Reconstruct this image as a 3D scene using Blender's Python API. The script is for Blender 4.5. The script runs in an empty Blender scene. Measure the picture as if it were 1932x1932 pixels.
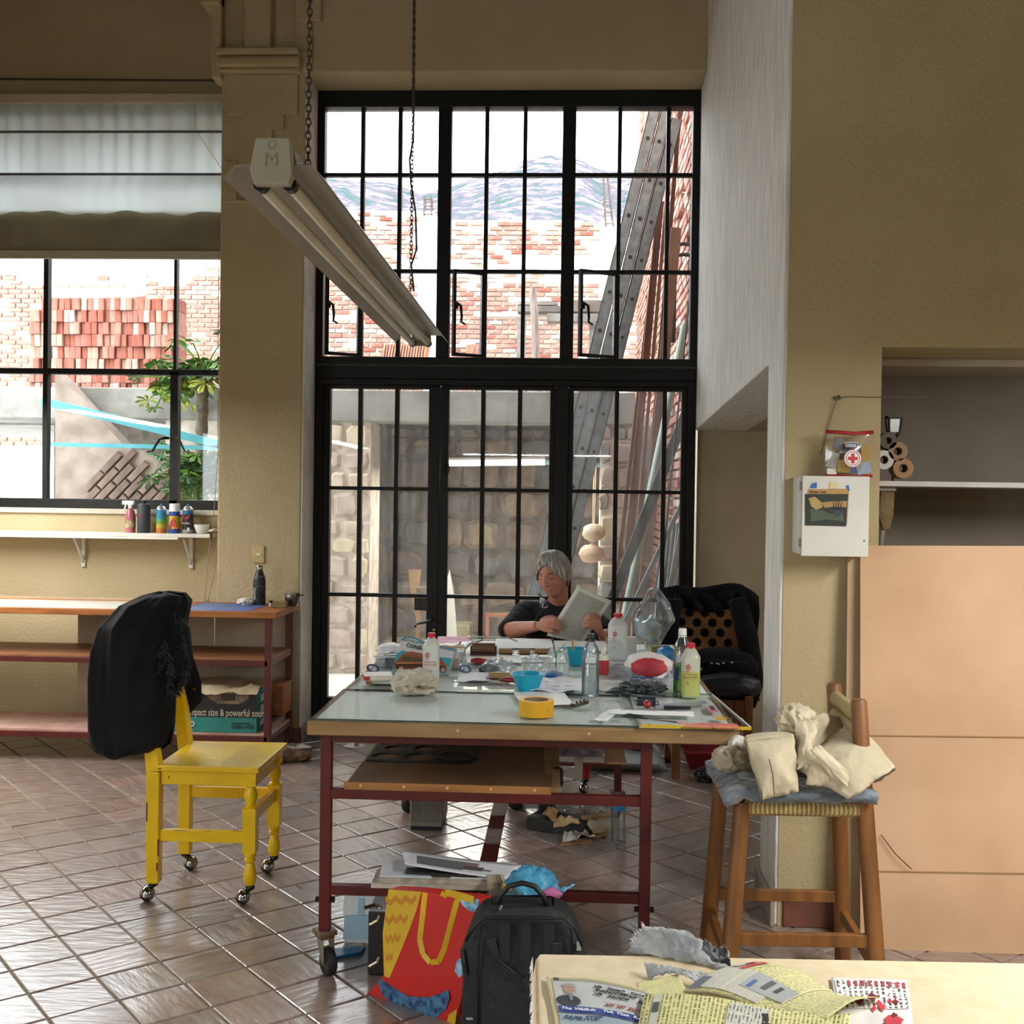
import bpy, bmesh, math, random
from mathutils import Vector, Matrix, noise as mnoise
random.seed(7)
PI = math.pi
scene = bpy.context.scene
COL = scene.collection
# ---------------------------------------------------------------- camera
FPX, CPX, EYE = 2150.0, 966.0, 1.5
YAW, PITCH, ROLL = .047207, .014599, .014
Fv = Vector((-math.sin(YAW)*math.cos(PITCH), math.cos(YAW)*math.cos(PITCH), -math.sin(PITCH)))
_R = Vector((math.cos(YAW), math.sin(YAW), 0)); _U = _R.cross(Fv)
Rv = math.cos(ROLL)*_R + math.sin(ROLL)*_U
Uv = -math.sin(ROLL)*_R + math.cos(ROLL)*_U
cam = bpy.data.objects.new('camera', bpy.data.cameras.new('camera')); COL.objects.link(cam)
cam.data.sensor_width = 36.0; cam.data.lens = 36.0*FPX/1932.0; cam.data.clip_start = .05; cam.data.clip_end = 900
cam.matrix_world = Matrix(((Rv.x, Uv.x, -Fv.x, 0), (Rv.y, Uv.y, -Fv.y, 0), (Rv.z, Uv.z, -Fv.z, EYE), (0, 0, 0, 1)))
scene.camera = cam
def at(px, py, X=None, Y=None, Z=None):
    """the point of a plane X=, Y= or Z= that the photograph shows at pixel (px, py)"""
    d = Fv + (px-CPX)/FPX*Rv + (CPX-py)/FPX*Uv
    t = X/d.x if X is not None else Y/d.y if Y is not None else (Z-EYE)/d.z
    return Vector((t*d.x, t*d.y, EYE+t*d.z))
def proj(p):
    d = Vector(p)-Vector((0, 0, EYE)); w = d.dot(Fv)
    return CPX+FPX*d.dot(Rv)/w, CPX-FPX*d.dot(Uv)/w
# ---------------------------------------------------------------- world, lights, exposure
vs = scene.view_settings
vs.view_transform = 'Standard'; vs.look = 'None'; vs.gamma = 1.0; vs.use_curve_mapping = False; vs.exposure = 0.5
scene.display_settings.display_device = 'sRGB'
W = bpy.data.worlds.new('overcast_sky'); scene.world = W; W.use_nodes = True
_bg = W.node_tree.nodes['Background']; _bg.inputs[0].default_value = (.93, .97, 1.0, 1); _bg.inputs[1].default_value = 6.0
def R(d): return math.radians(d)
def area(name, loc, rot, sx, sy, power, color=(1, 1, 1)):
    l = bpy.data.lights.new(name, 'AREA'); l.shape = 'RECTANGLE'; l.size = sx; l.size_y = sy; l.energy = power; l.color = color
    o = bpy.data.objects.new(name, l); o.location = loc; o.rotation_euler = rot; COL.objects.link(o); return o
# lit tube behind the camera, plus area lights added to brighten walls and passage
for x, y, w in ((1.9, 2.0, 74), (-2.5, 1.2, 18), (-3.45, 5.4, 66), (-.4, -1.4, 52), (2.7, 5.7, 16)):
    area('tube_and_fill_light', (x, y, 2.05 if x < 2.5 else 1.86), (0, 0, 0), *((.16, 2.0) if y > 0 else (2.0, .16)), w, (1, .99, .95))
scene.cycles.max_bounces = 10; scene.cycles.diffuse_bounces = 5; scene.cycles.glossy_bounces = 4
scene.cycles.transmission_bounces = 8; scene.cycles.transparent_max_bounces = 24
scene.cycles.sample_clamp_indirect = 6; scene.cycles.caustics_reflective = False; scene.cycles.caustics_refractive = False
# ---------------------------------------------------------------- materials
def lin(c):
    if isinstance(c, str):
        c = [int(c[i:i+2], 16)/255 for i in (0, 2, 4)]
    return tuple(x/12.92 if x <= .04045 else ((x+.055)/1.055)**2.4 for x in c[:3])+(1,)
MATS = {}
def nt(name):
    m = bpy.data.materials.new(name); m.use_nodes = True; t = m.node_tree
    return m, t, t.nodes, t.links, t.nodes['Principled BSDF']
def M(c, rough=.6, c2=None, scale=9.0, bump=0.0, metal=0.0, stretch=(1, 1, 1), spec=.5, detail=4, lo=.35, hi=.65, uv=False, sheen=0, trans=0, bscale=None, ior=None):
    """solid material with a second colour mottled through it and a fine relief"""
    key = (c, rough, c2, scale, bump, metal, stretch, spec, detail, lo, hi, uv, sheen, trans, bscale)
    if key in MATS: return MATS[key]
    m, t, n, l, b = nt('m_%s' % c)
    b.inputs['Roughness'].default_value = rough; b.inputs['Metallic'].default_value = metal
    b.inputs['Specular IOR Level'].default_value = spec
    if sheen: b.inputs['Sheen Weight'].default_value = sheen
    if trans: b.inputs['Transmission Weight'].default_value = trans
    if c2 is None:
        k = lin(c); c2 = tuple(x*.86 for x in k)
    else: c2 = lin(c2)
    tc = n.new('ShaderNodeTexCoord'); mp = n.new('ShaderNodeMapping'); mp.inputs['Scale'].default_value = stretch
    l.new(tc.outputs['UV' if uv else 'Object'], mp.inputs[0])
    nz = n.new('ShaderNodeTexNoise'); nz.inputs['Scale'].default_value = scale; nz.inputs['Detail'].default_value = detail
    l.new(mp.outputs[0], nz.inputs['Vector'])
    r = n.new('ShaderNodeValToRGB'); r.color_ramp.elements[0].position = lo; r.color_ramp.elements[1].position = hi
    r.color_ramp.elements[0].color = lin(c); r.color_ramp.elements[1].color = tuple(c2[:3])+(1,)
    l.new(nz.outputs[0], r.inputs[0]); l.new(r.outputs[0], b.inputs['Base Color'])
    if bump:
        n2 = nz
        if bscale:
            n2 = n.new('ShaderNodeTexNoise'); n2.inputs['Scale'].default_value = bscale; n2.inputs['Detail'].default_value = 5; l.new(mp.outputs[0], n2.inputs['Vector'])
        bp = n.new('ShaderNodeBump'); bp.inputs['Strength'].default_value = bump; bp.inputs['Distance'].default_value = .02
        l.new(n2.outputs[0], bp.inputs['Height']); l.new(bp.outputs[0], b.inputs['Normal'])
    MATS[key] = m; return m
def thin(name, tint=(1, 1, 1), gloss=.06, dirt=0.0, dirtc=(.8, .82, .85), rough=.02, streak=(9, 9, .7), edge=.5):
    """clear film or pane: lets light through, reflects a little, carries dust streaks"""
    if name in MATS: return MATS[name]
    m, t, n, l, b = nt(name); n.remove(b); out = n['Material Output']
    tr = n.new('ShaderNodeBsdfTransparent'); tr.inputs[0].default_value = tint+(1,)
    gl = n.new('ShaderNodeBsdfGlossy'); gl.inputs['Roughness'].default_value = rough
    fr = n.new('ShaderNodeFresnel'); fr.inputs[0].default_value = 1.45
    ml = n.new('ShaderNodeMath'); ml.operation = 'MULTIPLY_ADD'; ml.inputs[1].default_value = edge; ml.inputs[2].default_value = gloss-.02
    l.new(fr.outputs[0], ml.inputs[0])
    mx = n.new('ShaderNodeMixShader'); l.new(ml.outputs[0], mx.inputs[0]); l.new(tr.outputs[0], mx.inputs[1]); l.new(gl.outputs[0], mx.inputs[2])
    last = mx
    if dirt:
        df = n.new('ShaderNodeBsdfDiffuse'); df.inputs[0].default_value = dirtc+(1,)
        tl = n.new('ShaderNodeBsdfTranslucent'); tl.inputs[0].default_value = dirtc+(1,)
        ad = n.new('ShaderNodeMixShader'); ad.inputs[0].default_value = .5; l.new(df.outputs[0], ad.inputs[1]); l.new(tl.outputs[0], ad.inputs[2])
        tc = n.new('ShaderNodeTexCoord'); mp = n.new('ShaderNodeMapping'); mp.inputs['Scale'].default_value = streak; l.new(tc.outputs['Object'], mp.inputs[0])
        nz = n.new('ShaderNodeTexNoise'); nz.inputs['Scale'].default_value = 2.2; nz.inputs['Detail'].default_value = 7; nz.inputs['Roughness'].default_value = .65; l.new(mp.outputs[0], nz.inputs[0])
        r = n.new('ShaderNodeValToRGB'); r.color_ramp.elements[0].position = .42; r.color_ramp.elements[1].position = .8
        r.color_ramp.elements[0].color = (dirt*.25,)*3+(1,); r.color_ramp.elements[1].color = (min(1, dirt),)*3+(1,); l.new(nz.outputs[0], r.inputs[0])
        m2 = n.new('ShaderNodeMixShader'); l.new(r.outputs[0], m2.inputs[0]); l.new(last.outputs[0], m2.inputs[1]); l.new(ad.outputs[0], m2.inputs[2]); last = m2
    l.new(last.outputs[0], out.inputs[0]); MATS[name] = m; return m
def emit(name, c, s):
    m, t, n, l, b = nt(name); b.inputs['Emission Color'].default_value = lin(c); b.inputs['Emission Strength'].default_value = s; b.inputs['Base Color'].default_value = lin(c); return m
def ramp_uv(name, build):
    """material whose colour comes from a node recipe build(n, l, uvsocket) -> colour socket"""
    if name in MATS: return MATS[name]
    m, t, n, l, b = nt(name); tc = n.new('ShaderNodeTexCoord'); l.new(build(n, l, tc.outputs['UV']), b.inputs['Base Color']); b.inputs['Roughness'].default_value = .75
    MATS[name] = m; return m
# ---------------------------------------------------------------- mesh builder
class MB:
    def __init__(s): s.v = []; s.f = []; s.uv = {}
    def add(s, vs, fs, uv=None):
        o = len(s.v); s.v += [tuple(p) for p in vs]
        for i, f in enumerate(fs):
            if uv: s.uv[len(s.f)] = uv[i]
            s.f.append(tuple(o+k for k in f))
        return s
    def box(s, x0, x1, y0, y1, z0, z1, M4=None):
        p = [Vector(q) for q in ((x0, y0, z0), (x1, y0, z0), (x1, y1, z0), (x0, y1, z0), (x0, y0, z1), (x1, y0, z1), (x1, y1, z1), (x0, y1, z1))]
        if M4: p = [M4 @ q for q in p]
        return s.add(p, [(0, 3, 2, 1), (4, 5, 6, 7), (0, 1, 5, 4), (1, 2, 6, 5), (2, 3, 7, 6), (3, 0, 4, 7)])
    def cbox(s, c, d, rz=0, rx=0, ry=0):
        m = Matrix.Translation(Vector(c)) @ Matrix.Rotation(rz, 4, 'Z') @ Matrix.Rotation(ry, 4, 'Y') @ Matrix.Rotation(rx, 4, 'X')
        return s.box(-d[0]/2, d[0]/2, -d[1]/2, d[1]/2, -d[2]/2, d[2]/2, m)
    def bar(s, p, q, w, h, up=(0, 0, 1), w2=None, h2=None):
        p, q = Vector(p), Vector(q); d = (q-p).normalized(); up = Vector(up)
        if abs(d.dot(up)) > .98: up = Vector((0, 1, 0))
        a = d.cross(up).normalized(); b = a.cross(d).normalized(); w2 = w2 or w; h2 = h2 or h
        vs = [e+a*i*ww/2+b*j*hh/2 for e, ww, hh in ((p, w, h), (q, w2, h2)) for i, j in ((-1, -1), (1, -1), (1, 1), (-1, 1))]
        return s.add(vs, [(3, 2, 1, 0), (4, 5, 6, 7), (0, 1, 5, 4), (1, 2, 6, 5), (2, 3, 7, 6), (3, 0, 4, 7)])
    def tube(s, pts, rad, n=8, caps=True, flat=1.0, up=None):
        pts = [Vector(p) for p in pts]; k = len(pts); rs = rad if isinstance(rad, (list, tuple)) else [rad]*k
        vs = []; a = None
        for i, p in enumerate(pts):
            d = (pts[min(i+1, k-1)]-pts[max(i-1, 0)])
            d = d.normalized() if d.length > 1e-9 else Vector((0, 0, 1))
            if a is None:
                a = Vector(up) if up else (Vector((1, 0, 0)) if abs(d.x) < .8 else Vector((0, 1, 0)))
            a = (a-d*a.dot(d))
            a = a.normalized() if a.length > 1e-6 else d.orthogonal().normalized()
            b = d.cross(a)
            for j in range(n):
                t = 2*PI*j/n; vs.append(p+(a*math.cos(t)+b*math.sin(t)*flat)*rs[i])
        fs = [(i*n+j, i*n+(j+1) % n, (i+1)*n+(j+1) % n, (i+1)*n+j) for i in range(k-1) for j in range(n)]
        if caps: fs += [tuple(range(n-1, -1, -1)), tuple(range((k-1)*n, k*n))]
        return s.add(vs, fs)
    def lathe(s, prof, c=(0, 0, 0), n=20, M4=None, sq=None):
        vs = []; k = len(prof)
        for r, z in prof:
            for j in range(n):
                t = 2*PI*j/n; cx, sy = math.cos(t), math.sin(t)
                if sq:
                    e = sq; cx = math.copysign(abs(cx)**e, cx); sy = math.copysign(abs(sy)**e, sy)
                vs.append(Vector((r*cx, r*sy, z)))
        m = Matrix.Translation(Vector(c)) @ (M4 or Matrix.Identity(4)); vs = [m @ p for p in vs]
        fs = [(i*n+j, i*n+(j+1) % n, (i+1)*n+(j+1) % n, (i+1)*n+j) for i in range(k-1) for j in range(n)]
        if prof[0][0] > 1e-6: fs.append(tuple(range(n-1, -1, -1)))
        if prof[-1][0] > 1e-6: fs.append(tuple(range((k-1)*n, k*n)))
        return s.add(vs, fs)
    def ring(s, prof, c=(0, 0, 0), n=24, M4=None):
        """lathe of a closed profile (a tyre, a tape roll)"""
        k = len(prof); m = Matrix.Translation(Vector(c)) @ (M4 or Matrix.Identity(4))
        vs = [m @ Vector((r*math.cos(2*PI*j/n), r*math.sin(2*PI*j/n), z)) for r, z in prof for j in range(n)]
        return s.add(vs, [(i*n+j, i*n+(j+1) % n, ((i+1) % k)*n+(j+1) % n, ((i+1) % k)*n+j) for i in range(k) for j in range(n)])
    def prism(s, poly, f, t0, t1):
        """poly [(a,b)] extruded: f(a,b,t) -> point"""
        k = len(poly); vs = [f(a, b, t0) for a, b in poly]+[f(a, b, t1) for a, b in poly]
        return s.add(vs, [tuple(range(k)), tuple(range(2*k-1, k-1, -1))]+[(i, i+k, (i+1) % k+k, (i+1) % k) for i in range(k)])
    def sheet(s, f, nu, nv, th=.0):
        """a surface f(u,v) with u,v in 0..1; th gives it a thickness downwards along its normal"""
        P = [[Vector(f(i/nu, j/nv)) for j in range(nv+1)] for i in range(nu+1)]
        w = nv+1; vs = [P[i][j] for i in range(nu+1) for j in range(w)]
        fs = []; uv = []
        for i in range(nu):
            for j in range(nv):
                fs.append((i*w+j, (i+1)*w+j, (i+1)*w+j+1, i*w+j+1)); uv.append([(i/nu, j/nv), ((i+1)/nu, j/nv), ((i+1)/nu, (j+1)/nv), (i/nu, (j+1)/nv)])
        if th:
            N = len(vs)
            for i in range(nu+1):
                for j in range(w):
                    a = P[min(i+1, nu)][j]-P[max(i-1, 0)][j]; b = P[i][min(j+1, nv)]-P[i][max(j-1, 0)]
                    n = a.cross(b); n = n.normalized() if n.length > 1e-12 else Vector((0, 0, 1)); vs.append(P[i][j]-n*th)
            for k in range(nu*nv):
                q = fs[k]; fs.append(tuple(N+x for x in reversed(q))); uv.append(list(reversed(uv[k])))
            bd = [(i*w, (i+1)*w) for i in range(nu)]+[(nu*w+j, nu*w+j+1) for j in range(nv)]+[((i+1)*w+nv, i*w+nv) for i in reversed(range(nu))]+[(j+1, j) for j in reversed(range(nv))]
            for p, q in bd:
                fs.append((q, p, N+p, N+q)); uv.append([(0, 0)]*4)
        return s.add(vs, fs, uv)
    def blob(s, c, r, seed=0, amp=.15, freq=2.0, sub=3, flat=None, sharp=False, rot=0):
        bm = bmesh.new(); bmesh.ops.create_icosphere(bm, subdivisions=sub, radius=1.0)
        c = Vector(c); vs = []
        for v in bm.verts:
            p = v.co.copy(); q = p*freq+Vector((seed*7.3, seed*3.1, seed*5.7))
            d = mnoise.noise(q)+.5*mnoise.noise(q*2.3)
            if sharp: d = .6-abs(d)*1.6
            p = p*(1+amp*d)
            p = Vector((p.x*r[0], p.y*r[1], p.z*r[2])); p.rotate(Matrix.Rotation(rot, 3, 'Z'))
            if flat is not None and p.z < -flat: p.z = -flat+.02*r[2]*mnoise.noise(q*3)
            vs.append(c+p)
        fs = [tuple(x.index for x in f.verts) for f in bm.faces]; bm.free(); return s.add(vs, fs)
    def build(s, name, m, parent=None, smooth=False, label=None, bevel=0, sub=0, kind=None, origin=None):
        me = bpy.data.meshes.new(name)
        if parent is not None: o0 = wloc(parent)
        elif origin is not None: o0 = Vector(origin)
        else:
            xs = [p[0] for p in s.v]; ys = [p[1] for p in s.v]; zs = [p[2] for p in s.v]
            o0 = Vector(((min(xs)+max(xs))/2, (min(ys)+max(ys))/2, min(zs)))
        me.from_pydata([(p[0]-o0.x, p[1]-o0.y, p[2]-o0.z) for p in s.v], [], s.f)
        if s.uv:
            L = me.uv_layers.new(name='UVMap')
            for pi, us in s.uv.items():
                ls = me.polygons[pi].loop_start
                for k, q in enumerate(us): L.data[ls+k].uv = q
        for mm in (m if isinstance(m, (list, tuple)) else [m]): me.materials.append(mm)
        me.validate(); me.update()
        if smooth:
            me.polygons.foreach_set('use_smooth', [True]*len(me.polygons))
            if smooth is not True: me.set_sharp_from_angle(angle=math.radians(smooth))
        o = bpy.data.objects.new(name, me); COL.objects.link(o)
        if parent is not None: o.parent = parent
        else: o.location = o0
        if bevel:
            b = o.modifiers.new('b', 'BEVEL'); b.width = bevel; b.segments = 2; b.limit_method = 'ANGLE'; b.angle_limit = math.radians(40)
        if sub:
            d = o.modifiers.new('s', 'SUBSURF'); d.levels = sub; d.render_levels = sub
        if label: o['label'] = label
        if kind: o['kind'] = kind
        return o
def wloc(o):
    p = Vector((0, 0, 0))
    while o is not None: p += o.location; o = o.parent
    return p
def tag(o, label=None, cat=None, group=None, kind=None):
    if label: o['label'] = label
    if cat: o['category'] = cat
    if group: o['group'] = group
    if kind: o['kind'] = kind
    return o
def thing(name, label, cat, loc=(0, 0, 0), group=None):
    o = bpy.data.objects.new(name, None); o.empty_display_size = .1; COL.objects.link(o); o.location = loc
    return tag(o, label, cat, group)
def single(mb, name, m, label, cat, group=None, **k):
    return tag(mb.build(name, m, **k), label, cat, group)
def copy_tree(o, parent=None):
    c = o.copy(); COL.objects.link(c)
    if parent is not None: c.parent = parent
    for ch in list(o.children): copy_tree(ch, c)
    return c
def piece(proto, parent, loc, rot=(0, 0, 0), scale=None, m=None):
    """another part that shares the mesh of proto"""
    c = proto.copy(); COL.objects.link(c); c.parent = parent; c.location = Vector(loc)-wloc(parent); c.rotation_euler = rot
    if scale: c.scale = scale
    return c
def text(s, m, parent, loc, rot, size, name='lettering', bold=0.0, sx=1.0, align='LEFT', label=None, ex=.0004):
    cu = bpy.data.curves.new(name, 'FONT'); cu.body = s; cu.size = size; cu.offset = bold*size; cu.extrude = ex; cu.align_x = align; cu.resolution_u = 2
    tmp = bpy.data.objects.new(name, cu); COL.objects.link(tmp)
    me = bpy.data.meshes.new_from_object(tmp.evaluated_get(bpy.context.evaluated_depsgraph_get())); bpy.data.objects.remove(tmp); bpy.data.curves.remove(cu)
    me.materials.clear(); me.materials.append(m); o = bpy.data.objects.new(name, me); COL.objects.link(o)
    if parent is not None:
        o.parent = parent; o.location = Vector(loc)-wloc(parent)
    else: o.location = loc
    o.rotation_euler = rot; o.scale = (sx, 1, 1)
    if label: o['label'] = label
    return o
FACE = (PI/2, 0, 0)      # text that faces the camera side (-Y)
def lerp(a, b, t): return a+(b-a)*t
# ================================================================ ROOM
cream = M('b9a987', .85, 'ae9e7a', 1.6, .25, bscale=60)
creamw = M('c9bfa6', .85, 'b3a88e', 2.0, .3, bscale=50)
plaster = M('e8e6e0', .85, 'c6c4be', 5.0, .45, stretch=(6, 6, .8), bscale=14, detail=8, lo=.4, hi=.75)
black_steel = M('0c0e0f', .5, '070909', 14, .1, spec=.35)
YW, YP = 7.05, 6.70          # window plane, front face of pillar and beam
XL, XR, ZT = -1.565, .785, 3.95
CEIL = 5.4
# --- floor: grout bed with diagonal 20 cm clay tiles
fl = MB().box(-4.4, 4.4, -4.2, 7.2, -.06, -.006).build('floor', M('9c9588', .8, '857e72', 20, .3), kind='structure')
def tile_mat(i, c, c2, rg):
    m, t, n, l, b = nt('clay_tile_%d' % i)
    tc = n.new('ShaderNodeTexCoord'); oi = n.new('ShaderNodeObjectInfo')
    mp = n.new('ShaderNodeMapping'); mp.inputs['Scale'].default_value = (2.2, 9, 4); l.new(tc.outputs['Object'], mp.inputs[0])
    cx = n.new('ShaderNodeCombineXYZ'); l.new(oi.outputs['Random'], cx.inputs[2]); sc = n.new('ShaderNodeVectorMath'); sc.operation = 'SCALE'; sc.inputs[3].default_value = 40; l.new(cx.outputs[0], sc.inputs[0])
    ad = n.new('ShaderNodeVectorMath'); l.new(mp.outputs[0], ad.inputs[0]); l.new(sc.outputs[0], ad.inputs[1])
    nz = n.new('ShaderNodeTexNoise'); nz.inputs['Scale'].default_value = 4.5; nz.inputs['Detail'].default_value = 7; l.new(ad.outputs[0], nz.inputs[0])
    r = n.new('ShaderNodeValToRGB'); r.color_ramp.elements[0].position = .3; r.color_ramp.elements[1].position = .72
    r.color_ramp.elements[0].color = lin(c); r.color_ramp.elements[1].color = lin(c2); l.new(nz.outputs[0], r.inputs[0])
    hs = n.new('ShaderNodeHueSaturation'); mr = n.new('ShaderNodeMapRange'); mr.inputs[3].default_value = .88; mr.inputs[4].default_value = 1.12
    l.new(oi.outputs['Random'], mr.inputs[0]); l.new(mr.outputs[0], hs.inputs['Value']); l.new(r.outputs[0], hs.inputs['Color']); l.new(hs.outputs[0], b.inputs['Base Color'])
    m2 = n.new('ShaderNodeMapRange'); m2.inputs[3].default_value = rg-.08; m2.inputs[4].default_value = rg+.16; l.new(nz.outputs[0], m2.inputs[0]); l.new(m2.outputs[0], b.inputs['Roughness']); b.inputs['Coat Weight'].default_value = 1.0; b.inputs['Coat Roughness'].default_value = .16
    bp = n.new('ShaderNodeBump'); bp.inputs['Strength'].default_value = .22; bp.inputs['Distance'].default_value = .01; l.new(bp.outputs[0], b.inputs['Coat Normal']); l.new(nz.outputs[0], bp.inputs['Height']); l.new(bp.outputs[0], b.inputs['Normal'])
    return m
TM = [tile_mat(0, '80685c', '9d9088', .3), tile_mat(1, '8b6d5f', 'a4948b', .33), tile_mat(2, '756861', '988f89', .28)]
def tile_mb(s=.192, h=.007, b=.003):
    a, c = s/2, s/2-b
    vs = [(-a, -a, -h), (a, -a, -h), (a, a, -h), (-a, a, -h), (-a, -a, -.002), (a, -a, -.002), (a, a, -.002), (-a, a, -.002), (-c, -c, 0), (c, -c, 0), (c, c, 0), (-c, c, 0)]
    fs = [(8, 9, 10, 11)]
    for k in range(4):
        j = (k+1) % 4; fs += [(k, j, 4+j, 4+k), (4+k, 4+j, 8+j, 8+k)]
    return vs, fs
TA = R(40.5); O0 = Vector((-1.117, 3.682)); ax = Vector((math.cos(TA), math.sin(TA)))*.2; ay = Vector((-math.sin(TA), math.cos(TA)))*.2
cand = []
for i in range(-45, 45):
    for j in range(-45, 45):
        c = O0+ax*(i+.5)+ay*(j+.5)
        if -4.3 < c.x < 4.3 and -1.0 < c.y < 7.1: cand.append((c, i, j))
def tile_seen(c):
    if c.y < 2.6: return False
    x, y = proj((c.x, c.y, 0)); 
    return 205 < x < 1720 and y < 1965 and c.x < .72+.04*(c.y < 4) + (1.5 if c.y < 4.1 else 0) and c.y < 6.9 and not (c.x < -1.6 and c.y > 5.9)
inview = sorted([q for q in cand if tile_seen(q[0])], key=lambda q: q[0].y)
keep = set(id(q) for q in inview[:298]); rest = MB(); tv, tf = tile_mb(); protos = []
for k in range(3):
    me = bpy.data.meshes.new('tile'); me.from_pydata(tv, [], tf); me.materials.append(TM[k]); protos.append(me)
for q in cand:
    c, i, j = q; zt = random.uniform(-.0012, .0008)
    if id(q) in keep:
        o = bpy.data.objects.new('tile', random.choice(protos)); COL.objects.link(o); o.parent = fl
        o.location = Vector((c.x, c.y, zt))-fl.location; o.rotation_euler = (random.uniform(-.004, .004), random.uniform(-.004, .004), TA+random.choice((0, PI/2, PI, -PI/2))+random.uniform(-.008, .008))
    elif c.y > 1.5:
        m4 = Matrix.Translation((c.x, c.y, zt)) @ Matrix.Rotation(TA, 4, 'Z'); rest.add([m4 @ Vector(v) for v in tv], tf)
rest.build('tile_field', TM[0], fl, kind='stuff')
# --- walls
wb = MB()
wb.box(XL-.01, XR+.0, YP, YP+.5, 3.98, CEIL)                 # beam above the big window
wb.box(-4.4, XL-.5, YP+.28, YP+.6, 3.78, CEIL)              # above the side window
wb.box(-4.4, XL-.45, YP+.28, YP+.45, 0, 1.37)               # under the side window
wb.box(-4.4, -3.9, YP+.28, YP+.5, 1.26, 3.78)
wb.build('wall_back', cream, kind='structure', bevel=.01)
pil = MB().box(-2.075, XL-.005, YP, YP+.55, 0, CEIL).build('trim_1', cream, kind='structure', bevel=.012, label='plastered pillar between the two windows')
jb = MB().box(XL-.006, XL, YP+.002, YP+.3, 0, 3.98).build('window_reveal', M('dedbd2', .8, 'c9c5ba', 6, .3), pil)
def relief(pts, y, th, name='relief_panel'):
    MB().prism([(at(a, b, Y=YP).x, at(a, b, Y=YP).z) for a, b in pts], lambda u, v, t: (u, t, v), y-th, y+.004).build(name, cream, pil, bevel=.006)
relief([(432, 142), (563, 142), (563, 217), (537, 217), (537, 246), (515, 246), (515, 300), (481, 300), (481, 248), (459, 248), (459, 219), (432, 219)], YP, .022)
mo = MB()
for y0, y1, d in ((142, 133, .05), (133, 118, .085), (118, 112, .06), (112, 99, .09)):
    p0, p1 = at(422, y0, Y=YP), at(560, y1, Y=YP); mo.box(p0.x-.02, p1.x+.03, YP-d, YP+.01, p0.z, p1.z)
mo.build('moulding', cream, pil, bevel=.008)
sm = MB(); p0, p1 = at(403, 165, Y=YP), at(436, -60, Y=YP); sm.box(p0.x, p1.x-.04, YP-.05, YP+.1, at(403, 152, Y=YP).z, 4.9)
sm.box(p0.x-.06, p1.x-.04, YP-.09, YP+.1, at(403, 18, Y=YP).z, 4.9); sm.build('corbel', cream, pil, bevel=.008)
sm = MB(); p0 = at(560, 135, Y=YP); sm.box(p0.x-.01, at(590, 135, Y=YP).x, YP-.02, YP+.1, at(590, 138, Y=YP).z, 4.9)
sm.box(p0.x-.01, at(606, 135, Y=YP).x, YP-.03, YP+.1, at(600, 42, Y=YP).z, 4.9); sm.build('corbel', cream, pil, bevel=.008)
sm = MB(); p0, p1 = at(466, 99, Y=YP), at(516, -60, Y=YP); sm.box(p0.x, p1.x, YP-.06, YP+.01, p0.z, 4.9); sm.build('relief_panel', cream, pil, bevel=.006)
relief([(424, 305), (448, 305), (448, 340), (448, 378), (470, 378), (470, 384), (424, 384)], YP, .02)
# right return wall with its opening, the passage behind it and the wall that faces the room
xf = .752; yf = 4.03
def rw(y): return xf+(y-yf)*(XR-xf)/(YW-yf)
wr = MB()
zf, zb = 2.006, 1.915; y1 = 4.35
def slabx(pts, t=.32):
    wr.prism(pts, lambda y, z, d: (rw(y)+d, y, z), 0, t)
slabx([(yf, 0), (y1, 0), (y1, zf), (YW, zb), (YW, CEIL), (yf, CEIL)])
wr.build('wall_right', plaster, kind='structure', bevel=.006)
wp = MB().box(XR+.02, 3.6, YW+.02, YW+.2, 0, 2.6); wp.box(3.5, 3.6, 4.4, YW, 0, 2.6)
wp.build('wall_passage', M('b3a58c', .85, 'a89a80', 2, .2, bscale=60), kind='structure')
MB().prism([(y1, zf), (YW+.02, zb), (YW+.02, zb+.1), (y1, zf+.1)], lambda y, z, d: (d, y, z), rw(5)+.2, 3.5).build('ceiling_passage', M('b3a892', .85, None, 2), kind='structure')
# facing wall, with the recess of the supply shelf cut out of it
ox0 = at(1663, 700, Y=yf).x; oz1 = at(1670, 655, Y=yf).z; oz0 = 1.15
wf = MB()
xq = xf+.012; yq = yf-.004
V8 = [(xq, 0), (4.4, 0), (4.4, CEIL), (xq, CEIL), (ox0, oz0), (2.3, oz0), (2.3, oz1), (ox0, oz1)]
wf.add([(x, y, z) for y in (yq, yf+.3) for x, z in V8], [(0, 1, 5, 4), (1, 2, 6, 5), (2, 3, 7, 6), (3, 0, 4, 7), (9, 8, 12, 13), (10, 9, 13, 14), (11, 10, 14, 15), (8, 11, 15, 12), (4, 5, 13, 12), (5, 6, 14, 13), (6, 7, 15, 14), (7, 4, 12, 15), (0, 3, 11, 8)])
wf.build('wall_right_front', M('baa984', .85, 'ae9d75', 1.4, .25, bscale=70), kind='structure')
nb = MB().box(ox0-.05, 2.4, yf+.62, yf+.66, .9, oz1+.2); nb.box(ox0-.06, 2.4, yf+.3, yf+.66, oz1, oz1+.03); nb.box(2.3, 2.34, yf+.3, yf+.66, .9, oz1)
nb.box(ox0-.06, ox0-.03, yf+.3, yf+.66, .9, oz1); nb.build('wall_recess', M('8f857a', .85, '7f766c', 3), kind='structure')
MB().box(-4.42, -4.4, -4.2, 7.0, 0, .8).box(-4.42, -4.4, -4.2, 7.0, 2.2, CEIL).box(-4.42, -4.4, 0.5, 7.0, .8, 2.2).box(-4.42, -4.4, -4.2, -3.2, .8, 2.2).build('wall_left', cream, kind='structure')  # opening in this unseen wall is added to let sky light in
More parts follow.
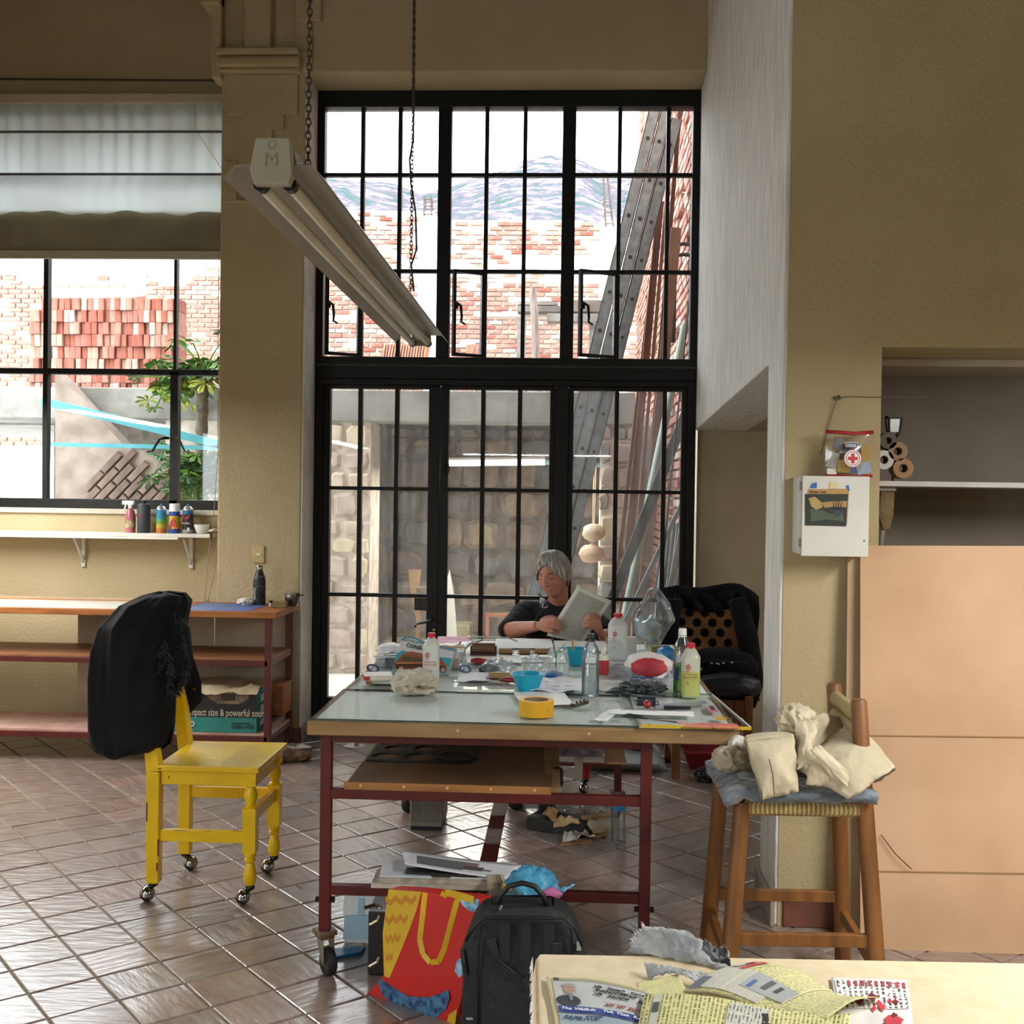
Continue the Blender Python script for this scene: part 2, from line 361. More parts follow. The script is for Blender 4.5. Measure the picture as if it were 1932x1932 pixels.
MB().box(-4.4, 4.4, -4.22, -4.2, 0, CEIL).build('wall_rear', cream, kind='structure')
MB().box(4.38, 4.4, -4.2, yf, 0, CEIL).build('wall_right_rear', cream, kind='structure')
MB().box(-4.42, 4.42, -4.22, 7.2, CEIL, CEIL+.1).build('ceiling', M('54412c', .9, '43331f', 2), kind='structure')
# baseboards of dark clay
clay = M('7a4a38', .5, '5f3a2e', 9, .2)
bb = MB().box(-2.09, XL+.012, YP-.014, YP, 0, .1).box(XL, XL+.014, YP-.014, YW-.05, 0, .1); bb.build('baseboard_back', M('8d8278', .6, '6e5a4e', 6, .2), kind='structure', bevel=.004)
MB().box(xf+.03, 2.6, yf-.016, yf, 0, .11).build('baseboard_right_front', clay, kind='structure', bevel=.004)
MB().prism([(yf-.016, 0), (y1+.02, 0), (y1+.02, .1), (yf-.016, .1)], lambda y, z, d: (rw(y)+d, y, z), -.016, 0).build('baseboard_right', M('b0a89e', .6, '8d8075', 8, .2), kind='structure', bevel=.004)
# ================================================================ BIG STEEL WINDOW AND DOOR
pane_m = thin('pane_clean', (.98, .99, .99), .04, 0)
pane_d = thin('pane_dusty', (.97, .98, .98), .05, .11, (.85, .87, .9), streak=(13, 9, .6))
win = thing('window_1', None, None, (XL, YW, 2.2)); win['kind'] = 'structure'; win['label'] = 'black steel transom grid above the glazed door'
door = thing('door_1', None, None, (XL, YW, 0)); door['kind'] = 'structure'; door['label'] = 'black steel glazed double door with fixed side light'
ZM = 2.30                                  # transom bar
def wx(px, py=700): return at(px, py, Y=YW).x
def wz(py, px=960): return at(px, py, Y=YW).z
def hbar(z, x0, x1, h, d=.05, yo=0): return MB().box(x0, x1, YW-d/2+yo, YW+d/2+yo, z-h/2, z+h/2)
def vbar(x, z0, z1, w, d=.05, yo=0): return MB().box(x-w/2, x+w/2, YW-d/2+yo, YW+d/2+yo, z0, z1)
# outer frame
fr = MB(); fr.box(XL, XL+.045, YW-.045, YW+.045, 2.22, ZT); fr.box(XR-.045, XR, YW-.045, YW+.045, 2.22, ZT); fr.box(XL+.001, XR-.001, YW-.05, YW+.05, ZT-.07, ZT+.03); fr.box(XL+.001, XR-.001, YW-.05, YW+.05, 2.211, 2.345)
fr.build('frame', black_steel, win, bevel=.004)
MB().box(XL, XR, YW-.062, YW-.05, 2.285, 2.297).build('drip_edge', M('3a3d3b', .5, '1c1f1e', 30), win)
post = [wx(835), wx(1068)]
for x in post: vbar(x, 2.34, ZT-.06, .082, .07).build('mullion', black_steel, win, bevel=.004)
bays = [(XL+.045, post[0]-.04), (post[0]+.04, post[1]-.04), (post[1]+.04, XR-.045)]
zr = [2.345, wz(513), wz(331), ZT-.07]
pm = [(683, 753), (916, 988), (1166, 1257)]
def panes(par, xs, zs, m, skip=()):
    for a in range(len(xs)-1):
        for b in range(len(zs)-1):
            if (a, b) in skip: continue
            MB().box(xs[a]+.004, xs[a+1]-.004, YW+.004, YW+.008, zs[b]+.004, zs[b+1]-.004).build('pane', m, par)
def sash(x0, x1, z0, z1, ang):
    """casement leaf hinged on its right side, pushed open to the outside/inside"""
    s = bpy.data.objects.new('sash', None); COL.objects.link(s); s.parent = win; s.location = Vector((x1, YW, z0))-win.location
    f = MB(); w = x1-x0; h = z1-z0; t = .018
    f.box(-w, -w+t, -.014, .014, 0, h).box(-t, 0, -.014, .014, 0, h).box(-w, 0, -.014, .014, 0, t).box(-w, 0, -.014, .014, h-t, h)
    o = f.build('sash_frame', black_steel, None, origin=(0, 0, 0)); o.parent = s; o.location = (0, 0, 0)
    o = MB().box(-w+t, -t, -.002, .002, t, h-t).build('pane', pane_m, None, origin=(0, 0, 0)); o.parent = s; o.location = (0, 0, 0)
    g = MB().tube([(-w+.01, -.015, h*.58), (-w+.012, -.05, h*.59), (-w+.03, -.055, h*.57), (-w+.035, -.06, h*.44), (-w+.03, -.065, h*.38), (-w+.055, -.075, h*.35)], [.008, .01, .009, .008, .007, .006], 6)
    g.box(-w-.004, -w+.024, -.03, -.012, h*.54, h*.62); o = g.build('handle', black_steel, None, origin=(0, 0, 0)); o.parent = s; o.location = (0, 0, 0)
    s.rotation_euler = (0, 0, ang)
for k, (x0, x1) in enumerate(bays):
    m1, m2 = wx(pm[k][0], 500), wx(pm[k][1], 500)
    xs = [x0, m1, m2, x1]
    for x in (m1, m2): vbar(x, 2.345, ZT-.07, .024, .04).build('muntin', black_steel, win)
    for z in zr[1:3]: hbar(z, x0, x1, .022, .036).build('muntin', black_steel, win)
    panes(win, xs, zr, pane_m, skip=((0, 0),))
    sash(x0+.004, m1-.008, zr[0]+.004, zr[1]-.004, R(28))
# lower part: two leaves and the fixed side light
post2 = [wx(829, 1000), wx(1059, 900)]
fd = MB(); fd.box(XL, XL+.05, YW-.045, YW+.045, 0, 2.21); fd.box(XR-.05, XR, YW-.045, YW+.045, 0, 2.21); fd.box(XL+.045, XR-.045, YW-.05, YW+.05, 2.175, 2.209)
fd.build('frame', black_steel, door, bevel=.004)
MB().box(post2[1]-.04, post2[1]+.04, YW-.045, YW+.045, 0, 2.18).build('mullion', black_steel, door, bevel=.004)
zd = [.22, wz(1127), wz(925), 2.165]
lb = [(XL+.05, post2[0]-.002), (post2[0]+.002, post2[1]-.04), (post2[1]+.04, XR-.05)]
pmd = [(678, 747), (909, 978), (1160, 1250)]
for k, (x0, x1) in enumerate(lb):
    lf = bpy.data.objects.new('door_leaf' if k < 2 else 'side_light', None); COL.objects.link(lf); lf.parent = door; lf.location = Vector((x0, YW, 0))-door.location
    wl = .045 if k == 0 else .03
    wrr = .07 if k == 0 else .035
    if k == 1: wl = .05
    f = MB().box(x0, x0+wl, YW-.03, YW+.03, .02, 2.165).box(x1-wrr, x1, YW-.03, YW+.03, .02, 2.165).box(x0+.002, x1-.002, YW-.027, YW+.027, .05, .225).box(x0+.002, x1-.002, YW-.027, YW+.027, 2.15, 2.173)
    f.build('leaf_frame', black_steel, lf, bevel=.003)
    x0 += wl; x1 -= wrr
    m1, m2 = wx(pmd[k][0], 1000), wx(pmd[k][1], 1000)
    for x in (m1, m2): vbar(x, .22, 2.165, .026, .04).build('muntin', black_steel, lf)
    for z in zd[1:3]: hbar(z, x0, x1, .022, .036).build('muntin', black_steel, lf)
    panes(lf, [x0, m1, m2, x1], zd, pane_d)
    if k == 0:
        p = at(816, 1170, Y=YW-.03)
        MB().box(x1-.075, x1+.01, YW-.034, YW-.028, .78, zd[1]-.012).build('lock_plate', M('1b1c1a', .5, '2c2a24', 30), lf)
        MB().tube([(p.x-.005, YW-.03, p.z+.01), (p.x-.008, YW-.07, p.z+.008), (p.x-.04, YW-.085, p.z-.008), (p.x-.08, YW-.085, p.z-.016), (p.x-.098, YW-.085, p.z-.024), (p.x-.1, YW-.085, p.z-.04)], [.009, .009, .008, .008, .008, .009], 8).build('lever_handle', M('8d8f90', .25, '55585a', 20, metal=1), lf, smooth=True)
        MB().lathe([(.006, 0), (.008, .006), (0, .007)], (p.x+.012, YW-.035, p.z-.06), 10, Matrix.Rotation(PI/2, 4, 'X')).build('keyhole', M('b09a4c', .3, metal=1), lf)
    if k == 1:
        p = at(842, 884, Y=YW-.04)
        MB().tube([(p.x, p.y, p.z+.12), (p.x, p.y, p.z+.05), (p.x+.008, p.y-.01, p.z+.04)], .006, 6).ring([(.016+.004*math.cos(t), .004*math.sin(t)) for t in [i*PI/3 for i in range(6)]], (p.x+.002, p.y-.006, p.z), 12, Matrix.Rotation(PI/2, 4, 'X') @ Matrix.Diagonal((1, 2.2, 1, 1))).build('latch', black_steel, lf)
MB().box(XL-.02, XR+.02, YW-.09, YW+.06, -.03, .012).build('threshold', M('9d958a', .7, '82796e', 14, .2), door)
# ================================================================ SIDE WINDOW
w2 = thing('window_2', None, None, (-3, YP+.36, 1.26)); w2['kind'] = 'structure'; w2['label'] = 'black steel window beside the pillar above the spray can shelf'
Y2 = YP+.36
def s2(px, py): return at(px, py, Y=Y2)
zb2, zt2, zm2 = s2(300, 952).z, s2(300, 165).z, s2(330, 703).z
xc, xr2 = s2(331, 800).x, -2.055
f = MB().box(-3.9, xr2, Y2-.03, Y2+.03, zb2-.03, zb2+.03).box(-3.9, xr2, Y2-.03, Y2+.03, zt2, zt2+.05).box(xr2-.008, xr2+.02, Y2-.03, Y2+.03, zb2, zt2).box(-3.9, -3.86, Y2-.03, Y2+.03, zb2, zt2).box(-3.9, xr2, Y2-.03, Y2+.03, zm2-.018, zm2+.018)
f.build('frame', black_steel, w2, bevel=.003)
MB().box(xc-.024, xc+.024, Y2-.03, Y2+.03, zb2, zm2).build('mullion', black_steel, w2)
for a, b in ((zm2, zt2),): MB().box(xc-.009, xc+.009, Y2-.025, Y2+.025, a, b).build('muntin', black_steel, w2)
MB().box(-3.3, -3.27, Y2-.025, Y2+.025, zb2, zt2).build('mullion', black_steel, w2)
for x0, x1 in ((-3.86, -3.3), (-3.27, xc-.015), (xc+.015, xr2-.01)):
    for z0, z1 in ((zb2+.03, zm2-.018), (zm2+.018, zt2)):
        MB().box(x0, x1, Y2-.002, Y2+.002, z0, z1).build('pane', pane_m, w2)
for sgn, px in ((-1, 318), (1, 337)):
    p = s2(px, 827); g = MB().tube([(p.x-sgn*.01, Y2-.03, p.z), (p.x, Y2-.07, p.z), (p.x+sgn*.03, Y2-.08, p.z-.01), (p.x+sgn*.07, Y2-.09, p.z-.085), (p.x+sgn*.1, Y2-.1, p.z-.09)], [.01, .011, .008, .007, .006], 6); g.build('handle', black_steel, w2)
# white sill strip below
MB().box(-3.9, xr2, YP+.26, Y2-.03, zb2-.06, zb2-.03).build('trim_2', M('cdc6b4', .7), kind='structure')
# ================================================================ COURTYARD
conc = M('93928d', .85, '6f6e6a', 3.5, .35, detail=9, bscale=18)
MB().box(-9, 6, 7.2, 30, -.12, -.02).build('ground', M('d9d5cb', .8, 'c2bdb1', 2.0, .2), kind='structure')
def boxmesh(name, d, m, b=.12):
    """a brick with worn corners: 24 triangles or fewer"""
    x, y, z = d[0]/2, d[1]/2, d[2]/2; c = min(x, z)*b
    vs = [(-x, y, -z), (x, y, -z), (x, y, z), (-x, y, z), (-x, -y+c, -z), (x, -y+c, -z), (x, -y+c, z), (-x, -y+c, z), (-x+c, -y, -z+c), (x-c, -y, -z+c), (x-c, -y, z-c), (-x+c, -y, z-c)]
    fs = [(8, 9, 10, 11), (3, 2, 1, 0)]
    for k in range(4):
        j = (k+1) % 4; fs += [(k, j, 4+j, 4+k), (4+k, 4+j, 8+j, 8+k)]
    me = bpy.data.meshes.new(name); me.from_pydata(vs, [], fs); me.materials.append(m); return me
BC = [M('a0685a', .9, '8d564a', 12, .3), M('a87a6b', .9, '946658', 12, .3), M('b48f80', .9, 'a07a6b', 12, .3), M('935546', .9, '7d4638', 12, .3), M('b0a59b', .9, '9c8579', 9, .3)]
def mesh_obj(me, parent, loc, rot=(0, 0, 0), sc=None):
    o = bpy.data.objects.new(me.name.split('.')[0], me); COL.objects.link(o); o.parent = parent; o.location = Vector(loc)-wloc(parent); o.rotation_euler = rot
    if sc: o.scale = sc
    return o
def brick_face(parent, spots, d, rotz, limit, rank=None):
    """spots: brick centres; the nearest `limit` are parts, the rest one joined part"""
    ms = [boxmesh('brick', d, m) for m in BC]
    spots = sorted(spots, key=rank) if rank else spots
    rest = MB()
    for k, c in enumerate(spots):
        sc = (random.uniform(.9, 1.0), random.uniform(.8, 1.15), random.uniform(.88, 1.02))
        if k < limit: mesh_obj(random.choices(ms, (3, 4, 4, 2, 4))[0], parent, c, (0, random.uniform(-.02, .02), rotz), sc)
        else:
            m4 = Matrix.Translation(c) @ Matrix.Rotation(rotz, 4, 'Z') @ Matrix.Diagonal(Vector(sc).to_4d()); rest.add([m4 @ v.co for v in ms[0].vertices], [tuple(p.vertices) for p in ms[0].polygons])
    if rest.v: rest.build('brickwork', BC[1], parent, kind='stuff')
mortar = M('e2ddd4', .9, 'c7c0b6', 5, .3)
# --- brick wall at the back of the roof terrace
YB = 17.5
bw = MB().box(-9.5, 1.5, YB+.02, YB+.3, 2.0, 5.6).build('brick_wall', mortar, kind='structure', label='pale mortared brick wall at the back of the roof terrace')
tw = MB()
for x0, x1, z1 in ((-9.5, -6.2, 5.0), (-6.2, -2.1, 5.86), (-2.1, .2, 5.72), (.2, .8, 5.66)): tw.box(x0, x1, YB+.025, YB+.29, 5.0, z1)
tw.build('wall_top', mortar, bw)
def wall_top(x): return 5.02 if x < -6.2 else 5.84 if x < -2.1 else 5.7
cols = [at(810, 450, Y=YB).x, at(1152, 450, Y=YB).x, at(256, 540, Y=YB).x]
spots = []
for r in range(60):
    z = 2.2+r*.072
    for c in range(52):
        x = -9.4+c*.215+(.107 if r % 2 else 0)+random.uniform(-.012, .012)
        if z > wall_top(x) or x > 1.3 or any(abs(x-q) < .22 for q in cols): continue
        px, py = proj((x, YB, z))
        if 485 < py < 535 and random.random() < .7: continue         # the cement band
        if random.random() < (.12 if py > 520 else .26): continue                # bricks plastered over
        spots.append(Vector((x, YB, z)))
def rk(p):
    px, py = proj(p); vis = (606 < px < 1170 and 395 < py < 690) or (243 < px < 418 and 500 < py < 585)
    return (0 if vis else 1, random.random())
brick_face(bw, spots, (.2, .05, .055), 0, 296, rk)
for q, zt in zip(cols, (5.75, 5.7, 5.0)):
    MB().box(q-.17, q+.17, YB-.03, YB+.1, 2.2, zt).build('concrete_column', M('dfe3e2', .9, 'c5caca', 4, .3), bw)
MB().box(-9.4, .9, YB-.02, YB+.1, at(900, 524, Y=YB).z, at(900, 500, Y=YB).z).build('concrete_band', M('d9dedd', .9, 'c0c5c5', 3, .4), bw)
MB().box(-9.5, -6.0, YB-.045, YB+.1, at(330, 520, Y=YB).z, at(330, 488, Y=YB).z+.3).build('concrete_band', M('d9dedd', .9, 'c0c5c5', 3, .4), bw)
rust = M('5d4a42', .8, '43352f', 30)
for (px, py0, py1), nm in (((808, 410, 372), 0), ((1150, 432, 330), 1)):
    b = thing('rebar_cage', ('short rebar cage rising from the brick wall column', 'tall leaning rebar cage rising from the far brick wall column')[nm], 'rebar', at(px, py0, Y=YB-.0))
    for k, dx in enumerate((-7, 7)):
        p, q = at(px+dx, py0-1, Y=YB+.05), at(px+dx*(.9 if not nm else .55)-(8 if nm else 0), py1, Y=YB+.05)
        for dy in (0, .18): MB().tube([p+Vector((0, dy-.09, 0)), q+Vector((0, dy-.09, 0))], .011, 5).build('bar', rust, b)
    for t in ((.15, .55, .9) if not nm else (.1, .3, .5)):
        a, c = at(px-7.5-(8*t if nm else 0), py0+(py1-py0)*t, Y=YB-.05), at(px+7.5-(8*t if nm else 0), py0+(py1-py0)*t, Y=YB-.05)
        MB().tube([a, c, c+Vector((0, .2, 0)), a+Vector((0, .2, 0)), a], .008, 4).build('tie', rust, b)
# --- hill behind
def hilltop(px):
    K = [(-400, 420), (240, 372), (610, 332), (680, 338), (740, 346), (790, 366), (850, 352), (880, 338), (940, 322), (985, 302), (1030, 290), (1060, 296), (1090, 301), (1125, 320), (1165, 322), (1230, 330), (1900, 400)]
    for (a, b), (c, d) in zip(K, K[1:]):
        if a <= px <= c: return lerp(b, d, (px-a)/(c-a))
    return 400
def hill_mat():
    m, t, n, l, b = nt('hill_scrub'); tc = n.new('ShaderNodeTexCoord')
    nz = n.new('ShaderNodeTexNoise'); nz.inputs['Scale'].default_value = 1.1; nz.inputs['Detail'].default_value = 9; nz.inputs['Roughness'].default_value = .7; mp = n.new('ShaderNodeMapping'); mp.inputs['Scale'].default_value = (.35, .12, .9); l.new(tc.outputs['Object'], mp.inputs[0]); l.new(mp.outputs[0], nz.inputs[0])
    r = n.new('ShaderNodeValToRGB'); cr = r.color_ramp; cr.elements[0].position = .38; cr.elements[1].position = .62
    cr.elements[0].color = lin('3d5450'); cr.elements[1].color = lin('8f868a'); e = cr.elements.new(.5); e.color = lin('5e5762'); l.new(nz.outputs[0], r.inputs[0]); l.new(r.outputs[0], b.inputs['Base Color']); b.inputs['Roughness'].default_value = 1; b.inputs['Specular IOR Level'].default_value = 0
    return m
def hillf(u, v):
    Y = lerp(70, 170, v); px = lerp(-400, 1900, u)
    zt = at(px, hilltop(px), Y=170).z; x = at(px, 600, Y=170).x*lerp(.75, 1, v)
    q = Vector((u*26, v*7, 0)); z = lerp(4, zt, v**.8)+(mnoise.noise(q)*2.6+mnoise.noise(q*3)*1.1)*min(1, 4*(1-v))*v
    return (x, Y, z)
MB().sheet(hillf, 160, 26).build('hill', hill_mat(), kind='structure', smooth=True, label='hazy scrub covered hill rising behind the brick wall')
# --- portico: concrete beam and slab, stone walls
YS = 9.5
po = MB().box(-7.5, .56, YS-.02, YS+.28, 2.1, 2.365).build('concrete_beam', conc, kind='structure', bevel=.01, label='weathered concrete beam across the stone portico')
MB().box(-7.5, .56, YS+.28, 12.3, 2.22, 2.36).build('roof_slab', M('8b8b88', .9, '6f6f6c', 3, .2), po)
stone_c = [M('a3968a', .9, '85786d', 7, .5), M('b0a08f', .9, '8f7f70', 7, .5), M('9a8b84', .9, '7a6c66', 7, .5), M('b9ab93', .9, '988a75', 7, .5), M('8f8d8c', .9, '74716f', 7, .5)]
def stones(parent, x0, x1, z0, z1, y, seed, h=.2, w=.27, depth=.05, axis='x'):
    rnd = random.Random(seed); z = z0; n = 0
    rows = []
    while z < z1-.04:
        hh = min(h*rnd.uniform(.7, 1.3), z1-z); rows.append((z, hh)); z += hh
    for z, hh in rows:
        x = x0-rnd.uniform(0, w*.6)
        while x < x1-.03:
            ww = w*rnd.uniform(.6, 1.45); a, b = max(x, x0), min(x+ww, x1); x += ww
            if b-a < .05: continue
            cx, cz = (a+b)/2, z+hh/2; k = 9; ou = []; 
            for i in range(k):
                t = 2*PI*i/k+rnd.uniform(-.25, .25); cs, sn = math.cos(t), math.sin(t); e = .45
                rr = rnd.uniform(.8, 1.0)
                ou.append((cx+(b-a)/2*rr*math.copysign(abs(cs)**e, cs)-.0, cz+hh/2*rr*math.copysign(abs(sn)**e, sn)))
            g = [(lerp(cx, p, .72)+rnd.uniform(-.012, .012), lerp(cz, q, .72)+rnd.uniform(-.01, .01)) for p, q in ou]; dd = depth*rnd.uniform(.5, 1.2)
            f = (lambda p, q, t: (p, y+t, q)) if axis == 'x' else (lambda p, q, t: (y-t*(1 if axis == '-y' else -1), p, q))
            vs = [f(p, q, .0) for p, q in ou]+[f(p, q, -dd) for p, q in g]
            fs = [(i, (i+1) % k, k+(i+1) % k, k+i) for i in range(k)]+[tuple(range(k, 2*k))]
            MB().add(vs, fs).build('stone', rnd.choice(stone_c), parent); n += 1
    return n
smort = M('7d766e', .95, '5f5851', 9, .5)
xs1 = at(697, 1000, Y=YS).x
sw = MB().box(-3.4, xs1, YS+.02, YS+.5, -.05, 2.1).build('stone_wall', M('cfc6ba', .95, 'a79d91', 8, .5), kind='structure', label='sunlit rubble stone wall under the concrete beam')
stone_k = stone_c; stone_c = [M(c, .9, d, 7, .5) for c, d in (('c9bdb0', 'aa9d90'), ('d3c4b2', 'b5a594'), ('c4b3ab', 'a5948c'), ('d6cab3', 'b8a994'))]  # lighter copies of the stones: sunlight put into the front wall's colours
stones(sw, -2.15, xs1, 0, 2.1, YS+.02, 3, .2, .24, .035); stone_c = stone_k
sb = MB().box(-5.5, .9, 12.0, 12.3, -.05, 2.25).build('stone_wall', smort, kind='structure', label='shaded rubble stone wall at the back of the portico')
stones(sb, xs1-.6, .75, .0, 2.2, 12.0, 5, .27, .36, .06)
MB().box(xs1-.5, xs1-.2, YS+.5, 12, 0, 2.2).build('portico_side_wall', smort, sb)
xp0, xp1 = at(1128, 1000, Y=YS).x, at(1196, 1000, Y=YS).x
sp = MB().box(xp0+.02, xp1, YS+.02, YS+.45, -.05, 2.1).build('stone_pier', M('cfc6ba', .95, 'a79d91', 8, .5), kind='structure', label='stone pier behind the aluminium ladder')
stones(sp, xp0, xp1, 0, 2.1, YS+.02, 8, .2, .2, .035)
# --- brick wall running away on the right
XB = .92
br = MB().box(XB+.02, XB+.4, 7.3, 15.3, -.05, 7.2).build('brick_wall', M('d8cbbd', .9, 'b9a898', 6, .4), kind='structure', label='tall brick side wall that the ladder and boards lean on')
spots = [Vector((XB, 7.4+c*.255+(.127 if r % 2 else 0)+random.uniform(-.015, .015), .05+r*.078)) for r in range(90) for c in range(31)]
spots = [p for p in spots if random.random() > .06]
def rk2(p):
    px, py = proj(p); return (0 if (1195 < px < 1308 and 185 < py < 1120) else 1, p.y)
brick_face(br, spots, (.235, .05, .058), -PI/2, 296, rk2)
# --- glowing tube for a lamp reflected in the panes, and blue conduit
lp = thing('reflection_tube', 'glowing tube added under the portico for a lamp reflected in the panes', 'lamp', at(937, 872, Y=9.9))
p, q = at(846, 874, Y=9.9), at(1028, 872, Y=9.9)
MB().bar(p, q, .05, .05).build('tube', emit('reflection_glow', 'fff6d8', 5), lp)
MB().bar(p+Vector((0, 0, .035)), q+Vector((0, 0, .035)), .07, .02).build('housing', M('d8d8d2', .5), lp)
for px in (868, 1005):
    a = at(px, 866, Y=9.9); MB().tube([a, (a.x, a.y, 2.22)], .006, 5).build('hanger', M('55585a', .5), lp)
area('portico_fill_light', (p+q)/2-Vector((0, 0, .04)), (0, 0, 0), 1.0, .06, 40, (1, .95, .85))  # added light that brightens the portico
p, q = at(1030, 872, Y=9.9), at(1192, 880, Y=9.9)
single(MB().tube([p, q], .022, 8), 'conduit', M('9fdbe4', .5), 'pale blue conduit running on from the glowing reflection tube', 'pipe')
# --- leaning ladder, boards and pipes
alu = M('a3a9ae', .45, '868c92', 16, .1, metal=.2)
alu_d = M('8d9298', .45, '72777d', 16, .1, metal=.2)
def ground_line(pt, pb, Y, zmin=0.0):
    a, b = at(*pt, Y=Y), at(*pb, Y=Y); d = (a-b); t = (zmin-b.z)/d.z
    return a, b+d*t
def ladder(pt, pb, Y, label, width=.42, secs=3, lift=(0, .35, .7)):
    a, b = ground_line(pt, pb, Y); d = (a-b).normalized(); nrm = Vector((d.z, 0, -d.x)); L = (a-b).length
    t = thing('ladder', label, 'ladder', b)
    hole = M('2b2d30', .6)
    for s in range(secs):
        o = nrm*(.04+s*.085); b0 = b+o+d*lift[s]*.8; a0 = a+o-d*(.0 if s == 0 else .12*s); Ls = (a0-b0).length
        for y in (0, width):
            yy = Vector((0, y, 0))
            m = MB().bar(b0+yy, a0+yy, .008, .078, up=nrm)
            for e in (-1, 1): m.bar(b0+yy+nrm*e*.037+Vector((0, .014, 0)), a0+yy+nrm*e*.037+Vector((0, .014, 0)), .036, .006, up=nrm)
            m.build('rail', alu if s < 2 else alu_d, t)
        k = 0; z = .22-.0*s
        while z < Ls-.1:
            p = b0+d*z
            MB().tube([p+Vector((0, -.007, 0)), p+Vector((0, width+.007, 0))], .0165, 10).build('rung', alu_d, t)
            MB().tube([p+Vector((0, -.0085, 0)), p+Vector((0, -.0070, 0))], .0135, 10).build('rung_end', hole, t)
            z += .285
    return t
ladder((1239, 150), (998, 1119), 8.3, 'tall aluminium extension ladder leaning against the brick wall outside')
wood_r = M('8a6152', .8, '6b483c', 5, .2, stretch=(3, 3, .6))
def lean(name, pt, pb, Y, w, dd, m, label, cat, group=None, rnd=False, zmin=0.0, ext=0):
    a, b = ground_line(pt, pb, Y, zmin); a = a+(a-b).normalized()*ext
    mb = MB()
    if rnd: mb.tube([b, a], w/2, 12)
    else: mb.bar(b, a, dd, w, up=Vector((1, 0, 0)))
    return single(mb, name, m, label, cat, group, bevel=0 if rnd else .002, smooth=40 if rnd else False)
lean('board', (1246, 380), (1178, 1119), 8.85, .055, .03, wood_r, 'reddish brown board directly beside the ladder outside', 'board')
lean('board', (1233, 500), (1160, 1119), 8.9, .03, .03, M('7c5648', .8), 'narrow dark brown board behind the reddish board outside', 'board')
lean('board', (1262, 330), (1192, 1119), 8.6, .026, .04, M('8f6c5c', .8), 'slim light brown batten between boards outside', 'board')
lean('board', (1285, 180), (1218, 1000), 8.45, .03, .04, M('6f4e43', .8), 'tall thin dark brown batten reaching the window top', 'board')
lean('board', (1276, 430), (1214, 1119), 8.35, .075, .03, M('8b6a5a', .8, '70503f', 4, .2), 'broad brown plank near the iron bracket outside', 'board')
lean('pipe', (1293, 612), (1210, 1012), 8.1, .058, .05, M('a7b8ae', .4, '8fa197', 6), 'pale green plastic pipe leaning across the side light', 'pipe', rnd=True, zmin=.6)
lean('steel_channel', (1302, 760), (1163, 1110), 7.85, .07, .04, M('5b5f60', .5, '45494a', 9, .1, metal=.3), 'dark grey steel channel slanting across the side light', 'channel')
lean('steel_channel', (1296, 930), (1205, 1119), 7.7, .03, .03, M('8d989c', .45, '737d81', 9), 'thin light grey steel channel below the pipe', 'channel')
lean('acrylic_rod', (1309, 880), (1262, 1119), 7.55, .035, .02, M('b4b3aa', .3, '94938b', 9), 'greyish beige rod beside the door frame outside', 'rod')
lean('acrylic_rod', (1302, 1000), (1275, 1119), 7.5, .035, .02, M('a3a59f', .3, '85877f', 9), 'short grey rod standing closest to the door frame', 'rod')
lean('cable', (1307, 500), (1243, 1130), 7.4, .012, .01, M('15161a', .5), 'black cable hanging slanted outside the side light', 'cable', rnd=True, zmin=-.02, ext=.35)
# corrugated sheet
c0, c1 = at(1218, 985, Y=8.25), at(1262, 985, Y=8.25)
def corr(u, v):
    return (lerp(c0.x, c1.x, u)+.12*v, 8.25+.012*math.sin(u*PI*12), lerp(0, c0.z, v))
single(MB().sheet(corr, 48, 1, .002), 'corrugated_sheet', M('aebbc2', .45, '95a3aa', 6), 'narrow corrugated grey sheet standing outside the side light', 'sheet')
# iron bracket on the wall
p = at(1272, 480, Y=8.6); k = thing('iron_bracket', 'rusty iron bracket with two arms on the brick wall', 'bracket', p)
ri = M('4d3b33', .7, '38302b', 14, .2)
MB().box(p.x-.02, p.x+.02, p.y-.015, p.y+.015, at(1272, 520, Y=8.6).z-.5, at(1272, 430, Y=8.6).z).build('post', ri, k)
for yy in (463, 483):
    a = at(1272, yy, Y=8.6); MB().tube([a, (a.x+.07, a.y, a.z+.012), (XB+.03, a.y, a.z-.0)], .015, 6).build('arm', ri, k)
# bundles hanging behind the ladder
for q, r_, lb in (((1120, 1005), (.09, .08, .075), 'upper pale cloth bundle hanging behind the ladder'), ((1116, 1045), (.105, .09, .075), 'lower peach cloth bundle hanging behind the ladder')):
    c = at(*q, Y=9.25); single(MB().blob(c, r_, q[1], .16, 2.4, 3).tube([c, c+Vector((.01, .05, .2)), (c.x+.02, 9.475, 2.12)], .006, 4), 'cloth_bundle', M('d8c6a8' if q[1] < 1020 else 'd9b99c', .9, 'b8a184', 8, .3), lb, 'bundle', smooth=True)
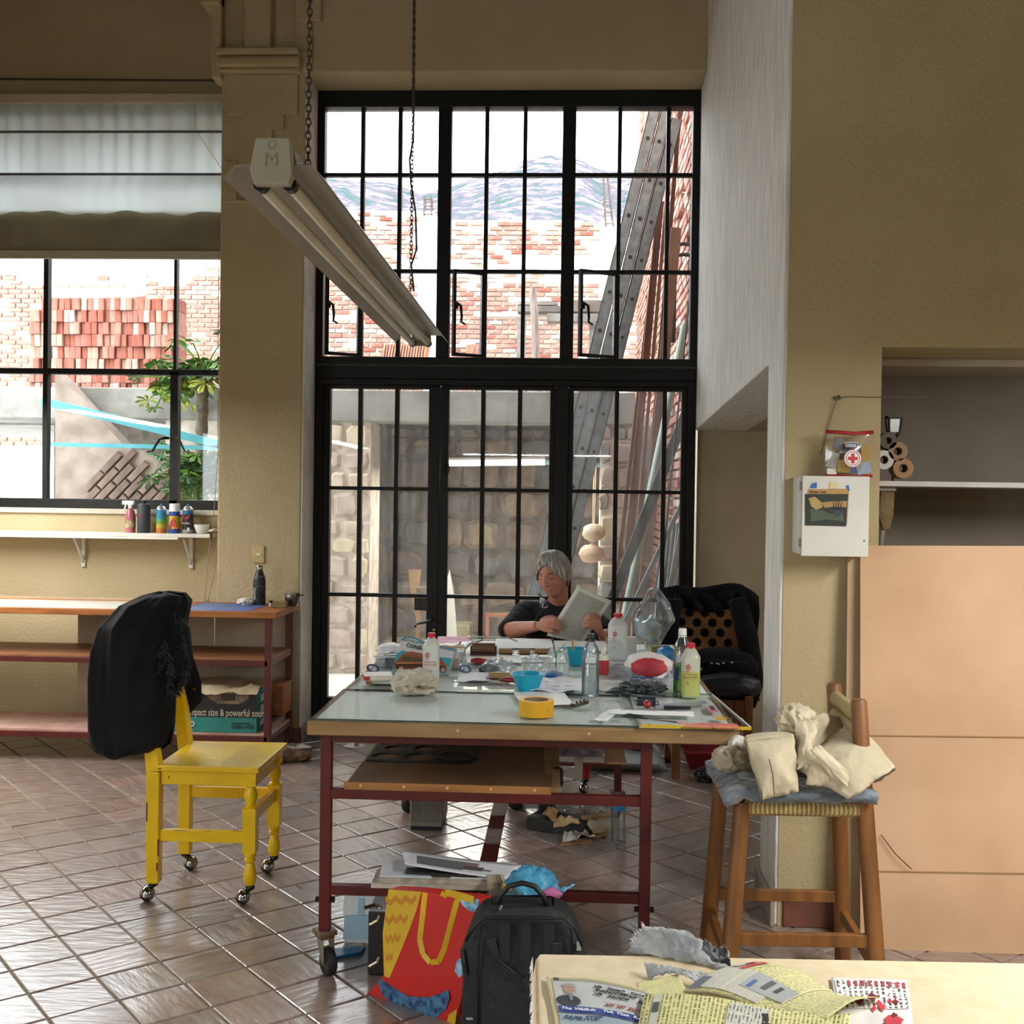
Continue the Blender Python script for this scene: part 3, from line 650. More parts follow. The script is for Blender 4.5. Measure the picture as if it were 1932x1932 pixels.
# things in the portico
def pboard(pts, Y, th, name, m, label, cat):
    a = [at(px, py, Y=Y) for px, py in pts]; return single(MB().prism([(p.x, p.z) for p in a], lambda x, z, t: (x, t, z), Y, Y+th), name, m, label, cat, bevel=.003)
pboard([(770, 1075), (795, 1075), (790, 1110), (785, 1110), (795, 1172), (785, 1300), (778, 1300), (785, 1172), (773, 1110)], 11.0, .03, 'board', M('a98a63', .8, '8a6c4a', 6), 'tan wooden offcut leaning in the portico behind the door', 'board')
pboard([(842, 1095), (848, 1075), (856, 1120), (860, 1170), (868, 1300), (842, 1300)], 10.6, .03, 'panel', M('c9cbc8', .6), 'pale panel leaning in the portico beside the door post', 'panel')
fr_ = thing('easel', 'orange brown wooden frame standing in the portico behind the woman', 'frame', at(945, 1200, Y=10.8))
for a, b in (((916, 1160), (976, 1160)), ((919, 1160), (919, 1290)), ((973, 1160), (973, 1290)), ((916, 1290), (976, 1290))):
    MB().bar(at(*a, Y=10.8), at(*b, Y=10.8), .03, .035).build('rail', M('a0674f', .7, '824c38', 6), fr_)
single(MB().box(*[v for ax_ in ((at(842, 1200, Y=10.9).x, at(886, 1200, Y=10.9).x), (10.9, 11.3), (0, at(860, 1180, Y=10.9).z)) for v in ax_]), 'crate', M('a8a184', .85, '8b8468', 6, .2), 'khaki crate on the portico floor', 'crate', bevel=.01)
# --- roof terrace: lumber, post, tiles, wire
zr0 = 2.36
lum = M('8a8681', .85, '6d6964', 5, .2, stretch=(.6, 4, 4))
def plank(x0p, x1p, y0, y1, Y, m, label):
    a, b = at(x0p, y1, Y=Y), at(x1p, y0, Y=Y); single(MB().box(a.x, b.x, Y, Y+.25, a.z, b.z), 'timber', m, label, 'timber', 'timbers in the pile on the roof terrace', bevel=.006)
plank(976, 1052, 569, 575, 15.9, lum, 'topmost short grey timber of the terrace pile')
plank(976, 1064, 577, 588, 15.9, M('77736d', .85, '5b5752', 5), 'dark grey timber in the middle of the terrace pile')
plank(1070, 1150, 566, 588, 15.8, M('6e655b', .85, '554d45', 5), 'thick brown timber beside the casement on the terrace pile')
plank(1032, 1140, 592, 606, 15.7, M('85817c', .85, '68645f', 5), 'lowest grey timber of the terrace pile')
plank(910, 1145, 591, 597, 16.17, M('d9d2c0', .85), 'long pale timber lying under the terrace pile')
for px, zz in ((985, 0), (1120, 0)):
    a = at(px, 600, Y=16.2); single(MB().box(a.x-.06, a.x+.06, 16.02, 16.2, zr0, at(px, 598, Y=16.0).z-.012), 'trestle_post', lum, 'short post holding up the timber pile at its %s' % ('nearer end by the mullion' if px > 1000 else 'end beside the wooden post'), 'post')
MB().box(-7.5, 1.2, 12.3, 17.6, 2.2, 2.36).build('roof_terrace', conc, kind='structure')
a, b = at(1005, 545, Y=15.5), at(1011, 690, Y=15.5)
single(MB().tube([(b.x+.02, 15.5, zr0), b, lerp(a, b, .5)+Vector((.015, 0, 0)), a], [.05, .052, .055, .05], 8), 'wooden_post', M('8c8078', .9, '6d625b', 8, .4, stretch=(4, 4, .6)), 'rough grey wooden post standing before the brick wall', 'post')
terra = M('cf8f6c', .85, 'b0704f', 9, .2)
def tilestack(x0, x1, y0, y1, Y, n, label):
    t = thing('roof_tile_stack', label, 'tile stack', at((x0+x1)/2, y1, Y=Y))
    for i in range(n):
        a, b = at(lerp(x0, x1, i/n), y1, Y=Y), at(lerp(x0, x1, i/n)+22, y0, Y=Y)
        MB().bar((a.x, Y, zr0), b, .3, .02, up=(1, 0, 0)).build('tile', [terra, BC[1], BC[2]][i % 3], t)
tilestack(708, 790, 652, 690, 13.5, 16, 'terracotta tiles stacked leaning on the terrace under the lamp end')
tilestack(862, 884, 655, 690, 13.5, 6, 'few terracotta tiles leaning beside the casement handle')
wm = MB(); rnd = random.Random(4)
for i in range(34):
    c = at(rnd.uniform(925, 995), 680, Y=14); c.z = 2.47+.3*(i/34)*rnd.random()+.25*(i/34); wm.tube([c+Vector((.28*math.cos(t), .1*math.sin(t), .1*math.sin(t+i)*rnd.uniform(.3, 1))) for t in [k*PI/5 for k in range(8)]], .008, 4)
single(wm, 'wire_heap', M('6b7074', .5, metal=.4), 'tangled wire heap on the roof terrace', 'wire', kind='stuff')
# --- seen through the side window: brick stack, papaya, blue frame, sloping bricks
st = thing('brick_stack', 'neat stack of red bricks on edge behind the papaya tree', 'brick stack', (at(330, 740, Y=10.2).x, 10.2, 2.36))
ms = [boxmesh('brick', (.052, .2, .108), m) for m in BC]
for r in range(8):
    for c in range(26):
        x = at(60, 600, Y=10.2).x+c*.0535
        if r == 7 and c < 2: continue
        mesh_obj(random.choices(ms, (4, 3, 3, 4, 2))[0], st, (x+random.uniform(-.004, .004), 10.3+random.uniform(-.03, .03), 2.36+.055+r*.11), (0, random.uniform(-.05, .05), 0))
p = at(255, 566, Y=10.25); p.z = 2.36+.88+.06; single(MB().tube([(p.x-.8, 10.3, p.z), (p.x-.02, 10.3, p.z), (p.x+.08, 10.3, p.z+.004)], [.052, .052, .048], 10), 'pipe', M('f0efea', .5), 'white pipe lying on top of the brick stack', 'pipe', smooth=True)
cy = M('5fb4c6', .45, '4fa3b5', 5)
aw = thing('steel_awning', 'pale blue steel frame crossing the side window view', 'frame', at(330, 830, Y=8.4))
MB().bar(at(80, 757, Y=8.4), at(440, 845, Y=8.4), .05, .058).build('sloping_rail', cy, aw)
MB().bar(at(80, 838, Y=8.4), at(440, 846, Y=8.4), .05, .03).build('cross_rail', cy, aw)
MB().box(at(440, 840, Y=8.4).x-.03, at(440, 840, Y=8.4).x+.03, 8.37, 8.43, 0, at(440, 838, Y=8.4).z).build('post', cy, aw)
# sloping brick stair flank
sf = MB().prism([(at(px, py, Y=9.2).x, at(px, py, Y=9.2).z) for px, py in ((100, 700), (235, 845), (262, 848), (322, 890), (330, 960), (330, 1300), (100, 1300))], lambda x, z, t: (x, t, z), 9.24, 9.45).build('stair_flank', M('8f8279', .9, '75695f', 7, .4), kind='structure', label='sloping brick stair flank beside the papaya')
d1 = Vector((.72, 0, -.69)).normalized(); d2 = Vector((.69, 0, .72)).normalized(); o = at(200, 930, Y=9.22)
mss = [boxmesh('brick', (.2, .05, .055), m) for m in (M('7a675d', .9, '62524a', 8, .4), M('6f5d55', .9, '574842', 8, .4))]
for i in range(-4, 5):
    for j in range(-2, 14):
        c = o+d2*(i*.215+(.1 if j % 2 else 0))+d1*(j*.07)
        px, py = proj(c)
        if 150 < px < 318 and 862 < py < 1000 and py > 862+(px-243)*.45: mesh_obj(random.choice(mss), sf, c+Vector((0, random.uniform(-.01, .01), 0)), (0, -math.atan2(d2.z, d2.x), 0))
# papaya
lg = [M(c, .5, c2, 6, .1, sheen=0) for c, c2 in (('3f6a12', '5a831e'), ('284f15', '39621d'), ('6d7f12', '8d911a'), ('325a30', '4a7045'))]
def leafmesh(m, lobes=7, L=1.0):
    vs = [(0, 0, 0)]; fs = []
    for k in range(lobes):
        t = lerp(-2.3, 2.3, k/(lobes-1)); ln = L*(1-.25*abs(t)/2.3)
        dx, dy = math.sin(t), math.cos(t); nx, ny = dy, -dx; i = len(vs)
        vs += [(dx*ln*.45+nx*.1*L, dy*ln*.45+ny*.1*L, .02), (dx*ln, dy*ln, -.16*L), (dx*ln*.45-nx*.1*L, dy*ln*.45-ny*.1*L, .02), (dx*ln*.75+nx*.15*L, dy*ln*.75+ny*.15*L, -.1*L), (dx*ln*.75-nx*.15*L, dy*ln*.75-ny*.15*L, -.1*L)]
        fs += [(0, i, i+1, i+2), (i, i+3, i+1), (i+2, i+1, i+4)]
    me = bpy.data.meshes.new('leaf'); me.from_pydata(vs, [], fs); me.materials.append(m); return me
LM = [leafmesh(m) for m in lg]
YT = 9.2
pt = thing('papaya_tree', 'papaya tree with ringed trunk and bright lobed leaves', 'tree', (at(393, 900, Y=YT).x, YT, 0))
a = at(393, 715, Y=YT)
tp = [(a.x-.02+.012*k, YT, a.z*k/12) for k in range(13)]; tr = []
tmb = MB()
for k in range(48): tr.append((a.x-.1+.1*k/48*.6, YT, a.z*k/47))
tmb.tube(tr, [.055*(1-.12*k/48)*(1.08 if k % 3 == 0 else .97) for k in range(48)], 12).build('trunk', M('6f6557', .9, '4d4438', 22, .6), pt, smooth=True)
top = Vector(tr[-1]); rnd = random.Random(11)
def fronds(parent, c, n, rmin, rmax, size, zlo, zhi, seed, wts=(4, 3, 2, 2), ylim=.7):
    rnd = random.Random(seed)
    for k in range(n):
        t = rnd.uniform(0, 2*PI); e = rnd.uniform(zlo, zhi); r_ = rnd.uniform(rmin, rmax)
        p = c+Vector((r_*math.cos(t)*math.cos(e), r_*math.sin(t)*math.cos(e)*ylim, r_*math.sin(e)))
        MB().tube([c, lerp(c, p, .5)+Vector((0, 0, .05*r_)), p], .006, 4).build('stalk', lg[0], parent)
        o = mesh_obj(rnd.choices(LM, wts)[0], parent, p, (rnd.uniform(-.9, .5), rnd.uniform(-.5, .5), math.atan2(math.sin(t), math.cos(t))-PI/2), None); s = size*rnd.uniform(.7, 1.25); o.scale = (s, s, s)
fronds(pt, top+Vector((0, 0, .06)), 44, .1, .5, .15, -.35, .75, 3, ylim=.28)
fronds(pt, top+Vector((-.25, 0, -.02)), 14, .1, .45, .13, -.6, .3, 5, (3, 1, 5, 1), ylim=.3)
sh = thing('papaya_shrub', 'low leafy papaya shrub under the blue steel frame', 'shrub', (at(375, 940, Y=8.85).x, 8.85, 0))
fronds(sh, Vector((at(372, 930, Y=8.85).x, 8.85, 1.72)), 90, .05, .44, .13, -1.3, .5, 8, (3, 4, 1, 5), ylim=.4)
MB().tube([(at(372, 930, Y=8.85).x, 8.85, 0), (at(372, 930, Y=8.85).x, 8.85, 1.72)], .02, 6).build('stem', lg[1], sh)
# ================================================================ FURNITURE
yel = M('f2ca0a', .36, 'd2a206', 7, .25, lo=.5, hi=.95, spec=.5)
yel_d = M('5a2d16', .7)
chrome = M('b9bcc0', .12, '8f9397', metal=1)
chrome_d = M('3a3c3f', .25, '1f2022', metal=.8)
rubber = M('1c1c1d', .7)
red_paint = M('561009', .5, '420b06', 14, .15, lo=.4, hi=.7)
# ---- yellow chair
def caster_ball(parent, top, dx=-.02, dy=0, r=.027):
    x, y, z = top; a = math.atan2(dy, dx)
    c = bpy.data.objects.new('caster', None); COL.objects.link(c); c.parent = parent; c.location = Vector((x, y, 0))-wloc(parent)
    MB().lathe([(.015, z-.012), (.017, z-.008), (.017, z+.004), (.0, z+.005)], (x, y, 0), 12).tube([(x, y, z-.005), (x+.012*math.cos(a), y+.012*math.sin(a), z-.016), (x+dx, y+dy, r+.012)], [.012, .012, .01], 8).build('stem', chrome_d, c, smooth=True)
    rr = r; prof = [(rr*math.sin(t), -rr*math.cos(t)) for t in [k*PI/14 for k in range(0, 8)]]
    MB().lathe([(max(p, 0), q) for p, q in prof]+[(rr*.9, .001)], (x+dx, y+dy, r), 18, Matrix.Rotation(.5, 4, 'Y')).build('wheel', rubber, c, smooth=50)
    prof = [(rr*1.04*math.sin(t), -rr*1.04*math.cos(t)) for t in [k*PI/14 for k in range(6, 15)]]
    MB().lathe(prof, (x+dx, y+dy, r), 18, Matrix.Rotation(.5, 4, 'Y')).build('hood', chrome, c, smooth=50)
X0, X1, Y0, Y1c, ZS = -1.515, -1.105, 4.06, 4.46, .505
ch = thing('chair', 'chipped yellow wooden chair on ball casters, black jacket over its back', 'chair', (-1.31, 4.26, 0))
MB().prism([(X0+.045, Y0-.01), (X1+.012, Y0-.012), (X1+.014, Y1c+.012), (X0+.04, Y1c+.0)], lambda a, b, t: (a, b, t), ZS-.022, ZS).build('seat', yel, ch, bevel=.004)
xl, yl = X1-.026, (Y0+.028, Y1c-.028); xb = X0+.028
for y in yl:
    m = MB().box(xl-.024, xl+.024, y-.024, y+.024, .432, ZS-.022).box(xl-.024, xl+.024, y-.024, y+.024, .188, .35)
    m.lathe([(.014, .062), (.016, .066), (.023, .085), (.024, .1), (.02, .125), (.013, .148), (.017, .151), (.021, .156), (.021, .164), (.017, .167), (.022, .172), (.023, .188)], (xl, y, 0), 16)
    m.lathe([(.02, .348), (.022, .354), (.016, .36), (.022, .378), (.025, .392), (.02, .415), (.015, .425), (.02, .431), (.023, .434)], (xl, y, 0), 16)
    m.build('leg', yel, ch, smooth=35)
    m = MB().bar((xb, y, .066), (xb, y, ZS-.03), .046, .046, w2=.05, h2=.05); m.bar((xb, y, ZS-.03), (xb-.075, y, 1.06), .05, .05, up=(0, 1, 0), w2=.04, h2=.04)
    m.build('back_post', yel, ch, bevel=.004)
    MB().box(xb+.026, xl-.022, y-.011, y+.011, ZS-.076, ZS-.023).build('apron', yel, ch, bevel=.002)
    z = .22 if y == yl[0] else .29
    MB().box(xb+.02, xl-.02, y-.012, y+.012, z, z+.042).build('stretcher', yel, ch, bevel=.002)
    caster_ball(ch, (xl, y, .062), -.022, -.014); caster_ball(ch, (xb, y, .066), *((-.02, -.012) if y == yl[0] else (.024, -.004)))
MB().box(xl-.012, xl+.012, yl[0]+.02, yl[1]-.02, ZS-.085, ZS-.023).build('apron', yel, ch, bevel=.002)
MB().box(xl-.012, xl+.012, yl[0]+.022, yl[1]-.022, .29, .335).build('stretcher', yel, ch, bevel=.002)
for z, h in ((.7, .055), (.84, .05), (.97, .06)):
    x = xb-.075*(z-ZS)/.55; MB().box(x-.012, x+.012, yl[0]+.02, yl[1]-.02, z, z+h).build('back_slat', yel, ch, bevel=.003)
for px, py, w, h in ((303, 1470, 3, 12), (283, 1470, 2, 20), (352, 1495, 3, 6)): pass
m = MB()
for (x, y, z, dx, dz) in ((xb-.02, yl[0]-.0255, .33, .004, .07), (xb+.024, yl[0]-.0255, .2, .006, .06), (xb+.02, yl[0]-.0255, .13, .005, .03), (xl-.3, Y0+.0165, ZS-.05, .003, .012), (X0+.06, Y0-.0125, ZS-.012, .012, .003), (xb+.1, yl[0]-.0125, .262, .05, .0015), (xb+.2, yl[0]-.0125, .262, .03, .0012)):
    m.box(x-dx/2, x+dx/2, y-.0004, y+.001, z-dz/2, z+dz/2)
m.build('paint_chip', yel_d, ch, kind='stuff')
# ---- black jacket on it
blk = M('07080a', .85, '0e1015', 10, .3, spec=.3)
blk2 = M('060708', .85, '0c0d10', 18, .4, spec=.3)
def drape(prof, seed, nz=34, nt=40, amp=.03):
    """closed cloth tube: prof [(z, cx, cy, rx, ry)] from the top down, creased along its length"""
    def f(u, v):
        k = v*(len(prof)-1); i = min(int(k), len(prof)-2); q = k-i
        z, cx, cy, rx, ry = [lerp(a, b, q) for a, b in zip(prof[i], prof[i+1])]
        t = 2*PI*u; fold = 1+amp*.9*math.sin(t*7+3*mnoise.noise(Vector((seed, v*3, t))))*min(1, v*2.2)+amp*2.4*(mnoise.noise(Vector((math.cos(t)*2.2+seed, math.sin(t)*2.2, v*1.6)))+.6*mnoise.noise(Vector((math.cos(t)*5+seed, math.sin(t)*5, v*3+seed))))
        return (cx+rx*fold*math.cos(t), cy+ry*fold*math.sin(t), z+.012*mnoise.noise(Vector((t, v*4, seed))))
    return MB().sheet(f, nt, nz)
jk = thing('jacket', 'black hooded jacket with fur trim draped over the yellow chair back', 'jacket', (-1.62, 4.25, .55))
drape([(1.12, -1.5, 4.2, .012, .02), (1.11, -1.5, 4.2, .07, .12), (1.08, -1.53, 4.21, .11, .21), (1.0, -1.57, 4.19, .14, .24), (.92, -1.585, 4.15, .15, .19), (.82, -1.59, 4.125, .15, .16), (.72, -1.585, 4.115, .15, .15), (.64, -1.58, 4.11, .145, .145), (.575, -1.575, 4.105, .13, .14), (.545, -1.59, 4.10, .10, .12), (.53, -1.61, 4.10, .05, .08)], 3, nt=90, nz=60, amp=.055).build('body', blk, jk, smooth=True)
MB().tube([at(300, 1165, Y=4.2), at(322, 1200, Y=4.15), at(334, 1250, Y=4.14), at(336, 1290, Y=4.16)], [.07, .075, .06, .035], 14).build('hood', blk, jk, smooth=True)
MB().tube([at(340, 1235, Y=4.42), at(355, 1290, Y=4.46), at(360, 1320, Y=4.47), at(352, 1345, Y=4.47)], [.05, .055, .045, .015], 12, flat=.6).build('sleeve', blk, jk, smooth=True)
fur = MB(); rnd = random.Random(5)
for k in range(900):
    t = rnd.random(); path = [at(330, 1165, Y=4.12), at(349, 1215, Y=4.1), at(350, 1270, Y=4.12), at(335, 1305, Y=4.13), at(318, 1300, Y=4.08), at(322, 1245, Y=4.06), at(300, 1185, Y=4.07), at(303, 1230, Y=4.04), at(296, 1260, Y=4.04)]
    q = t*(len(path)-1); i = min(int(q), len(path)-2); c = lerp(path[i], path[i+1], q-i)
    d = Vector((rnd.uniform(-1, 1), rnd.uniform(-1, .3), rnd.uniform(-1.2, .5))).normalized(); r_ = rnd.uniform(.012, .03); s_ = d.orthogonal().normalized()*.0022
    fur.add([c+d*.002-s_, c+d*.002+s_, c+d*(.012+r_)], [(0, 1, 2)])
fur.build('fur_trim', M('17191e', .6, '3a3f47', 30), jk, kind='stuff')
MB().lathe([(.005, 0), (.006, .003), (0, .004)], at(368, 1301, Y=4.4), 8, Matrix.Rotation(PI/2, 4, 'X')).build('snap_button', chrome, jk)
# ---- workbench along the back wall
BX1, BY0, BY1, BZ = -1.565, 6.13, 6.66, .845
wbn = thing('workbench', 'red steel workbench with paint-stained wooden top beside the pillar', 'workbench', (-2.7, 6.4, 0))
wood_o = M('a8682f', .6, '8a4f1f', 9, .15, stretch=(.5, 3, 3))
MB().box(-3.95, BX1, BY0, BY1, BZ-.035, BZ).build('top', wood_o, wbn, bevel=.003)
for x0, x1, c in ((-3.9, -2.32, 'b9b4aa'), (-2.32, -2.12, 'a4564a'), (-2.115, -1.94, '6878a0'), (-1.938, -1.72, '5a6da6')):
    MB().box(x0, x1, BY0+.02, BY1-.09, BZ, BZ+.0015).build('painted_patch', M(c, .55, None, 8, .1), wbn)
MB().box(-3.95, BX1-.02, BY1-.02, BY1, BZ, BZ+.012).build('back_strip', M('b8a588', .7), wbn)
for x in (-3.9, BX1-.05):
    for y in (BY0+.03, BY1-.04): MB().box(x-.018, x+.018, y-.018, y+.018, 0, BZ-.036).build('leg', red_paint, wbn, bevel=.002)
for z in (.545, .13):
    f = MB().box(-3.9, BX1-.05, BY0+.012, BY0+.046, z, z+.03).box(-3.9, BX1-.05, BY1-.058, BY1-.024, z, z+.03)
    for x in (-3.9, BX1-.05): f.box(x-.016, x+.016, BY0+.03, BY1-.04, z+.001, z+.029)
    f.build('rail', red_paint, wbn, bevel=.002)
    MB().box(-3.88, BX1-.035, BY0+.03, BY1-.04, z+.03, z+.042).build('shelf', M('a4714a', .6, '85573a', 8, .1, stretch=(.6, 3, 3)) if z > .3 else M('c9a69a', .7, 'b48d80', 8), wbn)
# behind-bench boards (pale panels seen under the bench top)
for x0, x1 in ((-2.9, -2.075), (-2.07, BX1-.0)):
    single(MB().box(x0, x1-.003, BY1+.004, BY1+.012, .18, .84), 'hardboard', M('b5a893', .8, 'a79a86', 3), 'pale hardboard sheet standing behind the workbench, the %s one' % ('wider' if x0 < -2.5 else 'narrower'), 'board')
def lathe_thing(name, prof, c, m, label, cat, group=None, n=24, parts=(), sq=None, smooth=40):
    t = thing(name, label, cat, c, group); MB().lathe(prof, c, n, sq=sq).build('body', m, t, smooth=smooth)
    for nm, pr, mm in parts: MB().lathe(pr, c, n, sq=sq if nm not in ('cap', 'neck') else None).build(nm, mm, t, smooth=smooth)
    return t
c = at(489, 1141, Y=6.52); c.z = BZ+.002
k = 6.52/2150
b = lathe_thing('water_bottle', [(0, 0), (.034, 0), (.036, .006), (.036, .135), (.032, .16), (.022, .185), (.017, .2), (.017, .21)], c, M('191a1e', .45, '6b6c72', 60, .1, lo=.55, hi=.7), 'black speckled steel water bottle on the workbench below the light switch', 'bottle', parts=(('cap', [(.018, .2), (.0185, .204), (.0185, .224), (.016, .227), (0, .227)], chrome),))
text('quokka', M('c9c9cc', .5), b, (c.x-.012, c.y-.0372, c.z+.03), (PI/2, -PI/2, 0), .024, bold=.01)
c = at(463, 1141, Y=6.5); c.z = BZ+.018
single(MB().blob(c, (.045, .04, .022), 4, .4, 2.2, 3, flat=.016, sharp=True), 'crumpled_tissue', M('dedbd6', .8, 'bdb9b3', 30, .3), 'crumpled white tissue on the workbench beside the black bottle', 'tissue')
c = at(511, 1141, Y=6.4); c.z = BZ+.002
lathe_thing('paint_bottle', [(0, 0), (.011, 0), (.011, .02), (.009, .024)], c, M('b9b5ab', .3), 'tiny glass paint bottle with black cap on the workbench', 'bottle', parts=(('cap', [(.0115, .024), (.0115, .036), (0, .037)], M('18181a', .5)),), n=14)
a, q = at(515, 1141, Y=6.38), at(541, 1129, Y=6.38); single(MB().box(a.x, q.x, 6.36, 6.42, BZ+.001, BZ+.035), 'small_box', M('6f5f38', .6, '7d6c42', 14), 'small olive cardboard box on the workbench next to the tiny bottle', 'box', bevel=.002)
c = at(551, 1138, Y=6.5); c.z = BZ+.001; hs = .036
cn = thing('tin_cup', 'square metal canister with lid and side handle at the workbench end', 'canister', c)
MB().lathe([(hs*.9, 0), (hs, .01), (hs*1.05, .062), (hs*1.02, .068), (0, .068)], c, 24, sq=.35).build('body', M('6d6a64', .2, '4f4c47', 8, metal=.85), cn, smooth=40)
MB().lathe([(hs*1.08, .066), (hs*1.1, .07), (hs*1.1, .076), (0, .078)], c, 24, sq=.35).build('lid', chrome, cn, smooth=40)
MB().tube([(c.x+.035, c.y-.01, c.z+.062), (c.x+.07, c.y-.03, c.z+.066)], .005, 8).build('handle', chrome_d, cn)
# things on the bench's lower shelf
z0 = .173
a, q = at(358, 1400, Y=6.2), at(487, 1335, Y=6.2); bxx = (a.x-.1, at(487, 1400, Y=6.2).x)
bx = thing('stereo_carton', 'turquoise and black stereo carton under the workbench', 'carton', ((bxx[0]+bxx[1])/2, 6.35, z0))
zt = .40
MB().box(bxx[0], bxx[1], 6.17, 6.55, z0, zt).build('carton', M('2e8f88', .6, '277d77', 6), bx, bevel=.003)
MB().box(bxx[0], bxx[1]-.003, 6.1685, 6.1695, z0+.085, zt-.001).build('black_panel', M('1b1c1d', .55), bx)
pic = M('8d7a62', .6, '77664f', 9)
MB().prism([(-.13, .06), (-.11, 0), (-.06, -.035), (.06, -.035), (.11, 0), (.13, .06)], lambda u_, w_, t: (bxx[1]-.16+u_, t, zt-.04+w_*.8), 6.1675, 6.1684).build('radio_picture', pic, bx)
for dx in (-.085, .085): MB().ring([(.03, 0), (.034, 0), (.034, .001), (.03, .001)], (bxx[1]-.16+dx, 6.167, zt-.03), 20, Matrix.Rotation(PI/2, 4, 'X')).build('speaker_picture', M('4b3f33', .6), bx)
MB().box(bxx[1]-.2, bxx[1]-.12, 6.1665, 6.1674, zt-.05, zt-.012).build('deck_picture', M('3d342c', .6), bx)
ltx = M('c8bfae', .6)
text('mpact size & powerful sound', ltx, bx, (at(358, 1380, Y=6.167).x, 6.1672, z0+.092), FACE, .056, bold=.012, sx=.66)
text('CFD-V15', M('17181a', .6), bx, (at(436, 1396, Y=6.167).x, 6.1672, z0+.024), FACE, .026, bold=.02, sx=1.25)
MB().box(at(436, 1386, Y=6.167).x, at(472, 1386, Y=6.167).x, 6.1672, 6.1678, z0+.05, z0+.055).build('printed_line', M('17181a', .6), bx)
MB().ring([(.008, 0), (.016, 0), (.016, .001), (.008, .001)], (at(362, 1388, Y=6.167).x, 6.1672, z0+.045), 16, Matrix.Rotation(PI/2, 4, 'X')).build('printed_logo', M('ddd5c6', .6), bx)
for (dz, hh) in ((.03, .03), (.09, .05), (.16, .04)): MB().box(bxx[1]+.0005, bxx[1]+.0012, 6.24, 6.34, z0+dz, z0+dz+hh).build('side_print', M('d8dedb', .6), bx)
def kraft(u, v): 
    x = lerp(bxx[0]-.0, bxx[1]+.01, u); y = lerp(6.13, 6.5, v); n_ = mnoise.noise(Vector((u*5, v*4, 2)))
    return (x, y+.015*n_, zt+.022+.018*n_+.012*mnoise.noise(Vector((u*13, v*9, 5)))-.05*max(0, .18-v)*3)
single(MB().sheet(kraft, 36, 14, .001), 'kraft_paper', M('c0ae90', .8, 'a8957a', 14, .3), 'crumpled kraft paper lying on the stereo carton', 'paper', smooth=40)
a = at(523, 1360, Y=6.45); wbx = thing('wooden_box', 'orange brown wooden box behind the stereo carton under the workbench', 'box', a)
MB().box(a.x-.03, a.x+.045, 6.4, 6.6, z0+.055, .395).build('box', wood_o, wbx, bevel=.004); MB().box(a.x-.036, a.x+.05, 6.395, 6.605, .39, .402).build('lid', wood_o, wbx, bevel=.002)
for i, (w_, z_) in enumerate(((.17, 0), (.16, .017), (.13, .034))):
    single(MB().box(BX1-.05-w_, BX1-.06, 6.3+.02*i, 6.6, z0+z_, z0+z_+.015), 'slab', M(('b8aea2', 'a59a8e', '6a635b')[i], .8, None, 12, .2), ('lowest pale flat slab', 'middle grey flat slab', 'topmost dark flat slab')[i]+' in the stack at the workbench end', 'slab', bevel=.002)
a = at(305, 1385, Y=6.25); sb_ = thing('small_carton', 'small brown carton with printed grid beside the yellow chair back', 'carton', (a.x, 6.25, z0))
MB().box(a.x-.07, a.x+.06, 6.18, 6.4, z0, z0+.085).build('carton', M('9a7a58', .8, '866a4b', 8), sb_, bevel=.003)
for i in range(6): MB().box(a.x-.055+i*.014, a.x-.045+i*.014, 6.179, 6.18, z0+.04, z0+.065).build('printed_mark', M('5f6a52', .7), sb_)
a = at(300, 1350, Y=6.4); single(MB().prism([(-.06, 0), (.1, 0), (-.03, .1)], lambda u_, w_, t: (a.x+u_, t, z0+w_+.088), 6.3, 6.36), 'glass_offcut', M('c9d6dc', .15, spec=.6), 'pale triangular glass offcut on the small brown carton', 'offcut')
c = at(560, 1440, Y=5.75); c.z = 0
rk_ = thing('rock', 'rough brown rock with pale broken top on the floor by the workbench', 'rock', at(549, 1432, Y=5.9)+Vector((0, 0, 0)))
c = Vector((at(549, 1440, Z=0).x, at(549, 1440, Z=0).y+.08, .04))
MB().blob(c, (.095, .075, .045), 9, .35, 1.5, 3, flat=.9, sharp=True).build('stone', M('8f7860', .95, '6d5844', 22, .7), rk_)
MB().blob(c+Vector((.0, 0, .034)), (.08, .06, .012), 3, .4, 1.5, 3).build('broken_face', M('d6d3cd', .9, 'bdbab3', 30, .5), rk_)
# ---- roman blind in the side window
yb = YP+.22
blm = M('dfe6e4', .9, 'd0d8d6', 18, .1)
def blind_mat():
    m, t, n, l, b_ = nt('blind_cloth'); out = n['Material Output']; b_.inputs['Base Color'].default_value = lin('c9cfcb'); b_.inputs['Roughness'].default_value = .95
    tl = n.new('ShaderNodeBsdfTranslucent'); tl.inputs[0].default_value = lin('d5dfe0'); mx = n.new('ShaderNodeMixShader'); mx.inputs[0].default_value = .45
    l.new(b_.outputs[0], mx.inputs[1]); l.new(tl.outputs[0], mx.inputs[2]); l.new(mx.outputs[0], out.inputs[0]); return m
BM = blind_mat()
bl = thing('roman_blind', 'white roman blind with thin rods half lowered in the side window', 'blind', (-2.9, yb, at(300, 190, Y=yb).z))
zr_ = [at(300, p, Y=yb).z for p in (196, 250, 330, 402)]
def blindf(za, zb, belly):
    def f(u, v):
        x = lerp(-3.85, -2.085, u); rip = .012*math.sin(x*55+1.5*math.sin(x*9))*(1-.5*v)
        return (x, yb+rip*(1 if belly < .05 else .4)-belly*math.sin(PI*v)*(1+.3*math.sin(x*5)), lerp(za, zb, v)+(.01*math.sin(x*11)+.006*math.sin(x*27))*v*(belly > .05))
    return MB().sheet(f, 140, 10)
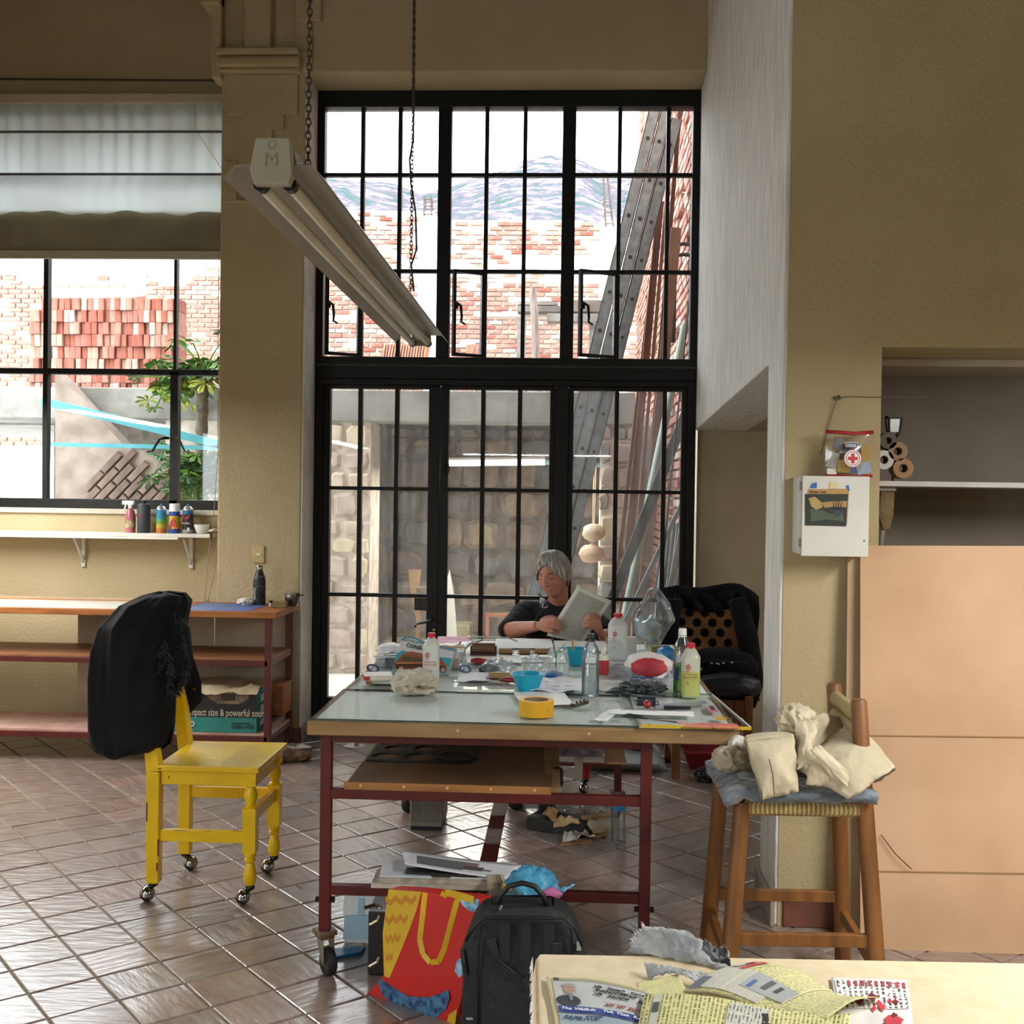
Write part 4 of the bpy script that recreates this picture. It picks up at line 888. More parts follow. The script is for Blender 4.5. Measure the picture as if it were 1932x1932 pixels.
blindf(zr_[0], zr_[1], .005).build('cloth', BM, bl, smooth=True); blindf(zr_[1], zr_[2], .01).build('cloth', BM, bl, smooth=True); blindf(zr_[2], zr_[3], .07).build('cloth', BM, bl, smooth=True)
for z in zr_[1:3]: MB().tube([(-3.88, yb-.014, z), (-2.08, yb-.014, z)], .008, 8).build('rod', M('4d5658', .5), bl)
MB().box(-3.88, -2.08, yb-.02, yb+.03, zr_[0], zr_[0]+.06).build('head_rail', creamw, bl, bevel=.006)
MB().tube([(-2.3, yb-.03, zr_[0]+.02), (-2.29, yb-.035, zr_[1]), (-2.12, yb-.05, zr_[2]+.02)], .0015, 4).build('pull_cord', M('8f9290', .7), bl)
MB().tube([(-3.88, yb+.005, at(300, 165, Y=yb).z+.06), (-2.08, yb+.0, at(300, 168, Y=yb).z+.05)], .006, 6).build('wire', M('2c2a26', .6), bl)
pe = MB().box(-3.9, -2.078, YP+.19, YP+.28, at(300, 480, Y=YP+.2).z, at(300, 402, Y=YP+.2).z)
# pelmet board below the blind
tp_ = thing('pelmet', 'grey olive cross panel under the blind across the side window', 'panel', (-2.9, YP+.25, at(300, 484, Y=YP+.2).z))
MB().box(-3.88, -2.078, YP+.25, YP+.279, at(300, 478, Y=YP+.25).z, at(300, 396, Y=YP+.25).z).build('board', M('8d876f', .8, '7a745e', 3, .1), tp_)
for d, h0, h1 in ((0, 478, 474), (.006, 485, 478)): MB().box(-3.88, -2.078, YP+.24+d, YP+.279, at(300, h0+3, Y=YP+.25).z, at(300, h1, Y=YP+.25).z).build('edge_strip', M('b3ae9c', .7), tp_)
# ---- wall shelf with spray cans
ys = YP+.20; zs = at(300, 1006, Y=ys-.05).z
wsf = thing('wall_shelf', 'narrow white wall shelf on a metal bracket under the side window', 'shelf', (-2.6, ys, zs))
sx1 = at(398, 1000, Y=ys-.1).x
MB().box(-3.6, sx1, ys-.12, YP+.28, zs-.022, zs).build('board', M('e2ded4', .6, 'cfcabf', 8), wsf, bevel=.004)
MB().box(-3.6, at(338, 1000, Y=ys-.1).x, ys-.125, ys-.11, zs-.034, zs-.022).build('lip', M('e8e5dc', .6), wsf)
for bx_ in (at(354, 1030, Y=ys).x, -3.0):
    m = MB().box(bx_-.012, bx_+.012, YP+.262, YP+.28, zs-.22, zs-.024).bar((bx_, YP+.27, zs-.19), (bx_, ys-.08, zs-.03), .016, .006)
    m.build('bracket', M('d5d2cb', .5), wsf, bevel=.001)
    MB().lathe([(.005, 0), (.005, .003), (0, .004)], (bx_, YP+.262, zs-.19), 8, Matrix.Rotation(PI/2, 4, 'X')).build('screw', chrome_d, wsf)
def can(px, name, cols, hgt, r, label, cap=None, capc=None, cat='spray can', txt=None):
    c = at(px, 1003, Y=ys-.03); c.z = zs+.001
    t = thing(name, label, cat, c); n = len(cols)
    for i, cc in enumerate(cols):
        za, zb_ = hgt*i/n, hgt*(i+1)/n
        MB().lathe([(0 if i == 0 else r, za), (r, za), (r, zb_), (0 if i == n-1 else r, zb_)], c, 24).build('label_band' if i else 'body', M(cc, .35, None, 9), t, smooth=40)
    return t, c
def conic(t, c, r, h, rim=M('c9ccd0', .3, metal=.8), valve=M('2f5c86', .5)):
    MB().lathe([(r, h), (r*1.02, h+.003), (r*.9, h+.01), (r*.55, h+.022), (r*.5, h+.024), (0, h+.024)], c, 20).build('dome', rim, t, smooth=40)
    MB().lathe([(r*.3, h+.022), (r*.28, h+.034), (r*.18, h+.038), (0, h+.038)], c, 12).build('nozzle', valve, t, smooth=40)
t, c = can(304, 'spray_can', ('c9742a', 'b7a53c', '5fa04a', '2d8fa8', '2a86b5'), .142, .030, 'blue spray can with green and orange foot on the wall shelf'); conic(t, c, .03, .142)
t, c = can(329, 'spray_can', ('2a4a93', 'd2b13c', 'd2b13c', 'cfa63a', '2a4f9b'), .132, .0325, 'white capped spray can with big red letter on the wall shelf')
MB().lathe([(.0325, .133), (.0315, .137), (.0305, .178), (.027, .181), (0, .181)], c, 24).build('cap', M('e9ecef', .4), t, smooth=40)
text('A', M('c23a2a', .5), t, (c.x-.017, c.y-.0335, c.z+.03), FACE, .085, bold=.04, sx=.75)
MB().prism([(-.026, .028), (-.012, .028), (-.002, .085), (-.012, .075)], lambda a_, b_, q: (c.x+a_, q, c.z+b_), c.y-.0322, c.y-.024).build('label_shadow', M('23426f', .5), t)
t, c = can(354.5, 'spray_can', ('8b8f93', '1b191d', '1b191d', '3a1c28', '1d1b1f', '2c6aa6'), .142, .0315, 'black spray can with red swirl and blue top on the wall shelf'); conic(t, c, .0315, .142)
text('Acrilico', M('d8d4d2', .5), t, (c.x-.026, c.y-.0325, c.z+.058), FACE, .0155, bold=.015)
text('Esmalte', M('b94a55', .5), t, (c.x-.022, c.y-.0325, c.z+.09), FACE, .013, bold=.015)
MB().box(c.x+.005, c.x+.02, c.y-.0325, c.y-.024, c.z+.014, c.z+.036).build('label_box', M('c9cbce', .5), t)
MB().tube([(c.x-.02+.04*k_/8, c.y-.0315+.0, c.z+.1+.012*math.sin(k_)) for k_ in range(9)], .004, 5).build('label_swirl', M('a93a48', .5), t)
c = at(271, 1003, Y=ys-.03); c.z = zs+.001
t = lathe_thing('flask', [(0, 0), (.036, 0), (.038, .004), (.0395, .17), (.037, .176), (.018, .178)], c, M('3b4148', .6, '333940', 9, .1), 'charcoal plastic flask with black cap on the wall shelf', 'flask', parts=(('cap', [(.0155, .178), (.0155, .197), (.0, .199)], M('17181a', .5)),))
MB().lathe([(.0, 0), (.012, 0), (.012, .001), (0, .0012)], (c.x-.012, c.y-.0385, c.z+.105), 14, Matrix.Rotation(PI/2, 4, 'X')).build('red_mark', M('7d2f38', .6), t)
c = at(246, 1003, Y=ys-.03); c.z = zs+.001
t = lathe_thing('spray_bottle', [(0, 0), (.03, 0), (.031, .1), (.024, .13), (.013, .15)], c, M('a0465c', .3, 'c07a7a', 5), 'pinkish trigger spray bottle at the shelf end by the window', 'bottle', parts=(('neck', [(.014, .15), (.014, .17), (0, .171)], M('e9e7e2', .5)),))
MB().box(c.x-.05, c.x+.022, c.y-.012, c.y+.012, c.z+.17, c.z+.195).tube([(c.x-.03, c.y, c.z+.17), (c.x-.04, c.y, c.z+.13)], .006, 6).build('trigger', M('e9e7e2', .5), t, bevel=.003)
MB().lathe([(.0315, .03), (.0318, .03), (.0318, .075), (.0315, .075)], c, 24).build('label', M('c9b48a', .6, '7d5f52', 30), t)
c = at(381, 1002, Y=ys-.02); c.z = zs+.001
single(MB().lathe([(0, 0), (.028, 0), (.032, .004), (.047, .045), (.049, .055), (.046, .055), (.042, .044), (.028, .008), (0, .006)], c, 28), 'bowl', M('e6e6e3', .35), 'small white bowl at the end of the wall shelf', 'bowl', smooth=40)
cd = thing('cord', 'long thin blind cord hanging past the shelf end to the bench', 'cord', (sx1, ys-.06, BZ))
MB().tube([at(413, 470, Y=YP+.2), at(411, 860, Y=YP+.18), at(402, 990, Y=YP+.1), at(393, 1050, Y=YP-.0), at(386, 1136, Y=6.63)], .0022, 5).tube([at(414, 700, Y=YP+.22), at(412, 1000, Y=YP+.15), at(405, 1080, Y=YP+.0), at(391, 1138, Y=6.63)], .0022, 5).build('strand', M('8d8a78', .8), cd)
c = at(404, 1001, Y=YP+.12); single(MB().blob(c, (.03, .05, .012), 6, .35, 2, 3), 'rag', M('d8cdb8', .9, 'b8ab95', 20, .3), 'rolled pale rag wedged beside the wall shelf end', 'rag', smooth=True)
c = at(398, 1013, Y=YP+.05); single(MB().bar(c+Vector((0, 0, .03)), c+Vector((.004, 0, -.03)), .016, .012, w2=.004, h2=.004), 'clip', M('1b1c1e', .5), 'black spring clip hanging at the wall shelf end', 'clip', bevel=.002)
c = at(488, 1046, Y=YP-.008); sw_ = thing('light_switch', 'beige light switch plate on the pillar above the black bottle', 'switch', c)
MB().box(c.x-.035, c.x+.035, YP-.010, YP+.002, c.z-.052, c.z+.052).build('plate', M('c2ad78', .5), sw_, bevel=.006)
MB().box(c.x-.016, c.x+.016, YP-.0135, YP-.009, c.z-.009, c.z+.009).build('rocker', M('dccf9f', .4), sw_, bevel=.002)
# ---- hanging fluorescent fixture
LA, LB = at(517, 314, Y=2.3), at(796, 634, Y=4.42)
ld = (LB-LA).normalized(); lx = Vector((0, 0, 1)).cross(ld).normalized()*-1; lz = lx.cross(ld); lz = lz if lz.z > 0 else -lz
lamp = thing('fluorescent_fixture', 'long metal fluorescent fixture with two unlit tubes on chains', 'light fixture', LA)
def swp(poly, t0=0.0, t1=1.0, taper=1.0):
    return MB().prism(poly, lambda a_, b_, t: lerp(LA, LB, t)+lx*a_+lz*b_, t0, t1)
shade = M('b4aea0', .42, 'a29c8e', 3, .05, metal=.25)
def strip(pts, th):
    up_ = [(a_, b_+th) for a_, b_ in reversed(pts)]; return pts+up_
swp(strip([(-.102, -.026), (-.1, -.022), (-.077, .002), (.077, .002), (.1, -.022), (.102, -.026)], .0015)).build('reflector', shade, lamp)
MB().prism(strip([(-.112, -.012), (-.102, -.026)], .0015), lambda a_, b_, t: lerp(LA, LB, t)+lx*a_+lz*b_, -.001, .012).build('bent_corner', shade, lamp)
swp([(-.042, .004), (.042, .004), (.033, .045), (-.033, .045)], .012, .985).build('ballast_housing', M('c2bdb0', .45, metal=.2), lamp, bevel=.002)
swp([(-.012, .002), (.012, .002), (.01, -.022), (-.01, -.022)], .02, .98).build('spine', shade, lamp)
for sx_ in (-1, 1):
    a_, b_ = lerp(LA, LB, .004)+lx*.03*sx_+lz*-.034, lerp(LA, LB, .985)+lx*.03*sx_+lz*-.034
    MB().tube([a_, b_], .0125, 14).build('tube', M('cfc9b6', .3, spec=.6), lamp, smooth=True)
    for q in (a_, b_-ld*.02): MB().tube([q-ld*.002, q+ld*.02], .0148, 14).build('tube_socket', M('26272a', .4, metal=.4), lamp, smooth=40)
capf = lambda a_, b_, t: LA+lx*a_+lz*b_+ld*t
CP = [(-.045, -.01), (-.036, -.042), (.036, -.042), (.043, -.022), (.036, .053), (-.034, .053)]
MB().prism(CP, capf, -.018, .004).build('end_cap', M('a9a58f', .5, 'a09c86', 4, .05), lamp, bevel=.0025)
MB().prism([(a_*.85, b_*.9) for a_, b_ in CP], lambda a_, b_, t: LB+lx*a_+lz*b_+ld*t, -.01, .01).build('end_cap', M('a9a58f', .5), lamp)
em = M('8d8a77', .6)
lrot = Matrix((lx, lz, -ld)).transposed().to_euler()
text('M', em, lamp, LA-ld*.0185+lx*-.016+lz*-.005, lrot, .04, name='embossed_letter', bold=-.006)
q = LA-ld*.0185+lz*.038
MB().ring([(.0075, 0), (.0083, 0), (.0083, .0008), (.0075, .0008)], q, 20, lrot.to_matrix().to_4x4()).build('embossed_ring', em, lamp)
lkme = None
def chain(p, topvis, n_vis, pitch, sag=0):
    global lkme
    w, h = pitch*.42, pitch*.72; rr = pitch*.11
    if lkme is None:
        mb = MB(); pts = [Vector((w*math.cos(t)*.9, 0, h*math.sin(t))) for t in [k_*PI/4 for k_ in range(9)]]; mb.tube(pts, rr, 5)
        o = mb.build('link', M('5c5647', .45, '464033', 20, metal=.6), lamp, origin=(0, 0, 0)); o.location = p-wloc(lamp); lkme = o.data; me = o.data
        for v in me.vertices: v.co += wloc(lamp)
        sc = 1
    else:
        sc = pitch/.0146; mesh_obj(lkme, lamp, p, (0, 0, .5), (sc, sc, sc))
    for k_ in range(1, n_vis): mesh_obj(lkme, lamp, p+Vector((0, 0, pitch*k_)), (0, 0, .5+(PI/2 if k_ % 2 else 0)), (sc, sc, sc))
    z = p.z+pitch*n_vis; MB().tube([(p.x, p.y, z-.004), (p.x, p.y, CEIL-.004)], pitch*.16, 6).build('chain_upper', M('5c5647', .45, metal=.6), lamp)
pa = at(581, 308, Y=2.42); chain(pa, 0, 26, .0146)
pb = at(775, 540, Y=4.22); chain(pb, 0, 70, .0158)
MB().tube([pb+Vector((.012, 0, -.02)), at(776, 500, Y=4.22), at(786, 470, Y=4.22), at(784, 400, Y=4.22), at(775, 345, Y=4.22), at(773, 300, Y=4.22), at(780, 260, Y=4.22), at(781, 160, Y=4.22), at(781, -60, Y=4.22), (pb.x+.02, pb.y, CEIL-.004)], .0035, 6).build('power_cord', M('3a382f', .6), lamp, smooth=True)
for q in (pa, pb): MB().tube([q+Vector((0, 0, 0)), q+Vector((-.002, 0, -.022)), q+Vector((-.02, 0, -.02))], .002, 5).build('hook', chrome_d, lamp)
# ================================================================ WORK TABLE
TX0, TX1, TY0, TY1, TZ = -.785, .535, 3.455, 5.46, .80
tb = thing('work_table', 'large red steel work table with worn wooden top on casters', 'table', (-.1, 4.45, 0))
wood_t = M('a08257', .7, '7a5c36', 6, .3, stretch=(.7, 5, 5), lo=.3, hi=.75)
MB().box(TX0, TX1, TY0, TY0+.045, TZ-.045, TZ-.002).box(TX0, TX1, TY1-.045, TY1, TZ-.045, TZ-.002).box(TX0, TX0+.045, TY0+.046, TY1-.046, TZ-.045, TZ-.002).box(TX1-.045, TX1, TY0+.046, TY1-.046, TZ-.045, TZ-.002).build('edging', wood_t, tb, bevel=.004)
MB().box(TX0+.02, TX1-.02, TY0+.02, TY1-.02, TZ-.03, TZ-.001).build('top_panel', M('eef6f0', .5, 'f1f6f2', 3), tb)
for x in (-.32, .08, .36): MB().lathe([(.005, 0), (.004, .001), (0, .001)], (x, TY0-.0005, TZ-.02), 10, Matrix.Rotation(PI/2, 4, 'X')).build('screw', M('cfae78', .4), tb)
LXa, LXb, LYa, LYb = at(617, 1400, Y=3.52).x, at(1220, 1400, Y=3.52).x, 3.52, 5.3
for x in (LXa, LXb):
    for y in (LYa, LYb): MB().box(x-.017, x+.017, y-.017, y+.017, .135, TZ-.046).build('leg', red_paint, tb, bevel=.002)
def rails(z, h=.03, sides=True):
    MB().box(LXa+.017, LXb-.017, LYa-.015, LYa+.015, z-h, z).build('rail', red_paint, tb, bevel=.002)
    MB().box(LXa+.017, LXb-.017, LYb-.015, LYb+.015, z-h, z).build('rail', red_paint, tb, bevel=.002)
zm_, zl_ = at(900, 1497, Y=3.5).z, at(900, 1680, Y=3.5).z
for z in (TZ-.046, zm_, zl_): rails(z)
for x in (LXa, LXb):
    MB().box(x-.014, x+.014, LYa+.018, LYb-.018, TZ-.076, TZ-.047).build('rail', red_paint, tb, bevel=.002)
    for z_ in (zl_,):
        for y in (LYa-.018, LYa+.018): pass
        MB().lathe([(.009, -.03), (.009, .03)], (x, LYa, z_-.05), 6, Matrix.Rotation(PI/2, 4, 'Y')).build('bolt', M('2a2321', .5, metal=.5), tb)
xc_ = at(911, 1676, Y=LYa).x
MB().box(xc_-.028, xc_+.028, LYa-.01, LYb+.01, zl_+.001, zl_+.008).build('centre_bar', red_paint, tb)
MB().lathe([(.012, 0), (.011, .003), (0, .004)], (xc_, LYa, zl_+.008), 10).build('bolt', M('4a2019', .5), tb)
# shelf board on the middle rail
sx0, sx1_ = at(650, 1490, Y=3.51).x, at(1040, 1490, Y=3.51).x
shb = thing('shelf_board', 'brown plywood drawing board lying on the table middle rail', 'board', ((sx0+sx1_)/2, 4.3, zm_))
MB().box(sx0, sx1_, 3.51, 5.15, zm_+.001, zm_+.012).build('plywood', M('77583c', .55, '5d4430', 3, .1), shb)
MB().box(sx0, sx1_, 3.502, 3.51, zm_+.0, zm_+.024).build('front_lip', M('a06f3c', .6, '86592c', 8, .1, stretch=(.6, 4, 4)), shb, bevel=.002)
for i in range(5): MB().lathe([(.005, 0), (.004, .001), (0, .0012)], (lerp(sx0, sx1_, .08+.21*i), 3.5015, zm_+.014), 8, Matrix.Rotation(PI/2, 4, 'X')).build('screw', M('d8ac68', .4), shb)
MB().bar(at(1043, 1494, Y=3.56), at(1040, 1396, Y=4.2), .02, .05, up=(1, 0, 0)).build('side_batten', M('9c7f58', .7, '7d623f', 6), shb, bevel=.003)
single(MB().tube([at(1050, 1478, Y=3.75), at(1051, 1455, Y=3.8)], .022, 12), 'black_ball', M('17181a', .4), 'round black ball peeking out beside the drawing board edge', 'ball', smooth=40)
# stencil with holes
def holed(cx, cy, w, d, z, holes, th, name, m, par=None):
    cu = bpy.data.curves.new(name, 'CURVE'); cu.dimensions = '2D'; cu.fill_mode = 'BOTH'; cu.extrude = th/2; cu.resolution_u = 6
    def poly(pts):
        s = cu.splines.new('POLY'); s.points.add(len(pts)-1); s.use_cyclic_u = True
        for k_, (a_, b_) in enumerate(pts): s.points[k_].co = (a_, b_, 0, 1)
    poly([(-w/2, -d/2), (w/2, -d/2), (w/2, d/2), (-w/2, d/2)])
    for hx, hy, r_ in holes: poly([(hx+r_*math.cos(-t), hy+r_*math.sin(-t)) for t in [2*PI*i/20 for i in range(20)]])
    tmp = bpy.data.objects.new('t', cu); COL.objects.link(tmp); me = bpy.data.meshes.new_from_object(tmp.evaluated_get(bpy.context.evaluated_depsgraph_get())); bpy.data.objects.remove(tmp)
    me.materials.clear(); me.materials.append(m); o = bpy.data.objects.new(name, me); COL.objects.link(o); o.location = (cx, cy, z)
    return o
q = at(800, 1418, Z=zm_+.016)
o = holed(q.x+.0, q.y+.02, .36, .34, zm_+.0155, [(-.12, -.1, .05), (0, -.1, .058), (-.1, .02, .045), (.01, .03, .05), (-.12, .12, .035), (-.04, .125, .03), (.04, .125, .033), (.12, .12, .03)], .004, 'stencil_sheet', M('1f2022', .5)); tag(o, 'black sheet with round cut-outs on the drawing board', 'stencil')
q2 = at(862, 1425, Z=zm_+.02)
single(MB().ring([(.055, 0), (.075, 0), (.075, .003), (.055, .003)], (q2.x, q2.y, zm_+.0185), 32), 'cut_ring', M('2c2a2b', .5), 'loose dark ring lying over the black cut-out sheet', 'ring')
q = at(790, 1397, Z=zm_+.02); single(MB().cbox((q.x, q.y+.05, zm_+.0145), (.46, .18, .005), .05), 'card_scrap', M('a98f68', .8, '947a55', 8), 'long kraft card strip at the rear of the drawing board', 'card')
q = at(735, 1393, Z=zm_+.03); single(MB().cbox((q.x, q.y+.08, zm_+.019), (.12, .12, .004), .2), 'grey_card', M('b9b9b5', .7, '6b6a63', 20), 'small grey patterned card on the kraft strip under the table', 'card')
q = at(688, 1398, Z=zm_+.015); single(MB().cbox((q.x-.01, q.y+.0, zm_+.0145), (.07, .2, .003), -.15), 'acetate_sheet', thin('acetate', (.95, .97, .98), .12, .25), 'clear wrinkled acetate sheet at the drawing board corner', 'sheet')
def caster_wheel(parent, x, y, ang, r=.042):
    c = bpy.data.objects.new('caster', None); COL.objects.link(c); c.parent = parent; c.location = Vector((x, y, 0))-wloc(parent)
    m4 = Matrix.Translation((x, y, 0)) @ Matrix.Rotation(ang, 4, 'Z')
    st = M('8f8a7c', .45, '6d6658', 12, .2, metal=.5)
    m = MB().box(-.03, .03, -.03, .03, .118, .134, m4).box(-.024, .024, -.024, .024, .108, .118, m4)
    m.build('mounting_plate', M('7d6a58', .5, '5a4738', 20, metal=.4), c, bevel=.002)
    f = MB()
    for e in (-1, 1):
        f.prism([(-.02, .11), (.03, .11), (.04, r-.008), (.02, r-.008)], lambda a_, b_, t: m4 @ Vector((a_, t, b_)), e*.018-.0015, e*.018+.0015)
    f.build('fork', st, c)
    rot = m4 @ Matrix.Translation((.03, 0, r)) @ Matrix.Rotation(PI/2, 4, 'X')
    MB().ring([(r*.62, -.012), (r*.93, -.014), (r, -.008), (r, .008), (r*.93, .014), (r*.62, .012)], (0, 0, 0), 28, rot).build('tyre', rubber, c, smooth=50)
    MB().lathe([(0, -.011), (r*.62, -.009), (r*.62, .009), (0, .011)], (0, 0, 0), 20, rot).build('hub', M('3a3b3d', .5), c, smooth=50)
    MB().lathe([(.006, -.022), (.006, .022)], (0, 0, 0), 8, rot).build('axle', st, c)
caster_wheel(tb, LXa, LYa, R(-55)); caster_wheel(tb, LXb, LYa, R(-100)); caster_wheel(tb, LXa, LYb, R(60)); caster_wheel(tb, LXb, LYb, R(100))
# glass plates
gl_t = thin('glass_plate', (.965, .99, .975), .045, 0, rough=.015, edge=.35)
gl_e = M('1f3d35', .15, None, 5, spec=.8)
ZG = TZ+.006
def plate(x0, x1, y0, y1, z, label, rz=0, edge=gl_e, th=.005, skew=0):
    t = thing('glass_plate', label, 'glass plate', ((x0+x1)/2, (y0+y1)/2, z)); m4 = Matrix.Translation(((x0+x1)/2+skew*(y1-y0)/2, (y0+y1)/2, z)) @ Matrix.Rotation(rz, 4, 'Z'); a_, b_ = (x1-x0)/2, (y1-y0)/2; m4[0][1] += skew
    MB().add([m4 @ Vector(p) for p in ((-a_, -b_, th), (a_, -b_, th), (a_, b_, th), (-a_, b_, th))], [(0, 1, 2, 3)]).build('glass', gl_t, t)
    m = MB(); m.box(-a_, a_, -b_, -b_+.0015, 0, th-.0003, m4).box(-a_, a_, b_-.0015, b_, 0, th-.0003, m4).box(-a_, -a_+.0015, -b_, b_, 0, th-.0003, m4).box(a_-.0015, a_, -b_, b_, 0, th-.0003, m4); m.build('glass_edge', edge, t); return t, m4
plate(TX0+.006, .232, TY0+.012, 4.0, TZ, 'large clear glass plate along the table front')
plate(TX0+.02, .46, 4.005, 4.75, TZ, 'second clear glass plate behind the front plate')
c1, c2 = at(1205, 1374, Z=ZG+.004), at(1412, 1379, Z=ZG+.004)
sl, m4s = plate(.237, .563, TY0-.01, 4.03, ZG, 'inking glass slab with yellow taped front edge', 0, M('7f9a92', .3), .006, -.075)
SL = ZG+.0065
MB().box(.236, .566, TY0-.0125, TY0-.0103, ZG-.001, ZG+.009).build('edge_tape', M('c9a81f', .5, '3a3420', 30, lo=.6, hi=.7), sl)
MB().bar((.565, TY0-.008, ZG+.0035), (.565-.075*.585, 4.025, ZG+.0035), .004, .009).build('side_tape', M('d5d3cb', .5), sl)
def patch(pts, z, col, name, par, n=14):
    P = [at(px, py, Z=z) for px, py in pts]; MB().prism([(p.x, p.y) for p in P], lambda a_, b_, t: (a_, b_, t), z, z+.0006).build(name, M(col, .4, None, 14), par)
patch([(1292, 1366), (1320, 1364), (1390, 1366), (1398, 1375), (1290, 1372)], SL, 'd06a72', 'red_ink_film', sl)
patch([(1345, 1353), (1362, 1352), (1372, 1355), (1368, 1359), (1352, 1358)], SL+.0003, 'd9a32c', 'ochre_ink_dab', sl)
patch([(1333, 1334), (1345, 1331), (1352, 1337), (1356, 1343), (1345, 1345), (1336, 1341)], SL+.0003, 'c9808c', 'pink_ink_dab', sl)
patch([(1338, 1332), (1346, 1333), (1350, 1339), (1342, 1340)], SL+.0006, '2b2b2f', 'black_ink_dab', sl)
patch([(1230, 1330), (1330, 1322), (1335, 1328), (1280, 1334), (1236, 1340)], SL, '8d99a8', 'grey_ink_film', sl)
# ---------------------------------------------------------------- bottles
ZB = TZ+.0065
hdpe = M('e4e6e2', .35, 'd9dcd7', 5, trans=.15)
red_cap = M('c5202c', .4)
ink_r = M('c04a3e', .6)
def bottle_alcohol(px, py, ptop, wpx, label, liquid=None, side=1):
    c = at(px, py, Z=ZB); s = c.y/FPX; h = (py-ptop)*s; r = wpx*s/2
    t = thing('alcohol_bottle', label, 'bottle', c, None); k = h/.184
    bm = hdpe if not liquid else M('dfe3d2', .3, 'd5dbc6', 5, trans=.35)
    MB().lathe([(0, 0), (r*.95, 0), (r, .004*k), (r, .135*k), (r*.96, .14*k), (r*.55, .163*k), (r*.42, .166*k), (r*.42, .17*k), (0, .17*k)], c, 28, sq=.62).build('body', bm, t, smooth=40)
    if liquid: MB().lathe([(r*1.004, .004*k), (r*1.006, .09*k), (r*.99, .0905*k)], c, 28, sq=.62).build('liquid_band', M(liquid, .3, 'd3dc8a', 6, trans=.3), t, smooth=40)
    MB().lathe([(r*.46, .166*k), (r*.47, .168*k), (r*.46, .183*k), (r*.4, .184*k), (0, .184*k)], c, 20).build('cap', red_cap, t, smooth=40)
    yf_ = c.y-r*1.012
    MB().ring([(.0055, 0), (.0085, 0), (.0085, .0006), (.0055, .0006)], (c.x-r*.35*side, yf_, c.z+.105*k), 18, Matrix.Rotation(PI/2, 4, 'X') @ Matrix.Diagonal((1, 1.2, 1, 1))).build('label_emblem', ink_r, t)
    MB().box(c.x-r*.35*side-.0015, c.x-r*.35*side+.0015, yf_-.0006, yf_, c.z+.1*k, c.z+.11*k).build('label_emblem', ink_r, t)
    text('96°', ink_r, t, (c.x-r*.35*side-.007, yf_, c.z+.086*k), FACE, .009)
    text('ALCOHOL DE', ink_r, t, (c.x-r*.85, yf_, c.z+.077*k), FACE, .0075)
    text('DESNATURALIZADO', ink_r, t, (c.x-r*.85, yf_, c.z+.068*k), FACE, .0062, sx=.85)
    MB().box(c.x-r*.85, c.x+r*.6, yf_-.0004, yf_, c.z+.063*k, c.z+.0637*k).build('label_line', ink_r, t)
    text('9', ink_r, t, (c.x-r*.35*side-.006, yf_, c.z+.043*k), FACE, .018)
    return t
bottle_alcohol(813, 1288, 1193, 31, 'milky alcohol bottle with red cap before the printed pouch')
bottle_alcohol(1165, 1243, 1157, 37, 'white alcohol bottle with red cap closest to the woman')
b3 = bottle_alcohol(1302, 1314, 1213, 35, 'alcohol bottle with red cap holding yellow green liquid', 'c3cf6b')
pet = thin('pet_plastic', (.96, .985, 1.0), .07, .10, (.9, .95, 1), rough=.08, streak=(30, 30, 8), edge=.9)
def pet_bottle(name, px, py, ptop, wpx, label, capm, prof, extra=None, z=ZB):
    c = at(px, py, Z=z); s = c.y/FPX; h = (py-ptop)*s; r = wpx*s/2
    t = thing(name, label, 'bottle', c)
    MB().lathe([(a_*r, b_*h) for a_, b_ in prof], c, 28).build('body', pet, t, smooth=40)
    MB().lathe([(r*.46, h*.9), (r*.47, h*.905), (r*.47, h*.985), (r*.42, h), (0, h)], c, 20).build('cap', capm, t, smooth=40)
    MB().ring([(r*.40, h*.875), (r*.47, h*.875), (r*.47, h*.893), (r*.40, h*.893)], c, 20).build('neck_ring', capm, t)
    if extra: extra(t, c, r, h)
    return t
WB = [(0, .012), (.7, 0), (.97, .015), (1, .06), (1, .5), (.94, .53), (.94, .6), (1, .62), (1, .66), (.96, .72), (.7, .82), (.42, .87), (.4, .9)]
def wl(t, c, r, h):
    MB().lathe([(r*.9, .02*h), (r*.93, .06*h), (r*.93, .45*h), (0, .45*h)], c, 24).build('water', thin('water_fill', (.9, .96, .98), .06, .05, (.85, .93, .97)), t, smooth=40)
    y_ = c.y-r*1.005
    for k_ in range(7): MB().box(c.x-r*.45, c.x+r*(.2+.1*(k_ % 3)), y_-.0003, y_, c.z+h*(.12+.035*k_), c.z+h*(.127+.035*k_)).build('label_print', M('8f9799', .6), t)
    MB().box(c.x+r*.45, c.x+r*.72, y_+.004, y_+.0046, c.z+h*.1, c.z+h*.26).build('bar_print', M('7e8587', .6), t)
    MB().tube([(c.x+r*.6*math.cos(t_*2.1), c.y+r*.5*math.sin(t_*3.3), c.z+h*(.64+.02*t_)) for t_ in range(9)], .003, 4).build('inner_foil', M('d5dcdf', .25), t)
pet_bottle('water_bottle', 1113.5, 1315, 1195, 33, 'clear water bottle with black cap near the table front', M('17181a', .4), WB, wl)
def gl(t, c, r, h):
    MB().lathe([(0, .01*h), (r*.72, .006*h), (r*.94, .03*h), (r*.94, .46*h), (0, .46*h)], c, 24).build('green_drink', M('6fae1e', .15, '4f8f12', 10, trans=.55), t, smooth=40)
    MB().box(c.x-r*.98, c.x-r*.5, c.y-r*.87, c.y-r*.85, c.z+h*.22, c.z+h*.42).build('label', M('1f3f78', .5), t)
